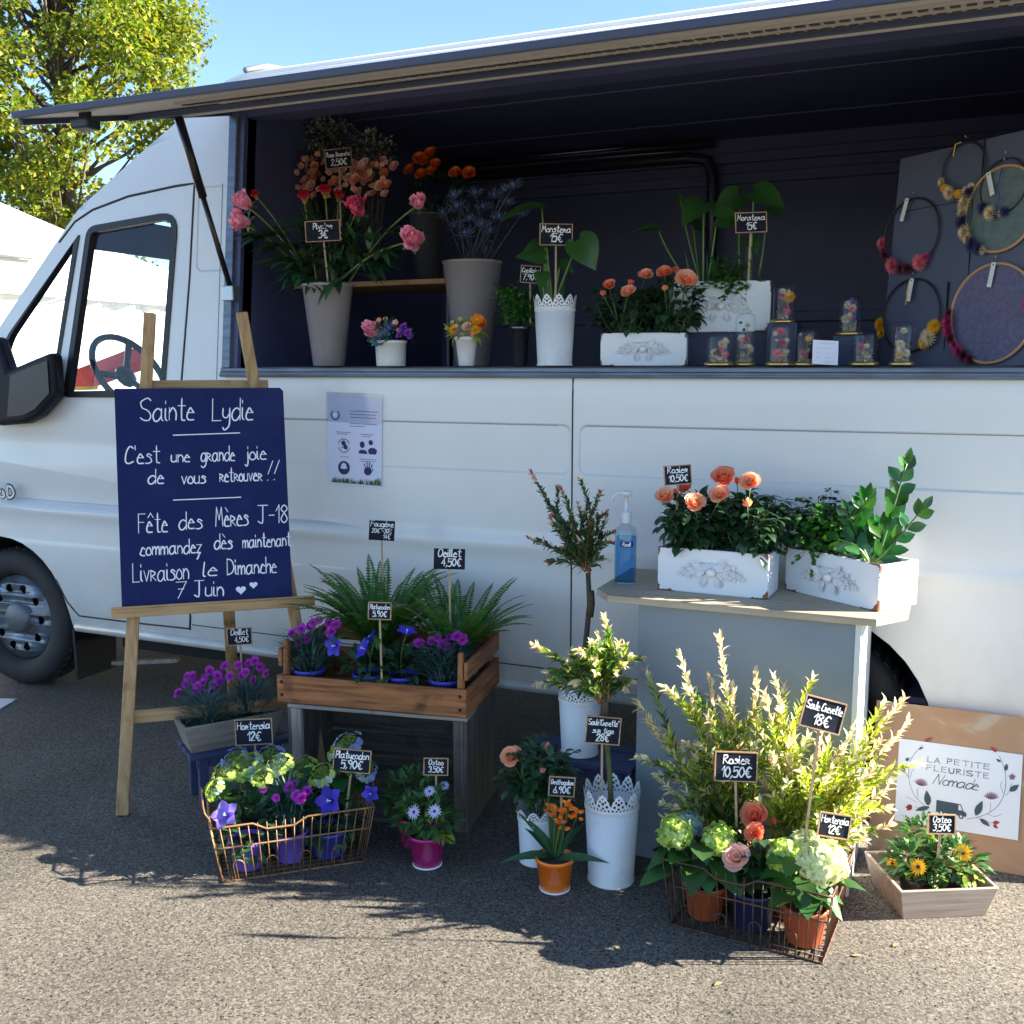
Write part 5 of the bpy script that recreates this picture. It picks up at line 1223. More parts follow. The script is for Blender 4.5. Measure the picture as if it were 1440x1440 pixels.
# monstera in lace pot
def monstera(name_label, p, rz, base_z, lv, potfn=None, grp='monstera plants'):
    t = thing('monstera', name_label, 'potted plant', p, rz, grp)
    if potfn: potfn(t)
    b, s = MB(), MB()
    for (x, y, Y), d, n, L, W in lv:
        h = toloc(t, at(x, y, Y)); d = V(d); a = V((rnd(-.03, .03), rnd(-.02, .02), base_z))
        s.tube(curve(a, h, V((h.x*.15, 0, .02)), 8), .0042, .0028, 6); lf = MB(); heart(lf, h, d, n, L, W); lf.build('leaf', LEAF['mon'], t)
    for k in range(6): x = rnd(-.04, .04); b.leaf((x, rnd(-.02, .02), base_z), (x*6, rnd(-.5, .5), 1), (0, -1, .2), rnd(.12, .2), .012, .3, .1, 5, 0, .3)
    b.build('young_foliage', LEAF['strap'], t); s.build('stem', pm('leaf stalk', (.12, .22, .04), .4, isl=.2), t); return t
random.seed(16)
p = at(780, 513, .07); p.z = SZ
monstera('monstera with heart shaped leaves in the white lace pot on the counter', p, CRZ, .20, [
 ((762, 292, .10), (-.9, -.3, -.05), (-.1, -.35, 1), .165, .12), ((769, 343, .04), (-.8, -.5, -.1), (.1, -.6, 1), .10, .075), ((764, 362, .02), (-.85, -.4, .15), (-.2, -.9, .5), .095, .075),
 ((812, 338, .02), (.55, -.35, -.75), (.1, -1, .25), .115, .125), ((763, 384, .0), (-.1, -.6, -.6), (-.1, -.9, .3), .06, .06), ((788, 370, .06), (.6, -.3, -.3), (0, -.8, .6), .06, .05)], lambda t: lace_pot(t, .075, .062, .252))
sign(782, 330, .03, 44, 28, [('Monstera', .32), ('15€', .40)], "slate sign reading Monstera 15€ in the white lace pot", yb=SZ+.2, roll=R(1))
# low drawer with roses
random.seed(17)
p = at(844, 513, .06); p.z = SZ; d1 = drawer('low white drawer planter of peach roses at the front of the counter', p, R(12), .300, .13, .115)
def rose_plant(label, p, rz, top, w, n, bl, L=.042, potfn=None, grp='potted rose bushes', base=(0, 0, 0)):
    t = thing('rose_bush', label, 'potted plant', p, rz, grp)
    if potfn: potfn(t)
    rosebush(t, base, top, w, n, L); pr = []
    for k, x, y, Y, r in bl:
        h = at(x, y, Y); f = (rnd(-.35, .35), -.75, rnd(.5, .9)); bloom(t, k, h, f, r); pr.append((V(base)+V((rnd(-.02, .02), rnd(-.02, .02), 0)), toloc(t, h)-V((0, 0, r*.5))))
    stems(t, pr, .0016, STEMG); return t
rose_plant('peach rose bush in the left half of the low white drawer on the counter', d1.location+V((.07, .08, .085)), CRZ, (0, 0, .20), .12, 80, [('rose_coral', 857, 400, .08, .022), ('rose_peach', 883, 410, .03, .026), ('bud_coral', 848, 412, .05, .016), ('bud_coral', 887, 397, .10, .018), ('rose_peach', 908, 386, .12, .024)])
rose_plant('peach rose bush in the right half of the low white drawer on the counter', d1.location+V((.22, .11, .085)), CRZ, (.03, 0, .22), .13, 90, [('rose_coral', 934, 383, .10, .026), ('rose_peach', 965, 393, .02, .036), ('bud_peach', 935, 405, .03, .016), ('bud_coral', 950, 379, .15, .018)])
# riser box and tall drawer with monsteras
p = at(962, 512, .24); b = MB()
b.box(0, .33, 0, .20, 0, .118); t = b.build('riser_box', pm('navy wooden box', (.025, .035, .085), .55, col2=(.015, .02, .05), scale=7, stretch=(1, 12, 12)), None, bevel=.003); t.location = (p.x-.02, .24, SZ); t.rotation_euler = (0, 0, R(8)); tag(t, 'navy wooden box under the taller white drawer planter', 'box')
p = at(940, 462, .235); d2 = drawer('taller white drawer planter of monsteras raised on the navy box', (-.955, .225, SZ+.119), R(12), .345, .17, .178)
random.seed(18)
monstera('monstera with leaves on long stalks in the left of the raised white drawer', d2.location+V((.10, .10, .10)), CRZ, .02, [((925, 322, .36), (-.8, .1, .1), (0, -.6, 1), .10, .06), ((990, 285, .33), (-.55, -.5, -.35), (-.2, -.7, .7), .13, .12), ((1008, 308, .30), (.9, -.3, .1), (.2, -.8, .5), .10, .10), ((957, 282, .40), (-.3, .6, .8), (0, -.9, 0), .06, .03), ((975, 318, .42), (.5, .4, .2), (0, -.8, .5), .09, .08)])
monstera('monstera with leaves on long stalks in the right of the raised white drawer', d2.location+V((.24, .13, .10)), CRZ, .02, [((1060, 270, .34), (.55, -.4, -.2), (-.2, -.7, .7), .12, .115), ((1040, 275, .40), (-.6, -.2, -.3), (-.1, -.9, .4), .11, .10), ((1078, 290, .40), (.8, .2, -.2), (.1, -.8, .5), .09, .08), ((1052, 335, .36), (.3, -.5, -.5), (0, -.9, .4), .07, .06)])
t = thing('maidenhair_fern', 'small fern spilling over the front of the raised white drawer', 'plant', d2.location+V((.17, .06, .13)), CRZ); maidenhair(t, (0, 0, 0), 22, .12, .16, .12, (3.3, 6.2))
sign(1056, 313, .28, 42, 26, [('Monstera', .30), ('15€', .36)], "slate sign reading Monstera 15€ over the raised white drawer", yb=d2.location.z+.13, roll=R(-2))
# glass domes
DOME = glass('dome glass', (.97, .985, .99), .0, 1.45, .7)
GOLD = pm('brass base', (.62, .42, .16), .28, .85)
def dome(label, px, Y, wpx, hpx, fl, z=SZ, py=511):
    p = at(px, py, Y); p.z = z; r, h = size(wpx, p)/2*.95, size(hpx, p); t = thing('glass_dome', label, 'glass dome', p, CRZ, 'glass domes of dried flowers')
    b = MB(); b.lathe([(0, 0), (r*1.12, 0), (r*1.16, .004), (r*1.12, .010), (r*1.0, .012), (0, .012)], 32); b.build('base', GOLD, t)
    b = MB(); q = min(.022, r*.55); b.lathe([(r*.95, .0125), (r*.95, h-q)]+[(r*.95-q+q*cos(pi/2*k/5), h-q+q*sin(pi/2*k/5)) for k in range(1, 6)]+[(0, h)], 32); b.build('bell', DOME, t)
    for k, x, zz, rr_ in fl: bloom(t, k, (x*r, rnd(-.3, .1)*r, .012+zz*h), (rnd(-.4, .4), -.9, .6), rr_, 'dried_flower', local=True)
    for j in range(7): bloom(t, random.choice(('straw', 'straw_wine', 'straw_mag', 'bud_cream', 'straw_navy', 'straw_pink')), (rnd(-.55, .55)*r, rnd(-.5, .2)*r, .012+rnd(.10, .75)*h), (rnd(-.5, .5), -.9, rnd(0, .9)), rnd(.005, .010), 'dried_flower', local=True)
    s = MB()
    for k, x, zz, rr_ in fl: s.tube([(x*r*.3, 0, .012), (x*r, 0, .012+zz*h)], .0009, n=4)
    b = MB(); bush(b, (0, 0, .03), (r*.6, r*.5, .02), 26, .018, .007, up=.6); b.build('dried_leaf', LEAF['silver'], t); s.build('dried_stem', pm('dry stem', (.30, .22, .12), .8), t); return t
random.seed(19)
dome('short wide glass dome of peach dried flowers left of the row of domes', 1011, .06, 38, 48, [('straw', .2, .5, .014), ('straw', -.3, .25, .015), ('straw_pink', .4, .2, .012), ('straw', 0, .15, .012)])
dome('tall glass dome of cream dried flowers in front of the raised white drawer', 1047, .11, 31, 73, [('straw', -.3, .45, .013), ('straw', .3, .25, .017), ('straw_navy', -.2, .2, .014), ('straw', .2, .7, .009)])
dome('glass dome of pink dried flowers standing under the raised dome', 1096, .06, 36, 60, [('straw_pink', 0, .7, .013), ('straw_pink', -.2, .2, .015), ('straw', .3, .2, .012), ('straw_mag', .2, .45, .013)])
dome('glass dome with a single mustard ball behind the white price card', 1133, .08, 36, 54, [('ball_yellow', .1, .6, .012), ('straw_mag', -.2, .2, .016), ('straw_wine', .3, .15, .012)])
dome('glass dome with dark red dried flowers right of the white price card', 1215, .08, 38, 50, [('straw_mag', -.3, .4, .013), ('straw', .1, .2, .014), ('straw_navy', .4, .3, .012)])
dome('glass dome of cream dried flowers nearest the wreath board', 1268, .06, 32, 61, [('straw', 0, .7, .010), ('straw', -.2, .4, .013), ('straw', .2, .2, .013), ('straw_yellow', -.3, .15, .011)])
for px, pyb, lab in ((1101, 455, 'black wooden block raising a glass dome behind the pink one'), (1194, 472, 'navy wooden block raising a glass dome behind the price card')):
    p = at(px, 511, .26); zt = at(px, pyb, .26).z-SZ; b = MB(); b.box(-.05, .05, -.05, .05, 0, zt); t = b.build('display_block', pm('navy wooden box', (.02, .03, .08), .5), None, bevel=.002); t.location = (p.x, .26, SZ); tag(t, lab, 'block', 'blocks under the raised domes')
    dome('raised glass dome with an orange daisy and red bud' if px == 1101 else 'raised glass dome of pale and violet dried flowers behind the price card', px, .24, 31 if px == 1101 else 34, 55, [('straw_yellow', .35, .55, .019), ('straw_pink', .3, .2, .013), ('straw_wine', -.4, .25, .014), ('straw', -.2, .7, .010)] if px == 1101 else [('straw', .2, .6, .012), ('straw', -.4, .3, .014), ('straw_navy', .3, .35, .018), ('carn_violet', 0, .8, .008)], SZ+zt, pyb)
# price card
p = at(1160, 514, .03); t = thing('price_card', 'small white card with a handwritten list leaning between the glass domes', 'card', (p.x, .03, SZ), CRZ)
w_, h_ = size(36, p), size(36, p); M = Matrix.Rotation(-.2, 4, 'X') @ Matrix.Rotation(R(3), 4, 'Y'); b = MB(); b.M = M; b.box(-w_/2, w_/2, -.0006, .0006, .0035, h_); b.build('card', pm('white card', (.74, .75, .82), .7), t, smooth=False)
b = MB(); b.M = M; random.seed(3)
def squiggle(b, x0, x1, z, h, wd, y): 
    n = int((x1-x0)/h*1.6)
    b.ribbon([(x0+(x1-x0)*k/n, z+h*(.5*(k % 2)+rnd(-.15, .15))) for k in range(n+1)], wd, y)
for z, a, c_ in ((.86, .25, .8), (.66, .12, .34), (.66, .45, .7), (.48, .12, .38), (.48, .48, .7), (.30, .12, .32), (.30, .45, .72), (.14, .46, .70)): squiggle(b, (a-.5)*w_, (c_-.5)*w_, z*h_, .004, .0007, -.0012)
b.build('handwriting', pm('blue grey pencil', (.30, .32, .42), .8), t, smooth=False)
# board with hanging wreaths
L0 = at(1237, 513, .44); L0.z = SZ; prz = atan2(-.645, .76)
pt = thing('display_board', 'tall dark grey board slanting across the right of the counter behind the wreaths', 'board', L0, prz)
PB = pm('anthracite board', (.082, .095, .150), .6, col2=(.066, .077, .125), scale=2.5); lean_b = -.03
b = MB(); b.hexa([(0, 0, 0), (.66, 0, 0), (.66, .016, 0), (0, .016, 0)], [(.02, .03, .70), (.66, .03, .70), (.66, .046, .70), (.02, .046, .70)]); b.build('panel', PB, pt, smooth=False)
b = MB()
for x, z0, z1 in ((.36, .52, .70), (.27, .05, .27), (.34, .25, .52)): b.box(x, x+.0025, (z0+z1)/2*.043-.006, (z0+z1)/2*.043+.004, z0, z1)
b.box(.03, .36, .021, .0255, .52, .5225); b.build('board_joint', pm('dark joint', (.012, .013, .018), .8), pt, smooth=False)
PMi = pmat(pt)
def onboard(px, py):
    d = _ray(px, py); o = PMi.inverted() @ CAM_POS; dd = PMi.inverted().to_3x3() @ d; n = V((0, -1, .043)); q = V((0, -.004, 0))
    return o+dd*((q-o).dot(n)/dd.dot(n))
def wreath(label, px, py, r, fl, hoopmat, hr=.0035, cloth=None, tag_=None, grp='dried flower wreaths on the board', thread=None):
    c = onboard(px, py)+V((0, -.006, 0)); t = thing('dried_wreath', label, 'wreath', PMi @ c, prz, grp)
    tl = Matrix.Rotation(-.043, 4, 'X')
    b = MB(); b.M = tl; b.tube([(r*cos(2*pi*k/48), 0, r*sin(2*pi*k/48)) for k in range(48)], hr, n=8, closed=True); b.build('hoop', hoopmat, t)
    if cloth: b = MB(); b.M = tl; b.face([b.p(r*.985*cos(2*pi*k/48), .001, r*.985*sin(2*pi*k/48)) for k in range(48)]); b.build('stretched_cloth', cloth, t, smooth=False)
    b = MB(); b.M = tl; b.tube([(0, .012, r+hr+.012), (0, -.004, r+hr+.012), (0, -.006, r+hr+.018)], .0015, n=5); b.build('hook', pm('hook wire', (.6, .6, .6), .3, .9), t)
    for k, a, rr_ in fl: bloom(t, k, tl @ V((r*cos(R(a)), -.006-rr_*.3, r*sin(R(a)))), (cos(R(a))*.3, -1, sin(R(a))*.3+.15), rr_, 'dried_flower', local=True)
    if tag_:
        x, z, a, l_ = tag_; b = MB(); b.M = tl @ Matrix.Translation((x, -.010, z)) @ Matrix.Rotation(R(a), 4, 'Y'); b.box(-.008, .008, -.0004, .0004, -l_, 0); tg = b.build('paper_tag', pm('paper tag', (.72, .72, .70), .8), t, smooth=False)
        b2 = MB(); b2.M = b.M
        for k in range(5): squiggle(b2, -.0055, .0055, -l_*(.30+.13*k), .003, .0006, -.0009)
        b2.build('tag_writing', pm('blue grey pencil', (.3, .32, .42), .8), t, smooth=False); q = MB(); q.M = b.M; q.ball((0, -.001, -.007), .0028, 8, sq=(1, .3, 1)); q.build('tag_eyelet', BLK, t)
    if thread:
        b = MB(); b.M = tl
        for pts, m_ in (thread,): b.tube(pts, .0022, n=5)
        b.build('ribbon', thread[1], t)
    return t
HB = pm('black hoop', (.015, .014, .016), .5); HW = pm('wooden hoop', (.48, .27, .14), .45); random.seed(20)
RIBB = pm('blue ribbon', (.03, .05, .26), .6); RIBY = pm('yellow ribbon', (.66, .44, .12), .7)
wreath('small black hoop with mustard balls, topmost on the board', 1357, 237, .080, [('straw', 205, .014), ('ball_yellow', 222, .015), ('straw', 243, .020), ('ball_yellow', 268, .016), ('straw', 290, .013), ('straw', 304, .012)], HB, thread=([(-.012, -.008, .082), (-.03, -.012, .078), (-.034, -.012, .05), (-.036, -.010, .042)], RIBY))
wreath('black hoop with pink straw flowers at the left edge of the board', 1283, 329, .116, [('straw_pink', 190, .019), ('straw_mag', 200, .014), ('straw_wine', 212, .017), ('straw_pink', 240, .024), ('straw_wine', 258, .016), ('straw_wine', 272, .018), ('straw_pink', 300, .022), ('straw_mag', 312, .014)], HB, tag_=(-.02, .118, 14, .075))
wreath('wooden embroidery hoop of grey green cloth with navy and cream flowers', 1409, 294, .128, [('straw_navy', 150, .020), ('straw', 164, .024), ('straw', 176, .020), ('straw_navy', 190, .024), ('straw', 206, .022), ('straw', 217, .018), ('straw_wine', 212, .014), ('straw_navy', 230, .022), ('straw_navy', 242, .018), ('straw', 250, .012)], HW, .005, pm('grey green cloth', (.14, .185, .18), .9, col2=(.09, .125, .125), scale=30), thread=([(.0, -.010, .12), (-.006, -.014, .07), (.004, -.014, .03), (-.012, -.014, -.01), (-.03, -.014, -.03)], RIBB))
wreath('thin black hoop with a long blue ribbon overlapping the grey green hoop', 1413, 262, .082, [('straw_navy', 225, .018), ('straw', 250, .020), ('straw_navy', 262, .014), ('straw', 272, .010), ('straw_navy', 285, .014)], HB, .003, tag_=(-.052, .048, -18, .075))
wreath('black hoop with yellow and white flowers, lowest at the left of the board', 1282, 444, .122, [('straw_yellow', 192, .020), ('straw_yellow', 206, .018), ('straw_yellow', 310, .018), ('straw', 322, .024), ('straw_yellow', 340, .020), ('ball_yellow', 347, .011)], HB, tag_=(.004, .122, 8, .075), thread=([(-.006, -.01, .118), (-.012, -.012, .08), (-.010, -.012, .06), (-.014, -.012, .035)], RIBY))
wreath('large wooden embroidery hoop of lilac tulle with dark pink flowers', 1396, 441, .152, [('straw_mag', 188, .022), ('straw_wine', 178, .016), ('straw_mag', 198, .022), ('straw_wine', 208, .018), ('straw', 205, .012), ('straw_mag', 218, .016), ('straw_mag', 229, .020), ('straw_wine', 238, .020), ('straw_wine', 248, .016), ('straw_mag', 8, .026), ('straw_pink', 0, .016), ('straw_wine', 17, .016), ('straw_wine', -8, .014)], HW, .005, pm('lilac tulle', (.145, .135, .22), .8, col2=(.09, .085, .16), scale=60, bump=.4), tag_=(.0, .155, 8, .075))

# notice taped to the van's flank
c = at(499, 621, -.002); t = thing('taped_notice', 'white printed hygiene notice in a plastic sleeve taped to the side of the van', 'poster', (c.x, -.0035, c.z), R(0))
w_, h_ = .245, .345; M = Matrix.Rotation(R(1.5), 4, 'Y')
b = MB(); b.M = M; b.box(-w_/2, w_/2, -.0004, .0008, -h_/2, h_/2); b.build('paper', pm('notice paper', (.66, .68, .84), .45), t, smooth=False)
b = MB(); b.M = M; b.box(-w_/2-.008, w_/2+.008, -.0012, -.0008, h_/2-.10, h_/2+.016); b.build('clear_tape', glass('clear tape', (.97, .98, 1), .12, 1.5, 2.2), t, smooth=False)
INK = pm('navy ink', (.025, .02, .10), .6); INKG = pm('dark green ink', (.02, .06, .04), .6)
b = MB(); b.M = M; y = -.0014
def circ(b, x, z, r, a0=0, a1=360, wd=.003, yy=-.0014): b.ribbon([(x+r*cos(R(a0+(a1-a0)*k/24)), z+r*sin(R(a0+(a1-a0)*k/24))) for k in range(25)], wd, yy)
def disc(b, x, z, r, yy=-.0014, sx=1, mi=0): b.poly([(x+r*sx*cos(2*pi*k/20), z+r*sin(2*pi*k/20)) for k in range(20)], yy, mi)
random.seed(4)
for z, a, c_ in ((.118, -.02, .105), (.106, -.02, .105), (.094, -.02, .095), (.070, -.02, .105), (.060, -.02, .045), (.034, -.085, -.018), (.027, -.078, -.028), (.030, .028, .085), (.022, .036, .075), (-.062, -.062, -.025), (-.066, .025, .098), (-.074, .030, .095)):
    x = a
    while x < c_-.006:
        l_ = rnd(.006, .018); b.ribbon([(x, z), (min(c_, x+l_), z)], .0032, y); x += l_+.004
circ(b, -.048, -.018, .026, 20, 165); circ(b, -.048, -.018, .026, 200, 340); disc(b, -.050, -.008, .010, y); disc(b, -.040, -.024, .009, y); b.ribbon([(-.058, -.028), (-.038, -.012)], .005, y)
disc(b, .035, -.010, .013, y, .85); b.poly([(.018, -.045), (.058, -.045), (.055, -.034), (.045, -.030), (.028, -.030), (.021, -.034)][::1], y); disc(b, .073, .0, .010, y); b.poly([(.066, -.045), (.096, -.045), (.102, -.030), (.090, -.020), (.072, -.020), (.060, -.030)], y)
disc(b, -.048, -.105, .027, y)
disc(b, .060, -.112, .016, y, 1.05)
for dx, dz, l_ in ((-.010, .010, .018), (-.002, .013, .022), (.006, .013, .021), (.013, .010, .016)): b.ribbon([(.060+dx, -.112+dz), (.060+dx*1.5, -.112+dz+l_)], .0062, y)
b.ribbon([(.072, -.118), (.084, -.104)], .006, y)
circ(b, -.088, .100, .018, 130, 410, .005)
b.build('printed_ink', INK, t, smooth=False)
b = MB(); b.M = M; disc(b, -.048, -.098, .012, -.0019); b.poly([(-.064, -.108), (-.032, -.108), (-.036, -.098), (-.060, -.098)], -.0021); disc(b, -.088, .100, .009, -.0019); b.build('printed_white', pm('notice paper', (.6, .6, .7), .5), t, smooth=False)
b = MB(); b.M = M
for k in range(150): x = rnd(-.105, .118); q = (x+.105)/.22; h0 = rnd(.012, .024)+.03*max(0, q-.8)*rnd(0, 3); a = rnd(-.007, .007); b.poly([(x-.0025, -.165), (x+.0025, -.165), (x+a, -.165+h0)], -.0014-k*.000004, k % 2)
b.build('printed_grass', [INKG, pm('green ink', (.10, .22, .05), .6)], t, smooth=False)

# ================================================================== easel and blackboard
EZ = {a: wood('easel wood '+a, (.52, .33, .16), (.34, .19, .08), a) for a in 'xz'}
random.seed(21)
e0 = V((-2.53, -.86)); e1 = V((-2.06, -.47)); ex = (e1-e0).normalized(); erz = atan2(ex.y, ex.x)
t = thing('easel', 'light wooden easel holding up the blackboard in front of the cab', 'easel', ((e0.x+e1.x)/2, (e0.y+e1.y)/2, 0), erz)
def eloc(p): return toloc(t, p)
lz = .69
fl_ = eloc(atz(172, 1146, 0)); fr_ = V((-fl_.x+.02, fl_.y, 0))
tl_ = eloc(at(211, 441, -.50)); tr_ = eloc(at(340, 440, -.28))
b = MB(); b.bar(fl_, tl_, .042, .030, (0, 1, 0)); b.build('leg', EZ['z'], t, bevel=.004)
b = MB(); b.bar(fr_, tr_, .042, .030, (0, 1, 0)); b.build('leg', EZ['z'], t, bevel=.004)
def onleg(a, c, z): return a.lerp(c, (z-a.z)/(c.z-a.z))
q0, q1 = onleg(fl_, tl_, .42), onleg(fr_, tr_, .42)
b = MB(); zc = .315; q0, q1 = onleg(fl_, tl_, zc), onleg(fr_, tr_, zc); b.bar(q0+V((0, .026, 0)), q1+V((0, .026, 0)), .018, .045); b.build('crossbar', EZ['x'], t, bevel=.003)
q0, q1 = onleg(fl_, tl_, lz), onleg(fr_, tr_, lz); lw = .345
b = MB(); yy = (q0.y+q1.y)/2-.028; b.box(-lw, lw, yy-.030, yy+.012, lz-.020, lz+.012); b.box(-lw, lw, yy-.030, yy-.024, lz+.012, lz+.020); b.build('ledge', EZ['x'], t, bevel=.003)
q0, q1 = onleg(fl_, tl_, 1.455), onleg(fr_, tr_, 1.455); b = MB(); b.bar(q0+V((-.0, .026, 0)), q1+V((.05, .026, 0)), .018, .05); b.build('crossbar', EZ['x'], t, bevel=.003)
rl = MB(); rl.bar((.06, yy+.52, .0), (.03, onleg(fl_, tl_, 1.36).y+.055, 1.36), .045, .03, (0, 1, 0)); rl.build('rear_leg', EZ['z'], t, bevel=.004)
bz = .775; bw, bh = .578, .765
lean_e = math.atan2(tl_.y-fl_.y, tl_.z)
tb_ = thing('blackboard', 'navy blackboard with white handwriting reading Sainte Lydie resting on the easel', 'blackboard', pmat(t) @ V((-.022, yy-.006, lz+.0125)), erz)
M = Matrix.Rotation(-lean_e, 4, 'X'); b = MB(); b.M = M
sh = [(-bw/2, 0), (bw/2, 0), (bw/2, bh-.012), (bw/2-.012, bh), (-bw/2, bh)]
i0 = [b.p(x, -.004, z) for x, z in sh]; i1 = [b.p(x, .006, z) for x, z in sh]; b.face(i0); b.face(i1[::-1])
for k in range(5): b.face((i0[(k+1)%5], i0[k], i1[k], i1[(k+1)%5]))
b.build('board', pm('navy slate', (.010, .016, .085), .75, spec=.2, col2=(.030, .038, .115), scale=4, detail=7, thr=(.48, .85)), tb_, smooth=False)
INKW = pm('white paint pen', (.80, .81, .84), .7); random.seed(22)
def bx_(px, py):                           # photo pixel to board coordinates
    lx, rx = 163+(py-548)*9/310, 398+(py-548)*12/297; u = (px-lx)/(rx-lx); ty, by = 548, 858-15*u; return (-bw/2+bw*u, bh*(1-(py-ty)/(by-ty)))
for st, px0, px1, py, h, sl in (('Sainte', 198, 271, 594, .078, .08), ('Lydie', 297, 354, 594, .078, .08), ("C'est", 178, 224, 655, .060, .03), ('une', 240, 265, 653, .044, .03), ('grande', 281, 328, 652, .052, .03), ('joie', 343, 373, 650, .052, .03),
     ('de', 208, 229, 684, .050, .06), ('vous', 254, 287, 684, .046, .06), ('retrouver', 307, 367, 681, .048, .06), ('!!', 375, 390, 679, .070, .12), ('Fête', 195, 234, 753, .066, .03), ('des', 250, 282, 748, .060, .03), ('Mères', 301, 347, 744, .066, .03), ('J-18', 361, 403, 740, .064, .06),
     ('commandez', 197, 281, 785, .050, .03), ('dès', 299, 324, 776, .052, .03), ('maintenant', 339, 408, 774, .048, .03), ('Livraison', 187, 263, 822, .064, .03), ('le', 283, 302, 814, .050, .1), ('Dimanche', 317, 387, 812, .056, .03), ('7', 245, 259, 845, .056, .05), ('Juin', 271, 311, 843, .056, .05)):
    (x0, z0), (x1, z1) = bx_(px0, py), bx_(px1, py); wid = textw(st, h, .15); k = (x1-x0)/wid; b = MB(); a_ = atan2(0, 1)
    b.M = M @ Matrix.Translation((x0, 0, z0)); b.text(st, 0, 0, h, .0046, .15, sl, -.0046, wide=k, jit=.02); b.build('lettering', INKW, tb_, smooth=False)
b = MB(); b.M = M
for a_, c_ in (((243, 615), (335, 612)), ((243, 707), (336, 703))): b.ribbon([bx_(*a_), bx_(*c_)], .0058, -.0046)
b.build('underline', INKW, tb_, smooth=False)
for px, py, s in ((336, 833, .032), (354, 826, .026)):
    b = MB(); b.M = M; cx, cz = bx_(px, py); b.poly([(cx+s*.055*16*sin(2*pi*k/32)**3*.62, cz+s*.04*(13*cos(2*pi*k/32)-5*cos(4*pi*k/32)-2*cos(6*pi*k/32)-cos(8*pi*k/32))*.8) for k in range(32)], -.0046); b.build('heart', INKW, tb_, smooth=False)

# ================================================================== grey wood planter of carnations on a low blue stool
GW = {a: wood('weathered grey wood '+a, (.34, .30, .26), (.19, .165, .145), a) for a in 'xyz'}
PALW = wood('pale pinkish trough wood', (.52, .42, .34), (.36, .27, .21), 'x')
def planter(label, A, B, depth, h, taper, group='wooden trough planters', mt=None):
    mt = mt or GW['x']
    A, B = V(A), V(B); ax = B-A; L_ = ax.length; t = thing('wooden_planter', label, 'planter', (A+B)/2, atan2(ax.y, ax.x), group); hw = L_/2; k = .010
    def wall(name, b4, t4): b = MB(); b.hexa(b4, t4); return b.build(name, mt, t, bevel=.002)
    o = taper
    wall('front_board', [(-hw, 0, 0), (hw, 0, 0), (hw, k, 0), (-hw, k, 0)], [(-hw-o, -o, h), (hw+o, -o, h), (hw+o, k-o, h), (-hw-o, k-o, h)])
    wall('back_board', [(-hw, depth-k, 0), (hw, depth-k, 0), (hw, depth, 0), (-hw, depth, 0)], [(-hw-o, depth-k+o, h), (hw+o, depth-k+o, h), (hw+o, depth+o, h), (-hw-o, depth+o, h)])
    wall('end_board', [(-hw, k, 0), (-hw+k, k, 0), (-hw+k, depth-k, 0), (-hw, depth-k, 0)], [(-hw-o, k-o, h), (-hw-o+k, k-o, h), (-hw-o+k, depth-k+o, h), (-hw-o, depth-k+o, h)])
    wall('end_board', [(hw-k, k, 0), (hw, k, 0), (hw, depth-k, 0), (hw-k, depth-k, 0)], [(hw+o-k, k-o, h), (hw+o, k-o, h), (hw+o, depth-k+o, h), (hw+o-k, depth-k+o, h)])
    b = MB(); b.box(-hw+k, hw-k, k, depth-k, .004, .012); b.build('bottom_board', mt, t, smooth=False); return t
random.seed(23)
zs = .20; A, B = atz(270, 1060, zs), atz(386, 1038, zs)
pl1 = planter('weathered grey trough of purple carnations on a low blue stool before the easel', A, B, .13, .105, .03)
BLUE = pm('blue painted wood', (.045, .06, .15), .55, col2=(.03, .04, .10), scale=8, stretch=(1, 10, 10))
def stool(label, c, rz, w_, d_, h_, grp='low blue stools'):
    t = thing('stool', label, 'stool', (c.x, c.y, 0), rz, grp)
    for k in range(3): b = MB(); y0 = -d_/2+d_*k/3; b.box(-w_/2, w_/2, y0, y0+d_/3-.008, h_-.018, h_); b.build('slat', BLUE, t, bevel=.002)
    for sx in (-1, 1):
        for sy in (-1, 1): b = MB(); b.box(sx*(w_/2-.05)-.016, sx*(w_/2-.05)+.016, sy*(d_/2-.03)-.014, sy*(d_/2-.03)+.014, 0, h_-.018); b.build('leg', BLUE, t, bevel=.002)
    for sy in (-1, 1): b = MB(); b.box(-w_/2+.03, w_/2-.03, sy*(d_/2-.03)-.008, sy*(d_/2-.03)+.008, h_-.058, h_-.018); b.build('apron', BLUE, t, smooth=False)
    return t
pc = pmat(pl1) @ V((.02, .07, 0)); stool('low blue stool under the grey trough of purple carnations', pc, pl1.rotation_euler.z, .36, .19, zs)
def carn_plant(label, p, w, h, bl, potmat=None, kind='carn', base_z=.0, leafmat='carn', n=150, z0=.0, ph=.095):
    t = thing('carnation_plant', label, 'potted plant', p, CRZ, 'carnation plants')
    if potmat: pot(t, .055, .042, ph, potmat); base_z = ph*.85
    carnation(t, (0, 0, base_z), w, h*1.45, n, leafmat); pr = []
    for x, y, Y, r in bl:
        q = at(x, y, Y); l_ = toloc(t, q); bloom(t, kind, q, (rnd(-.4, .4), -.85, rnd(.4, .9)), r); pr.append((V((l_.x*.35, l_.y*.35, base_z+.02)), l_-V((0, 0, r*.6))))
    stems(t, pr, .0013, LEAF[leafmat]); return t
Lp = lambda x: pmat(pl1) @ V((x, .07, .06))
carn_plant('purple carnation plant filling the left half of the grey trough on the stool', Lp(-.075), .10, .13, [(x, y, pl1.location.y+.03+rnd(-.05, .08), rnd(.015, .019)) for x, y in ((250, 974), (261, 962), (263, 951), (273, 958), (278, 965), (285, 960), (275, 972), (283, 974), (297, 972), (300, 962), (295, 943), (306, 950), (310, 959), (287, 955), (270, 950))])
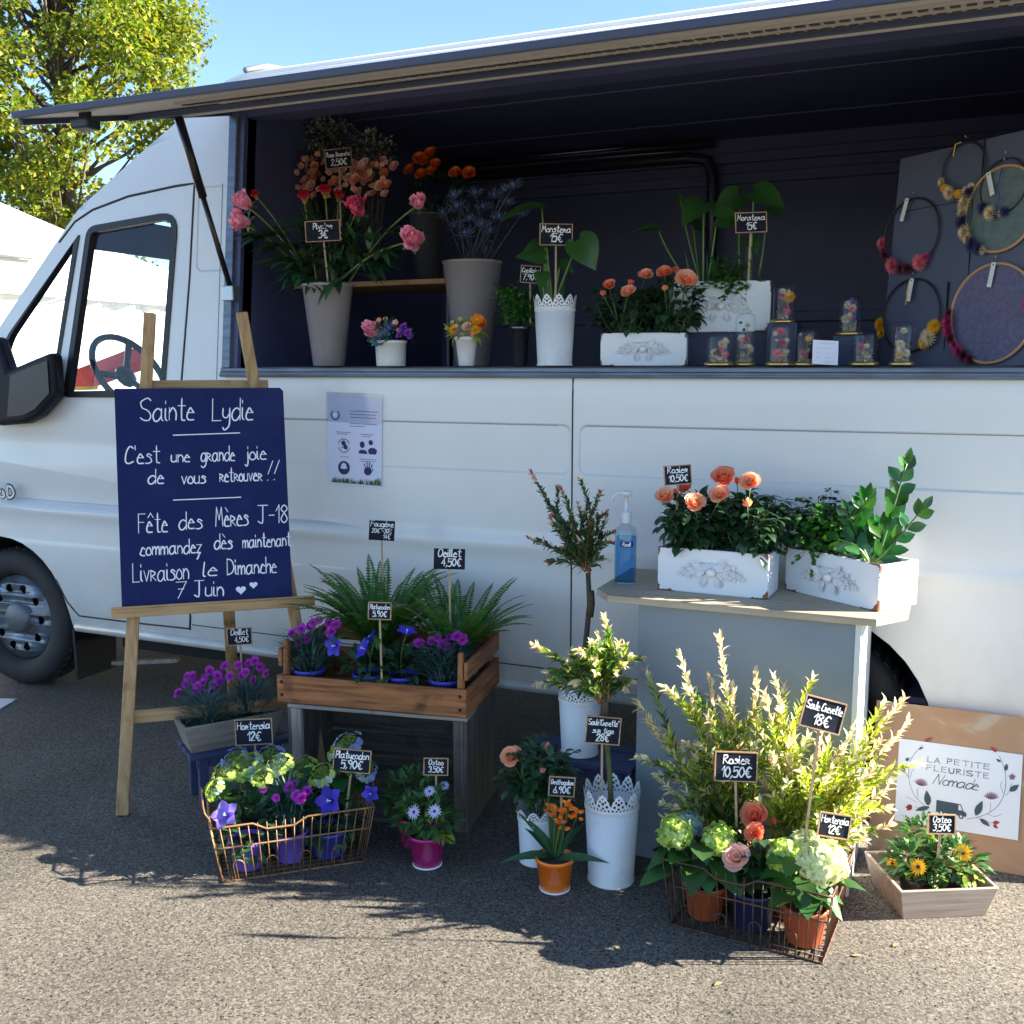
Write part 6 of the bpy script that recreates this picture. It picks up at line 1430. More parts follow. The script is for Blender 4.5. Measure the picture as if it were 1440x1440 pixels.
carn_plant('purple carnation plant filling the right half of the grey trough on the stool', Lp(.075), .11, .14, [(x, y, pl1.location.y+.08+rnd(-.05, .08), rnd(.015, .018)) for x, y in ((316, 936), (323, 951), (335, 935), (339, 950), (349, 932), (358, 929), (356, 957), (374, 947), (345, 945), (366, 938))])
sign(337, 895, pl1.location.y+.14, 33, 22, [('Oeillet', .36), ('4,50€', .34, -.36, .08)], "slate sign reading Oeillet 4,50€ over the grey carnation trough", yb=zs+.10, roll=R(-3))

# ================================================================== crates
BRN = {a: wood('orange brown crate wood '+a, (.42, .17, .065), (.15, .055, .022), a) for a in 'xyz'}
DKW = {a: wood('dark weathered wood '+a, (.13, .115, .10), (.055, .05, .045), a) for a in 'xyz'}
random.seed(24)
CF = V((-1.405, -.53)); hc = .395
cA = atz(404, 990, hc); cA = V((cA.x, cA.y)); cax = (CF-cA); crz = atan2(cax.y, cax.x); cl_ = cax.length; cd = .36
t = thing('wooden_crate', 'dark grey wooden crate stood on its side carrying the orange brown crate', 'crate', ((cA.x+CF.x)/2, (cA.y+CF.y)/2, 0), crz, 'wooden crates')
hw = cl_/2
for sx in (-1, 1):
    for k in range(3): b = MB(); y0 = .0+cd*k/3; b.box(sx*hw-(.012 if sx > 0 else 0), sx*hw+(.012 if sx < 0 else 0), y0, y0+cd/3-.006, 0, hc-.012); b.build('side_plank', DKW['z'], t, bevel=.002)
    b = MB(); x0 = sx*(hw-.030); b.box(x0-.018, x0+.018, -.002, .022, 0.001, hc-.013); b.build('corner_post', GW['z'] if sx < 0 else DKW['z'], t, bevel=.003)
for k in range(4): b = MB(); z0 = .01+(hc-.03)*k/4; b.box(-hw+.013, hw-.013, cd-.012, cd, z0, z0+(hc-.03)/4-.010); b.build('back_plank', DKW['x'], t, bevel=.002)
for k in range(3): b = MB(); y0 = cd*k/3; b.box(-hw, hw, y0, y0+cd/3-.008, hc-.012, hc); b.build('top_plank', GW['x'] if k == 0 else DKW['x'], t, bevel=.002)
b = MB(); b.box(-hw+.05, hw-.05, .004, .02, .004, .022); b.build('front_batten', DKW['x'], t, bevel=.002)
# the brown crate
bA, bB = atz(390, 988, hc), atz(656, 1012, hc); ax = bB-bA; L_ = ax.length; brz = atan2(ax.y, ax.x)
t = thing('wooden_crate', 'orange brown wooden crate of ferns and bellflowers on top of the grey crate', 'crate', ((bA.x+bB.x)/2, (bA.y+bB.y)/2, hc), brz, 'wooden crates'); cr2 = t
hw = L_/2; cd = .40; bhz = .098; k = .013
def brd(name, x0, x1, y0, y1, z0, z1, ax_): b = MB(); b.box(x0, x1, y0, y1, z0, z1); return b.build(name, BRN[ax_], t, bevel=.003)
brd('front_board', -hw, hw, 0, k, .004, bhz, 'x'); brd('back_board', -hw, hw, cd-k, cd, .004, bhz, 'x'); brd('back_board', -hw, hw, cd-k, cd, .125, .195, 'x')
for s in (-1, 1):
    x0, x1 = (hw-k, hw) if s > 0 else (-hw, -hw+k)
    brd('end_board', x0, x1, k+.001, cd-k-.001, .004, bhz-.004, 'y'); brd('end_board', x0, x1, k+.001, cd-k-.001, .125, .185, 'y')
    for y0 in (k+.0015, cd-k-.0315):
        b = MB(); xp0, xp1 = (hw-k-.026, hw-k-.001) if s > 0 else (-hw+k+.001, -hw+k+.026); b.hexa([(xp0, y0, .002), (xp1, y0, .002), (xp1, y0+.03, .002), (xp0, y0+.03, .002)], [(xp0+.004, y0+.004, .215), (xp1-.004, y0+.004, .215), (xp1-.004, y0+.026, .215), (xp0+.004, y0+.026, .215)]); b.build('corner_post', BRN['z'], t, bevel=.004)
for j in range(5): brd('bottom_slat', -hw+.002, hw-.002, .012+.075*j, .012+.075*j+.06, -.004+.0045, .0125, 'x')
b = MB()
for x in (-hw+.018, hw-.022):
    for z in (.03, .075): b.M = Matrix.Translation((x, -.0008, z)) @ Matrix.Rotation(pi/2, 4, 'X'); b.lathe([(0, .0012), (.0055, .0008), (.0065, -.002)], 10)
b.build('nail', pm('rusty nail', (.03, .015, .01), .7, .4), t)
def incr(x, y, z=.014): return pmat(cr2) @ V((x, y, z))
PBLUE = pm('blue plastic pot', (.045, .05, .40), .4); PVIO = pm('violet plastic pot', (.14, .08, .48), .4, col2=(.20, .13, .55), scale=5); PBLK = pm('black plastic pot', (.015, .015, .017), .5)
random.seed(25)
t = thing('fern', 'large green fern arching over the left and middle of the orange brown crate', 'potted plant', incr(-.07, .27), CRZ, 'ferns'); pot(t, .085, .062, .13, PBLK)
fern(t, (0, 0, .13), 78, .37, .036, .95, 1.15, (-.05, -.10, .25), 1.25)
t = thing('fern', 'green fern in a basket pot at the right end of the orange brown crate', 'potted plant', incr(hw-.105, .23), CRZ, 'ferns')
pot(t, .085, .066, .155, pm('woven pot', (.26, .22, .15), .8, col2=(.12, .10, .07), scale=40, bump=.8, bscale=110))
fern(t, (0, 0, .145), 44, .31, .031, 1.0, 1.0, (.12, -.10, .25), .9)
t2 = thing('variegated_plant', 'small pink and cream leaved plant between the two ferns', 'plant', incr(.02, .17, .013), CRZ); pot(t2, .045, .034, .09, PBLK)
b = MB(); c = toloc(t2, at(565, 868, -.30)); bush(b, c, (.07, .04, .035), 90, .03, .016, up=.3); b.build('foliage', pm('pink cream leaf', (.42, .24, .17), .5, isl=.4, isl_h=.05, trans=.3), t2); b = MB(); bush(b, c+V((.02, 0, .01)), (.10, .04, .03), 60, .03, .015, up=.3); b.build('foliage', LEAF['lime'], t2)
stems(t2, [((0, 0, .08), c+V((rnd(-.05, .05), 0, 0))) for k in range(7)])
carn_plant('purple carnation in a blue pot at the front left corner of the orange brown crate', incr(-hw+.085, .075), .085, .14, [(x, y, bA.y+.06+rnd(-.03, .04), rnd(.015, .020)) for x, y in ((410, 890), (424, 884), (437, 880), (432, 899), (421, 902), (448, 872), (462, 876), (472, 878), (465, 888), (440, 876))], PBLUE, n=190)
carn_plant('purple carnation in a blue pot at the front right corner of the orange brown crate', incr(hw-.10, .085), .085, .14, [(x, y, bB.y+.05+rnd(-.02, .04), rnd(.014, .018)) for x, y in ((589, 904), (607, 901), (615, 897), (628, 909), (622, 905), (631, 896), (650, 899), (642, 894), (617, 907))], PBLUE, n=190)
def platy(label, p, bl, potmat, w=.07, h=.12, kind='platy', n=70, grp='bellflower plants', pr_=(.055, .042, .095)):
    t = thing('bellflower_plant', label, 'potted plant', p, CRZ, grp); pot(t, *pr_, potmat); z = pr_[2]*.85; b = MB(); bush(b, (0, 0, z+h*.28), (w*1.15, w*.95, h*.62), int(n*2.1), .042, .024, up=.2); b.build('foliage', LEAF['platy'], t); pr = []
    for x, y, Y, r, f in bl: q = at(x, y, Y); bloom(t, kind, q, f, r); pr.append(((0, 0, z), toloc(t, q)-V(f).normalized()*r*.5))
    stems(t, pr, .002); return t
platy('bellflower with three blue blooms in the middle of the orange brown crate', incr(-.03, .075), [(470, 908, bA.y+.05, .038, (-.2, -1, .15)), (511, 912, bA.y+.03, .038, (-.5, -.6, .45)), (521, 896, bA.y+.08, .034, (-.7, -.3, .7))], PBLUE)
platy('bellflower with one blue bloom behind the slate sign in the orange brown crate', incr(.085, .085), [(572, 888, bA.y+.08, .034, (.3, -.1, 1))], PBLUE, n=80)
sign(534, 859, bA.y+.06, 30, 22, [('Platycodon', .30), ('5,90€', .34)], "slate sign reading Platycodon 5,90€ in the orange brown crate", yb=hc+.10, roll=R(2))
sign(632, 786, bB.y+.12, 44, 29, [('Oeillet', .36), ('4,50€', .36, -.34, .06)], "slate sign reading Oeillet 4,50€ on a tall stick before the right fern", yb=hc+.10, roll=R(1.5), frame=False)
sign(537, 746, -.22, 36, 28, [('Fougère', .27, .20), ('20€ -30%', .22, -.12), ('14€', .24, -.42, .2)], "slate sign reading Fougère 20€ on a tall stick behind the left fern", yb=hc+.12, roll=R(3), frame=False)

# ================================================================== wire basket on the left
random.seed(26)
A, B = atz(313, 1242, 0), atz(512, 1212, 0); bk1, BP1 = wire_basket('rusty wire basket of hydrangeas and bellflowers standing left of the magenta pot', A, B, .27, .185, .03)
def inb(t, u, v, z=.006): q = V((u*t_hw(t), v, z)); return pmat(t) @ q
BHW = {}
def t_hw(t): return BHW[t.name]
BHW[bk1.name] = (B-A).length/2
def hydr(label, p, bl, potmat=None, w=.10, leaves=14, L=.085, z=.0, pr_=(.06, .046, .10), lm='hyd'):
    t = thing('hydrangea', label, 'potted plant', p, CRZ, 'hydrangea plants')
    if potmat: pot(t, *pr_, potmat); z = pr_[2]*.9
    pr = []; cen = V((0, 0, 0))
    for k, x, y, Y, r, f in bl: q = at(x, y, Y); bloom(t, k, q, f, r, 'flower_head'); l_ = toloc(t, q); pr.append(((0, 0, z), l_-V((0, 0, r*.4)))); cen += l_
    cen /= max(1, len(bl)); b = MB(); hydleaves(b, V((cen.x*.6, cen.y*.6, (z+cen.z)/2)), w, leaves, L); hydleaves(b, V((cen.x, cen.y, cen.z-.035)), w*.9, leaves//2, L*.9); b.build('foliage', LEAF[lm], t); stems(t, pr, .0028, STEMG); return t
U = (0, -.55, .85)
hydr('lime green lacecap hydrangea at the back left of the left wire basket', inb(bk1, -.55, .20), [('lace_lime', 318, 1085, -0.93, 0.050, U), ('lace_lime', 345, 1075, -0.89, 0.056, (-.1, -.5, .9)), ('lace_pale', 330, 1066, -0.85, 0.047, U), ('lace_lime', 300, 1108, -1.03, 0.039, (-.4, -.6, .7)), ('lace_lime', 368, 1092, -0.98, 0.036, U)], PBLK, leaves=18)
hydr('blue and pale green hydrangea at the middle back of the left wire basket', inb(bk1, .05, .21), [('lace_blue', 378, 1066, -0.83, 0.058, U), ('lace_lime', 392, 1074, -0.89, 0.045, U), ('lace_lime', 426, 1076, -0.81, 0.043, U), ('lace_lime', 452, 1088, -0.85, 0.045, U)], PBLK, leaves=18)
hydr('pale hydrangea with one high head behind the sign in the left wire basket', inb(bk1, .6, .22), [('lace_pale', 489, 1045, -0.73, 0.050, U), ('lace_pale', 515, 1083, -0.73, 0.039, (.5, -.4, .7)), ('lace_lime', 470, 1055, -0.75, 0.034, (-.5, -.4, .7))], PBLK, leaves=16)
platy('bellflower with one large lilac bloom at the front left of the left wire basket', inb(bk1, -.62, .075), [(317, 1146, A.y-.005, .047, (.05, -.8, .6))], PVIO, .085, .14, 'platy_lilac', 80)
platy('bellflower with blue blooms in a blue pot at the right of the left wire basket', inb(bk1, .55, .085), [(463, 1126, -.90, .046, (-.05, -.9, .4)), (521, 1116, -.79, .028, (.3, -.9, .2))], PBLUE, .08, .13, n=80, pr_=(.062, .05, .085))
carn_plant('purple carnation in a violet pot in the middle of the left wire basket', inb(bk1, -.02, .085), .075, .17, [(406, 1107, -.95, .017), (416, 1118, -.98, .016), (431, 1113, -.94, .018), (424, 1122, -.99, .020), (413, 1104, -.92, .015), (370, 1110, -.97, .012), (388, 1122, -1.0, .012)], PVIO, n=170)
sign(357, 1029, -.72, 50, 34, [('Hortensia', .29), ('12€', .36)], "slate sign reading Hortensia 12€ at the back of the left wire basket", yb=.12, roll=R(-3))
sign(495, 1070, -.80, 50, 30, [('Platycodon', .32), ('5,90€', .38)], "slate sign reading Platycodon 5,90€ leaning at the right of the left wire basket", yb=.10, roll=R(5), lean=-.03)

# ================================================================== pots standing on the asphalt
random.seed(27)
MAG = pm('magenta glazed pot', (.40, .012, .16), .25, coat=.4)
def osteo(label, p, bl, potfn, w, h, n=120, kind='daisy_white', lime=True, z=.09, c=None):
    t = thing('daisy_plant', label, 'potted plant', p, CRZ, 'daisy plants'); 
    if potfn: potfn(t)
    b = MB(); C_ = V((0, 0, z+h*.45)) if c is None else V(c); bush(b, C_, (w, w*.75, h*.5), n, .045, .015, up=.35, cluster=2, sh=.58); b.build('foliage', LEAF['osteo'], t)
    if lime: b = MB(); bush(b, C_+V((.03, -.02, -h*.2)), (w*.5, w*.5, h*.25), n//6, .04, .014, up=.4, cluster=2, sh=.58); b.build('foliage', LEAF['osty'], t)
    pr = []
    for x, y, Y, r, f in bl: q = at(x, y, Y); bloom(t, kind, q, f, r); l_ = toloc(t, q); pr.append((V((l_.x*.3, l_.y*.3, z)), l_-V(f).normalized()*r*.35))
    stems(t, pr, .0018); return t
p = atz(601, 1216, 0); osteo('white daisy plant in a magenta pot with a white foot on the asphalt', p, [(582, 1142, p.y-.07, .026, (-.2, -1, .5)), (611, 1141, p.y-.07, .024, (.2, -.8, .6)), (604, 1113, p.y-.02, .022, (0, -.6, .8))], lambda t: pot(t, .058, .043, .108, MAG, band=(pm('white band', (.75, .75, .75), .5), (.006,))), .085, .15)
p = atz(578, 1190, 0); p = V((p.x, p.y+.02, 0)); osteo('shaded daisy plant in a second magenta pot half hidden behind the first', p, [(625, 1105, p.y+.02, .018, (.3, -.6, .7))], lambda t: pot(t, .055, .042, .10, MAG), .09, .16, 110, lime=False)
sign(613, 1078, -.70, 32, 22, [('Osteo', .32), ('3,50€', .36)], "slate sign reading Osteo 3,50€ behind the white daisies", yb=.09, roll=R(1))
p = atz(754, 1210, 0)
rose_plant('pale peach rose bush in the short white lace pot on the asphalt', p, CRZ, (.0, 0, .39), .11, 90, [('rose_peach', 720, 1064, p.y-.05, .032), ('bud_blush', 768, 1050, p.y+.03, .022), ('bud_blush', 744, 1075, p.y-.03, .020), ('bud_blush', 763, 1083, p.y-.05, .017), ('bud_blush', 790, 1082, p.y+.02, .018)], potfn=lambda t: lace_pot(t, .060, .050, .185, 9), base=(0, 0, .15))
p = atz(780, 1250, 0); t = thing('orange_flower_plant', 'plant with orange flower clusters and strap leaves in an orange pot', 'potted plant', p, CRZ)
pot(t, .056, .043, .105, pm('orange glazed pot', (.90, .19, .008), .25, coat=.4), band=(pm('white band', (.75, .75, .75), .5), (.006, .099)))
b = MB()
for d, L_, W_, dr in (((-.9, -.3, .35), .16, .030, .5), ((-.55, -.1, 1.0), .20, .034, .2), ((.9, -.25, .35), .16, .030, .45), ((.15, -.25, 1), .15, .036, .1), ((-.12, .1, 1), .19, .03, .1), ((.5, .4, .7), .15, .03, .3), ((-.5, .4, .6), .14, .03, .3)): b.leaf((rnd(-.01, .01), rnd(-.01, .01), .095), d, (-d[0]*.5, -.4, .8), L_, W_, .35, dr, 7, 0, .35)
b.build('foliage', LEAF['strap'], t); pr = []
for x, y, s_ in ((783, 1143, .018), (799, 1140, .018), (789, 1157, .019), (812, 1144, .017), (797, 1132, .014), (772, 1136, .012)): q = at(x, y, p.y-.03); bloom(t, 'orni', q, (rnd(-.4, .4), -.3, 1), s_*1.4, 'flower_cluster'); pr.append(((0, 0, .095), toloc(t, q)))
stems(t, pr, .0022)
sign(790, 1106, p.y+.06, 34, 25, [('Ornithogalum', .27), ('6,90€', .36)], "slate sign reading Ornithogalum 6,90€ above the orange pot", yb=.09, roll=R(4))
# willow standards
WF = dict(mats=('wil', 'wily', 'wilp', 'wilw'))
random.seed(28)
p = atz(859, 1236, 0); tp = p.copy()
t = thing('willow_standard', 'willow standard in the tall white lace pot on the asphalt with a leafy crown', 'potted tree', p, CRZ, 'willow standards'); lace_pot(t, .083, .068, .300, 11); s_ = MB(); s_.lathe([(.070, .22), (0, .225)], 24); s_.build('soil', SOIL, t)
tr = MB(); k0 = toloc(t, at(849, 1000, p.y)); tr.tube(curve((.0, 0, .2), k0, (.003, 0, 0), 6), .0085, .0075, 9); tr.build('trunk', pm('green bark', (.10, .14, .03), .6, col2=(.07, .07, .03), scale=14), t); tr = MB(); tr.tube([k0+V((0, 0, -.03)), k0+V((.004, 0, .005)), k0+V((.0, 0, .05))], .012, .009, 9); tr.build('graft_knot', STEMW, t)
k1 = k0+V((0, 0, .03))
def shts(t, k1, tips, Y, js=.05, bend=.03): return [(k1+V((rnd(-.012, .012), rnd(-.012, .012), rnd(-.01, .02))), toloc(t, at(x, y, Y+rnd(-js, js))), V((rnd(-.02, .02), rnd(-.02, .02), bend))) for x, y in tips]
willow(t, shts(t, k1, [(750, 908), (755, 962), (778, 945), (800, 930), (815, 915), (833, 905), (850, 868), (840, 890), (870, 905), (886, 925), (876, 935), (890, 960), (862, 945), (825, 945), (808, 960), (845, 940), (880, 970)], p.y, .09), tip=.20, dens=66, L=.042, W=.011, mixtip=.35, mid=.25)
p = at(815, 1058, -.40); zst = .265; p = atz(815, 1058, zst)
stool('low blue stool under the white lace pot between crate and counter', V((p.x, p.y+.02, 0)), R(2), .40, .22, zst)
t = thing('willow_standard', 'tall dark willow standard in the white lace pot raised on the blue stool', 'potted tree', p, CRZ, 'willow standards'); lace_pot(t, .072, .060, .235, 11); s_ = MB(); s_.lathe([(.06, .17), (0, .175)], 24); s_.build('soil', SOIL, t)
k0 = toloc(t, at(827, 806, p.y)); kk = toloc(t, at(829, 850, p.y)); tr = MB(); tr.tube([(0, 0, .16), V((.006, 0, .22)), toloc(t, at(824, 900, p.y)), kk, k0], .010, .008, 9); tr.build('trunk', pm('dark bark', (.035, .04, .018), .7, col2=(.06, .04, .03), scale=20), t); tr = MB(); tr.tube([kk+V((0, 0, -.04)), kk+V((.006, 0, 0)), kk+V((.004, 0, .045))], .013, .011, 9); tr.build('graft_knot', STEMW, t)
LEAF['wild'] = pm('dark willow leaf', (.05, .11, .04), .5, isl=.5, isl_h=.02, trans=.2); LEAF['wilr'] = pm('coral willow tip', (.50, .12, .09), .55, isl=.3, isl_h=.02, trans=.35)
willow(t, shts(t, k0, [(746, 662), (765, 697), (788, 684), (803, 720), (812, 708), (845, 690), (853, 725), (745, 757), (762, 765), (830, 735), (790, 745), (775, 730), (856, 760), (838, 765), (815, 760), (770, 790), (795, 775), (850, 785), (822, 720)], p.y, .06, .01), tip=.08, dens=52, L=.036, W=.0105, mats=('wild', 'wil', 'wilr', 'wilp'), mixtip=.6, mid=.12, side=True)
sign(848, 1027, tp.y-.03, 46, 36, [('Saule"Crevette"', .22, .20), ('sur tige', .20, -.10), ('28€', .28, -.42)], "slate sign reading Saule Crevette sur tige 28€ in the tall lace pot", yb=.22, roll=R(5))

# ================================================================== grey counter
random.seed(29)
CT = .835; t = thing('counter_table', 'grey cabinet counter with a pale wooden top standing against the van', 'counter', (-.56, -.2, 0), 0)
GP = pm('blue grey panel', (.21, .25, .29), .42, col2=(.17, .21, .25), scale=1.6, bump=.05)
b = MB(); x0, x1, y0, y1 = -.858, -.228, -.455, -.03; b.box(x0, x1, y0, y0+.016, 0, CT-.022); b.box(x0, x0+.016, y0+.016, y1, 0, CT-.022); b.build('cabinet', GP, t, world=True, smooth=False)
b = MB(); b.box(x1+.0005, x1+.016, y0-.002, y1, 0, CT-.022); b.build('end_panel', pm('pale grey edge', (.62, .63, .64), .5), t, world=True, smooth=False)
top = [(-1.012, -.40), (-.948, -.482), (-.172, -.475), (-.095, -.36), (-.095, -.035), (-1.012, -.035)]
b = MB(); i0 = [b.p(x, y, CT-.022) for x, y in top]; i1 = [b.p(x, y, CT) for x, y in top]; b.face(i0[::-1]); b.face(i1)
for k in range(6): b.face((i0[k], i0[(k+1)%6], i1[(k+1)%6], i1[k]))
b.build('table_top', wood('pale table wood', (.50, .42, .31), (.38, .30, .21), 'x', knots=False), t, world=True, bevel=.003)
# sanitiser
p = atz(879, 819, CT); t = thing('pump_bottle', 'clear blue hand gel bottle with a white pump at the left of the grey counter', 'bottle', p, CRZ); s = size(1, p); r = 15.5*s; hb = 82*s
b = MB(); b.lathe([(0, .0015), (r*.9, 0), (r, .005), (r, hb*.86), (r*.86, hb*.955), (r*.5, hb*1.0), (r*.42, hb*1.03), (r*.42, hb*1.09), (0, hb*1.09)], 32); b.build('bottle_body', glass('bottle plastic', (.86, .94, .99), .04, 1.45, 1.6), t)
b = MB(); b.lathe([(0, .004), (r*.94, .004), (r*.94, hb*.80), (0, hb*.80)], 32); b.build('gel', glass('blue gel', (.42, .74, .95), .08, 1.33, .4), t)
b = MB(); b.lathe([(r*.50, hb*1.04), (r*.50, hb*1.20), (r*.44, hb*1.22), (r*.20, hb*1.24), (r*.20, hb*1.50), (r*.50, hb*1.51), (r*.55, hb*1.55), (r*.50, hb*1.58), (0, hb*1.58)], 20); b.tube([(0, 0, hb*1.55), (-r*.8, -.002, hb*1.55), (-r*1.15, -.003, hb*1.50), (-r*1.25, -.004, hb*1.40)], r*.17, r*.12, 8); b.build('pump', pm('white pump plastic', (.74, .75, .77), .35), t)
LB = pm('bright blue label', (.02, .16, .62), .4); NV = pm('navy label', (.02, .02, .20), .4)
def wrap(b, f, rr_):                       # bend flat work round the bottle
    b2 = MB(); b2.f, b2.m = b.f, b.m; b2.v = [V((rr_*sin(q.x/rr_), -rr_*cos(q.x/rr_)+q.y, q.z)) for q in b.v]; return b2
b = MB()
b.poly([(-r*.55+r*1.1*i/8, hb*.635) for i in range(9)]+[(r*.66, hb*.70), (r*.55, hb*.745)]+[(r*.55-r*1.1*i/8, hb*.755-.004*sin(pi*i/8)) for i in range(1, 9)]+[(-r*.66, hb*.69)], 0); wrap(b, 0, r+.0004).build('label_badge', NV, t, smooth=False)
b = MB(); wd = textw('Purell', .014, .14, .8); b.text('Purell', -wd/2, hb*.66, .0125, .0024, .14, .15, -.0002, wide=.8); wrap(b, 0, r+.0006).build('label_lettering', pm('white lettering', (.8, .8, .82), .5), t, smooth=False)
b = MB(); random.seed(31)
for z in (.60, .53, .49, .45, .405, .365, .325, .285, .245, .205, .165):
    x = -r*.85
    while x < r*(.5 if z in (.6, .53) else .9): l_ = rnd(.005, .013); b.ribbon([(x, hb*z), (x+l_, hb*z)], .0024 if z != .6 else .0014, 0); x += l_+.003
wrap(b, 0, r+.0004).build('label_print', pm('dark blue print', (.01, .05, .42), .5), t, smooth=False)
# the two drawers on the counter
a, c_ = atz(924, 829, CT), atz(1079, 844, CT); ax = c_-a; dA = drawer('white drawer planter of peach roses in the middle of the grey counter', a, atan2(ax.y, ax.x), ax.length, .155, .138)
a, c_ = atz(1103, 829, CT), atz(1234, 861, CT); ax = c_-a; dB = drawer('white drawer planter of glossy greenery at the sunny right end of the counter', a, atan2(ax.y, ax.x), ax.length, .17, .138)
random.seed(32)
def ind(d, x, y, z=.100): return pmat(d) @ V((x, y, z))
yA = dA.location.y
rose_plant('peach rose bush in the left half of the drawer on the grey counter', ind(dA, .10, .08), CRZ, (-.01, 0, .20), .125, 130, [('rose_peach', 935, 698, yA-.02, .030), ('rose_coral', 963, 686, yA+.06, .020), ('rose_peach', 977, 707, yA-.05, .032), ('rose_peach', 1012, 696, yA-.02, .029), ('bud_coral', 950, 690, yA+.0, .012)], .046)
rose_plant('peach rose bush in the right half of the drawer on the grey counter', ind(dA, .26, .09), CRZ, (.02, 0, .20), .135, 140, [('rose_coral', 1017, 671, yA+.03, .036), ('rose_peach', 1055, 678, yA+.0, .030), ('bud_peach', 1051, 707, yA-.04, .022), ('bud_coral', 1037, 676, yA+.1, .018)], .046)
sign(953, 668, yA+.02, 36, 25, [('Rosier', .36), ('10,50€', .36)], "slate sign reading Rosier 10,50€ in the drawer on the grey counter", yb=CT+.09, roll=R(-4))
t = thing('maidenhair_fern', 'maidenhair fern trailing over the left of the right drawer on the counter', 'plant', ind(dB, .10, .07), CRZ); maidenhair(t, (-.01, 0, 0), 120, .17, .22, .09, (0, 6.28)); maid_c = toloc(t, at(1160, 745, dB.location.y-.03)); b = MB(); bush(b, maid_c, (.055, .03, .04), 170, .016, .018); bush(b, toloc(t, at(1145, 735, dB.location.y+.03)), (.09, .05, .05), 70, .014, .016); b.build('foliage', LEAF['maid'], t)
b = MB(); P = curve(toloc(t, at(1148, 768, dB.location.y-.05)), toloc(t, at(1142, 815, dB.location.y-.075)), (0, -.01, 0), 6)
for i in range(40): q = P[rnd() and random.randrange(6)].lerp(P[random.randrange(6)], rnd()); b.leaf(q, (rnd(-1, 1), rnd(-.4, 0), rnd(-1, .2)), (0, -1, .3), .014, .015, .1, .2, 2, 0, .6)
b.build('trailing_foliage', LEAF['maid'], t)
t = thing('glossy_plant', 'upright glossy green plant in the right of the right drawer on the counter', 'plant', ind(dB, .25, .085), CRZ); yB = at(1234, 861, 0).y
b, s = MB(), MB(); yy = t.location.y
for tip, bn, n, w_ in (((1275, 652), (.0, 0, .0), 7, .047), ((1297, 716), (-.02, -.02, -.02), 5, .042), ((1193, 722), (-.01, 0, .02), 4, .040), ((1235, 742), (.01, -.03, 0), 4, .042), ((1172, 758), (0, -.03, .03), 3, .036), ((1218, 700), (-.01, .02, .02), 5, .040)):
    e = toloc(t, at(*tip, yy+rnd(-.03, .03))); P = curve((rnd(-.02, .02), rnd(-.02, .02), -.005), e, bn, 10); s.tube(P, .0052, .0022, 7)
    for k in range(n):
        u = .22+.78*(k+.5)/n; i = min(9, int(u*10)); q = P[i].lerp(P[i+1], u*10-i); d = (P[i+1]-P[i]).normalized(); sd = V((d.z, 0, -d.x)).normalized()
        for sg in (-1, 1): b.leaf(q, d*rnd(.6, 1)+sd*sg*rnd(.45, .75)+V((rnd(-.2, .2), rnd(-.5, .3), rnd(-.2, .2))), V((-sg*.25*sd.x+rnd(-.4, .4), -1, rnd(0, .7))), .074*(1-.3*u)*rnd(.9, 1.1), w_*rnd(.85, 1)*(1-.2*u), .22, rnd(0, .15), 5, 0, .5)
    b.leaf(P[-1], P[-1]-P[-2], (0, -1, .2), .05, .025, .2, .1, 4)
b.build('foliage', LEAF['zz'], t); s.build('stem', pm('fleshy stem', (.10, .22, .05), .4), t)
sign(1163, 709, dB.location.y+.05, 26, 21, [('Capillaire', .30), ('7,90€', .34)], "slate sign reading Capillaire 7,90€ in the right drawer on the counter", yb=CT+.09, roll=R(3), frame=False)

# ================================================================== wire basket on the right
random.seed(33)
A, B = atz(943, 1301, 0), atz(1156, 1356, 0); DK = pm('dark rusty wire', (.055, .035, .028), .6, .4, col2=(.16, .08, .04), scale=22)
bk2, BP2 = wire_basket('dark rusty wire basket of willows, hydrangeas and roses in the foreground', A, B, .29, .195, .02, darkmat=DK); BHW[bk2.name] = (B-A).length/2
TER = pm('terracotta plastic pot', (.46, .10, .035), .5, col2=(.36, .075, .03), scale=6); NAV = pm('dark blue pot', (.02, .028, .085), .35)
yA = A.y; yB = B.y
hydr('green hydrangea in a terracotta pot at the left of the right wire basket', inb(bk2, -.66, .09), [('hyd_green', 949, 1170, yA+.02, .050, (-.1, -.6, .8)), ('hyd_pale', 967, 1161, yA+.09, .045, (0, -.5, .9)), ('hyd_green', 1012, 1180, yA+.04, .048, (.1, -.6, .8))], TER, leaves=18, L=.11, w=.12)
hydr('cream hydrangea with one big flower head at the front right of the right wire basket', inb(bk2, .68, .085), [('hyd_white', 1158, 1212, yB-.0, .066, (.1, -.65, .75)), ('hyd_green', 1102, 1204, yB+.05, .048, (-.1, -.7, .7)), ('hyd_white', 1131, 1187, yB+.10, .045, (-.1, -.4, .9))], TER, leaves=18, L=.10, w=.11, pr_=(.062, .047, .105))
rose_plant('peach rose bush in a navy pot in the middle of the right wire basket', inb(bk2, -.02, .10), CRZ, (0, 0, .27), .08, 70, [('rose_coral', 1061, 1147, yA+.12, .036), ('rose_coral', 1062, 1171, yA+.05, .026), ('rose_blush', 1034, 1206, yA-.0, .036), ('bud_blush', 1047, 1200, yA+.01, .016), ('bud_coral', 1088, 1155, yA+.14, .016)], potfn=lambda t: pot(t, .066, .05, .11, NAV), base=(0, 0, .09))
WL = dict(tip=.30, dens=42, L=.050, W=.0108, mixtip=.18, mid=.6, spread=.7)
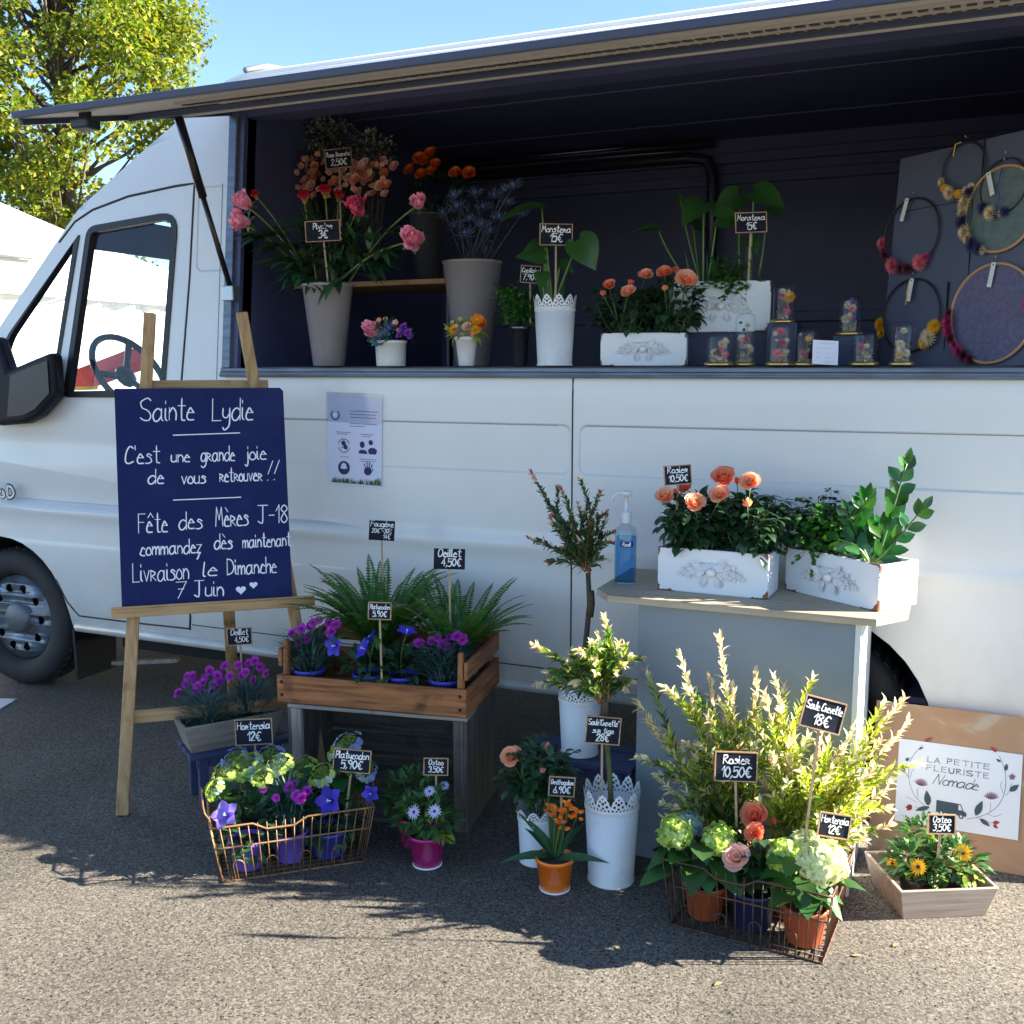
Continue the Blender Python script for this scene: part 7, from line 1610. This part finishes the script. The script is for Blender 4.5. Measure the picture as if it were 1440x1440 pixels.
t = thing('willow_shrub', 'cream tipped willow shrub rising from the back left of the right wire basket', 'potted shrub', inb(bk2, -.35, .23), CRZ, 'willow shrubs'); pot(t, .07, .055, .12, TER); k1 = V((0, 0, .12)); yy = t.location.y
def shr(k1, tips, Y, js): return [(k1+V((rnd(-.035, .035), rnd(-.03, .03), rnd(0, .02))), toloc(t, at(x, y, Y+rnd(-js, js))), V((rnd(-.012, .012), rnd(-.02, .02), rnd(0, .03)))) for x, y in tips]
willow(t, shr(k1, [(893, 983), (907, 1012), (940, 1030), (957, 922), (975, 990), (1012, 892), (998, 953), (985, 1020), (1030, 965), (1062, 944), (1022, 1010), (945, 1075), (925, 1095), (1000, 1060), (1040, 1040), (965, 1080), (1015, 1100), (930, 1130), (985, 1120), (1045, 1090)], yy, .08), stem=STEMR, **WL)
t = thing('willow_shrub', 'yellow green willow shrub filling the back right of the right wire basket', 'potted shrub', inb(bk2, .38, .22), CRZ, 'willow shrubs'); pot(t, .07, .055, .12, TER); yy = t.location.y
WL2 = dict(WL); WL2.update(mid=1.0, dens=44, tip=.20)
willow(t, shr(V((0, 0, .12)), [(1088, 950), (1075, 975), (1095, 985), (1115, 1012), (1060, 1000), (1155, 1030), (1200, 1022), (1185, 1050), (1272, 982), (1277, 1015), (1240, 1040), (1230, 1075), (1255, 1158), (1250, 1110), (1205, 1085), (1170, 1080), (1140, 1070), (1110, 1065), (1085, 1060), (1130, 1110), (1165, 1120), (1200, 1130), (1225, 1140), (1100, 1110), (1075, 1100), (1150, 1145), (1185, 1160), (1215, 1165), (1120, 1150)], yy, .08), **WL2)
q = inb(bk2, .62, .255); t = thing('flower_pot', 'empty terracotta pot lit by the sun at the back right of the right wire basket', 'pot', q, CRZ); pot(t, .058, .045, .16, TER)
sign(1035, 1078, yA+.10, 57, 39, [('Rosier', .30), ('10,50€', .36)], "slate sign reading Rosier 10,50€ in the right wire basket", yb=.10, roll=R(2), lean=.02)
sign(1157, 1005, -.80, 56, 42, [('Saule Crevette', .26), ('18€', .36)], "slate sign reading Saule Crevette 18€ tilted above the yellow green willow", yb=.12, roll=R(15), lean=-.04)
sign(1173, 1161, yB+.06, 42, 31, [('Hortensia', .32), ('12€', .38)], "slate sign reading Hortensia 12€ above the big cream hydrangea head", yb=.10, roll=R(9), lean=-.02)

# ================================================================== trough, cardboard and poster at the right
random.seed(34)
A, B = atz(1270, 1293, 0), atz(1386, 1288, 0); pl2 = planter('pale wooden trough of yellow daisies standing in the sun before the cardboard', A, B, .20, .094, .022, mt=PALW)
Y0 = pl2.location.y
def inp(x, y, z=.014): return pmat(pl2) @ V((x, y, z))
osteo('yellow daisy plant with two blooms at the left of the pale trough', inp(-.045, .09), [(1255, 1214, Y0+.03, .021, (-.3, -.9, .5)), (1291, 1219, Y0-.01, .026, (0, -1, .45))], lambda t: pot(t, .045, .036, .07, PBLK), .07, .09, 80, 'daisy_yellow', z=.065)
osteo('yellow daisy plant with one large bloom at the right of the pale trough', inp(.055, .08), [(1354, 1199, Y0+.06, .029, (.1, -.9, .5))], lambda t: pot(t, .045, .036, .07, PBLK), .075, .10, 90, 'daisy_yellow', z=.065)
osteo('small daisy plant without blooms in a terracotta pot at the back of the trough', inp(.01, .155), [], lambda t: pot(t, .048, .038, .10, TER), .06, .10, 60, 'daisy_yellow', z=.10)
sign(1324, 1159, Y0+.03, 36, 25, [('Osteo', .34), ('3,50€', .38)], "slate sign reading Osteo 3,50€ standing in the pale trough", yb=.05, roll=R(1))
cb = thing('cardboard_panel', 'large brown cardboard panel leaning against the van beside the rear wheel', 'panel', (.12, -.115, 0), 0)
ch = .475; M = Matrix.Rotation(-.16, 4, 'X'); b = MB(); b.M = M; b.box(-.305, .33, 0, .005, 0, ch)
def cardboard():
    m, t, N, L = nodes('torn cardboard'); out = N('ShaderNodeOutputMaterial'); b = N('ShaderNodeBsdfPrincipled'); b.inputs['Roughness'].default_value = .8
    tc = N('ShaderNodeTexCoord'); mp = N('ShaderNodeMapping'); mp.inputs['Scale'].default_value = (1.3, 1, 2.3); L(tc.outputs['Object'], mp.inputs[0])
    n1 = N('ShaderNodeTexNoise'); n1.inputs['Scale'].default_value = 3.4; n1.inputs['Detail'].default_value = 3; n1.inputs['Distortion'].default_value = 1.2; L(mp.outputs[0], n1.inputs['Vector'])
    rp = N('ShaderNodeValToRGB'); e = rp.color_ramp.elements; e[0].position = .42; e[0].color = (.38, .22, .125, 1); e[1].position = .62; e[1].color = (.43, .34, .25, 1); k = e.new(.56); k.color = (.40, .245, .145, 1)
    L(n1.outputs[0], rp.inputs[0]); L(rp.outputs[0], b.inputs['Base Color']); bp = N('ShaderNodeBump'); bp.inputs['Strength'].default_value = .3; bp.inputs['Distance'].default_value = .004; L(rp.outputs[0], bp.inputs['Height']); L(bp.outputs[0], b.inputs['Normal']); L(b.outputs[0], out.inputs[0]); return m
b.build('board', cardboard(), cb, smooth=False)
po = thing('shop_poster', 'white poster with a flower garland and small van fixed to the cardboard panel', 'poster', (.12, -.1165, 0), 0)
pw, ph_ = .355, .252
pA = [at(1265, 1038, -.075), at(1437, 1061, -.06), at(1431, 1177, -.09), at(1259, 1154, -.10)]
cxp = sum(q.x for q in pA)/4-.12; czp = sum(q.z for q in pA)/4
pw = (pA[1].x-pA[0].x+pA[2].x-pA[3].x)/2*1.01; ph_ = (pA[0].z-pA[3].z+pA[1].z-pA[2].z)/2*1.01
MP = M @ Matrix.Translation((cxp, 0, czp)); b = MB(); b.M = MP; b.box(-pw/2, pw/2, -.0028, -.0006, -ph_/2, ph_/2); b.build('sheet', pm('poster paper', (.72, .73, .78), .5), po, smooth=False)
GRN = pm('dark teal ink', (.045, .075, .09), .6); INK2 = pm('charcoal ink', (.035, .045, .06), .6); MAU = pm('mauve ink', (.30, .17, .24), .6); REDI = pm('dark red ink', (.33, .03, .05), .6)
X = lambda px, py: ((px-170)/1155-.5, .5-(py-475-(px-170)*.115)/795)       # design space from the sheet's corners
def pp(px, py): u, v = X(px, py); return (u*pw, v*ph_)
b = MB(); b.M = MP; yq = -.0036
h1 = .0155
for st, a, c_ in (('LA', (455, 690), (568, 700)), ('PETITE', (640, 703), (1030, 756)), ('FLEURISTE', (450, 767), (1028, 846))):
    (x0, z0), (x1, z1) = pp(*a), pp(*c_); wid = textw(st, h1, .30); b.text(st, x0, z0-.001, h1, .0023, .30, 0, yq, serif=True, wide=(x1-x0-.0)/wid)
b.build('printed_title', INK2, po, smooth=False)
b = MB(); b.M = MP; (x0, z0), (x1, z1) = pp(515, 895), pp(960, 940); wid = textw('Nomade', .034, .05); b.text('Nomade', x0, z0-.002, .032, .0026, .05, .25, yq, wide=(x1-x0)/wid); b.build('printed_script', INK2, po, smooth=False)
b = MB(); b.M = MP
def stemr(P, wd=.0011): b.ribbon(crom([pp(*q) for q in P]), wd, yq)
stemr([(480, 1130), (400, 1075), (330, 990), (290, 880), (280, 780), (300, 660), (400, 530)]); stemr([(290, 860), (250, 800), (235, 720)]); stemr([(300, 850), (310, 790), (330, 770)], .0009); stemr([(385, 1045), (375, 990), (380, 950)], .0009); stemr([(370, 1090), (310, 1050), (265, 1035)], .0009); stemr([(450, 1135), (350, 1130)], .0009)
stemr([(850, 1225), (960, 1200), (1060, 1150), (1140, 1070), (1180, 960), (1185, 840), (1160, 720), (1110, 620)]); stemr([(1190, 990), (1220, 950), (1240, 870)], .0009); stemr([(1060, 1150), (1062, 1060)], .0009); stemr([(1040, 1170), (1110, 1190), (1170, 1160)], .0009); stemr([(1170, 970), (1140, 900), (1155, 860)], .0009); stemr([(940, 1205), (1040, 1240), (1100, 1255)], .0009)
b.build('printed_stem', INK2, po, smooth=False)
def pleaf(bb, a, c_, w_, mi=0):
    (x0, z0), (x1, z1) = pp(*a), pp(*c_); d = V((x1-x0, 0, z1-z0)); n = V((-d.z, 0, d.x)).normalized()*w_; P = []
    for k in range(9): q = V((x0, 0, z0))+d*k/8+n*sin(pi*(k/8)**.8); P.append((q.x, q.z))
    for k in range(7, 0, -1): q = V((x0, 0, z0))+d*k/8-n*sin(pi*(k/8)**.8); P.append((q.x, q.z))
    bb.poly(P, yq-.0003, mi)
b = MB(); b.M = MP
for a, c_, w_ in (((485, 1115), (460, 965), .010), ((500, 1125), (360, 1165), .007), ((250, 805), (185, 735), .0055), ((245, 690), (275, 660), .005), ((360, 575), (410, 555), .003), ((930, 1190), (985, 1045), .010), ((970, 1215), (1070, 1285), .007), ((1225, 950), (1305, 885), .008), ((1180, 760), (1185, 690), .005), ((1130, 680), (1085, 650), .0035)): pleaf(b, a, c_, w_)
b.build('garland_print', GRN, po, smooth=False)
b = MB(); b.M = MP
for (cx, cy), tilt in (((395, 930), .25), ((1060, 1035), .05)):
    for k in range(9):
        an = tilt+(-1.1+2.2*k/8); pleaf(b, (cx, cy-5), (cx+85*sin(an), cy-85*cos(an)*.95), .0026)
for k in range(5): an = 2*pi*k/5; pleaf(b, (1240, 815), (1240+34*sin(an), 815-34*cos(an)), .0042)
b.build('petal_print', MAU, po, smooth=False)
b = MB(); b.M = MP
for a, c_, w_ in (((410, 500), (480, 460), .0045), ((1085, 590), (1030, 535), .0045), ((330, 1115), (270, 1145), .006), ((335, 1135), (280, 1165), .005), ((1090, 1250), (1155, 1240), .006), ((1095, 1265), (1140, 1300), .005)): pleaf(b, a, c_, w_)
b.build('printed_bud', REDI, po, smooth=False)
b = MB(); b.M = MP
b.poly([pp(*q) for q in ((560, 1055), (750, 1082), (790, 1090), (815, 1150), (845, 1170), (845, 1205), (560, 1168))][::-1], yq); 
for q in ((610, 1175), (797, 1203)): x, z = pp(*q); disc(b, x, z, .0075, yq-.0004)
b.build('printed_van', GRN, po, smooth=False)
b = MB(); b.M = MP; b.poly([pp(*q) for q in ((768, 1095), (785, 1098), (805, 1148), (768, 1142))][::-1], yq-.0006)
for q in ((610, 1175), (797, 1203)): x, z = pp(*q); disc(b, x, z, .0036, yq-.0008)
b.build('printed_white', pm('poster paper', (.72, .73, .78), .5), po, smooth=False)

# a few leaves dropped on the asphalt
random.seed(41)
for k in range(9):
    b = MB(); L_ = rnd(.018, .035); b.leaf((-L_/2, 0, .003), (1, 0, .02), (0, 0, 1), L_, L_*.4, .15, 0, 4)
    x, y = [(560, 1275), (700, 1300), (900, 1290), (870, 1335), (1205, 1345), (1010, 1385), (420, 1262), (655, 1240), (1260, 1330)][k]
    o = b.build('fallen_leaf', pm('dry leaf', (.24, .19, .09), .7, isl=.3), None); o.location = atz(x, y, 0); o.rotation_euler = (0, 0, rnd(0, 6.3))
    tag(o, 'small dry leaf dropped on the asphalt in front of the plants', 'leaf', 'leaves dropped on the asphalt')
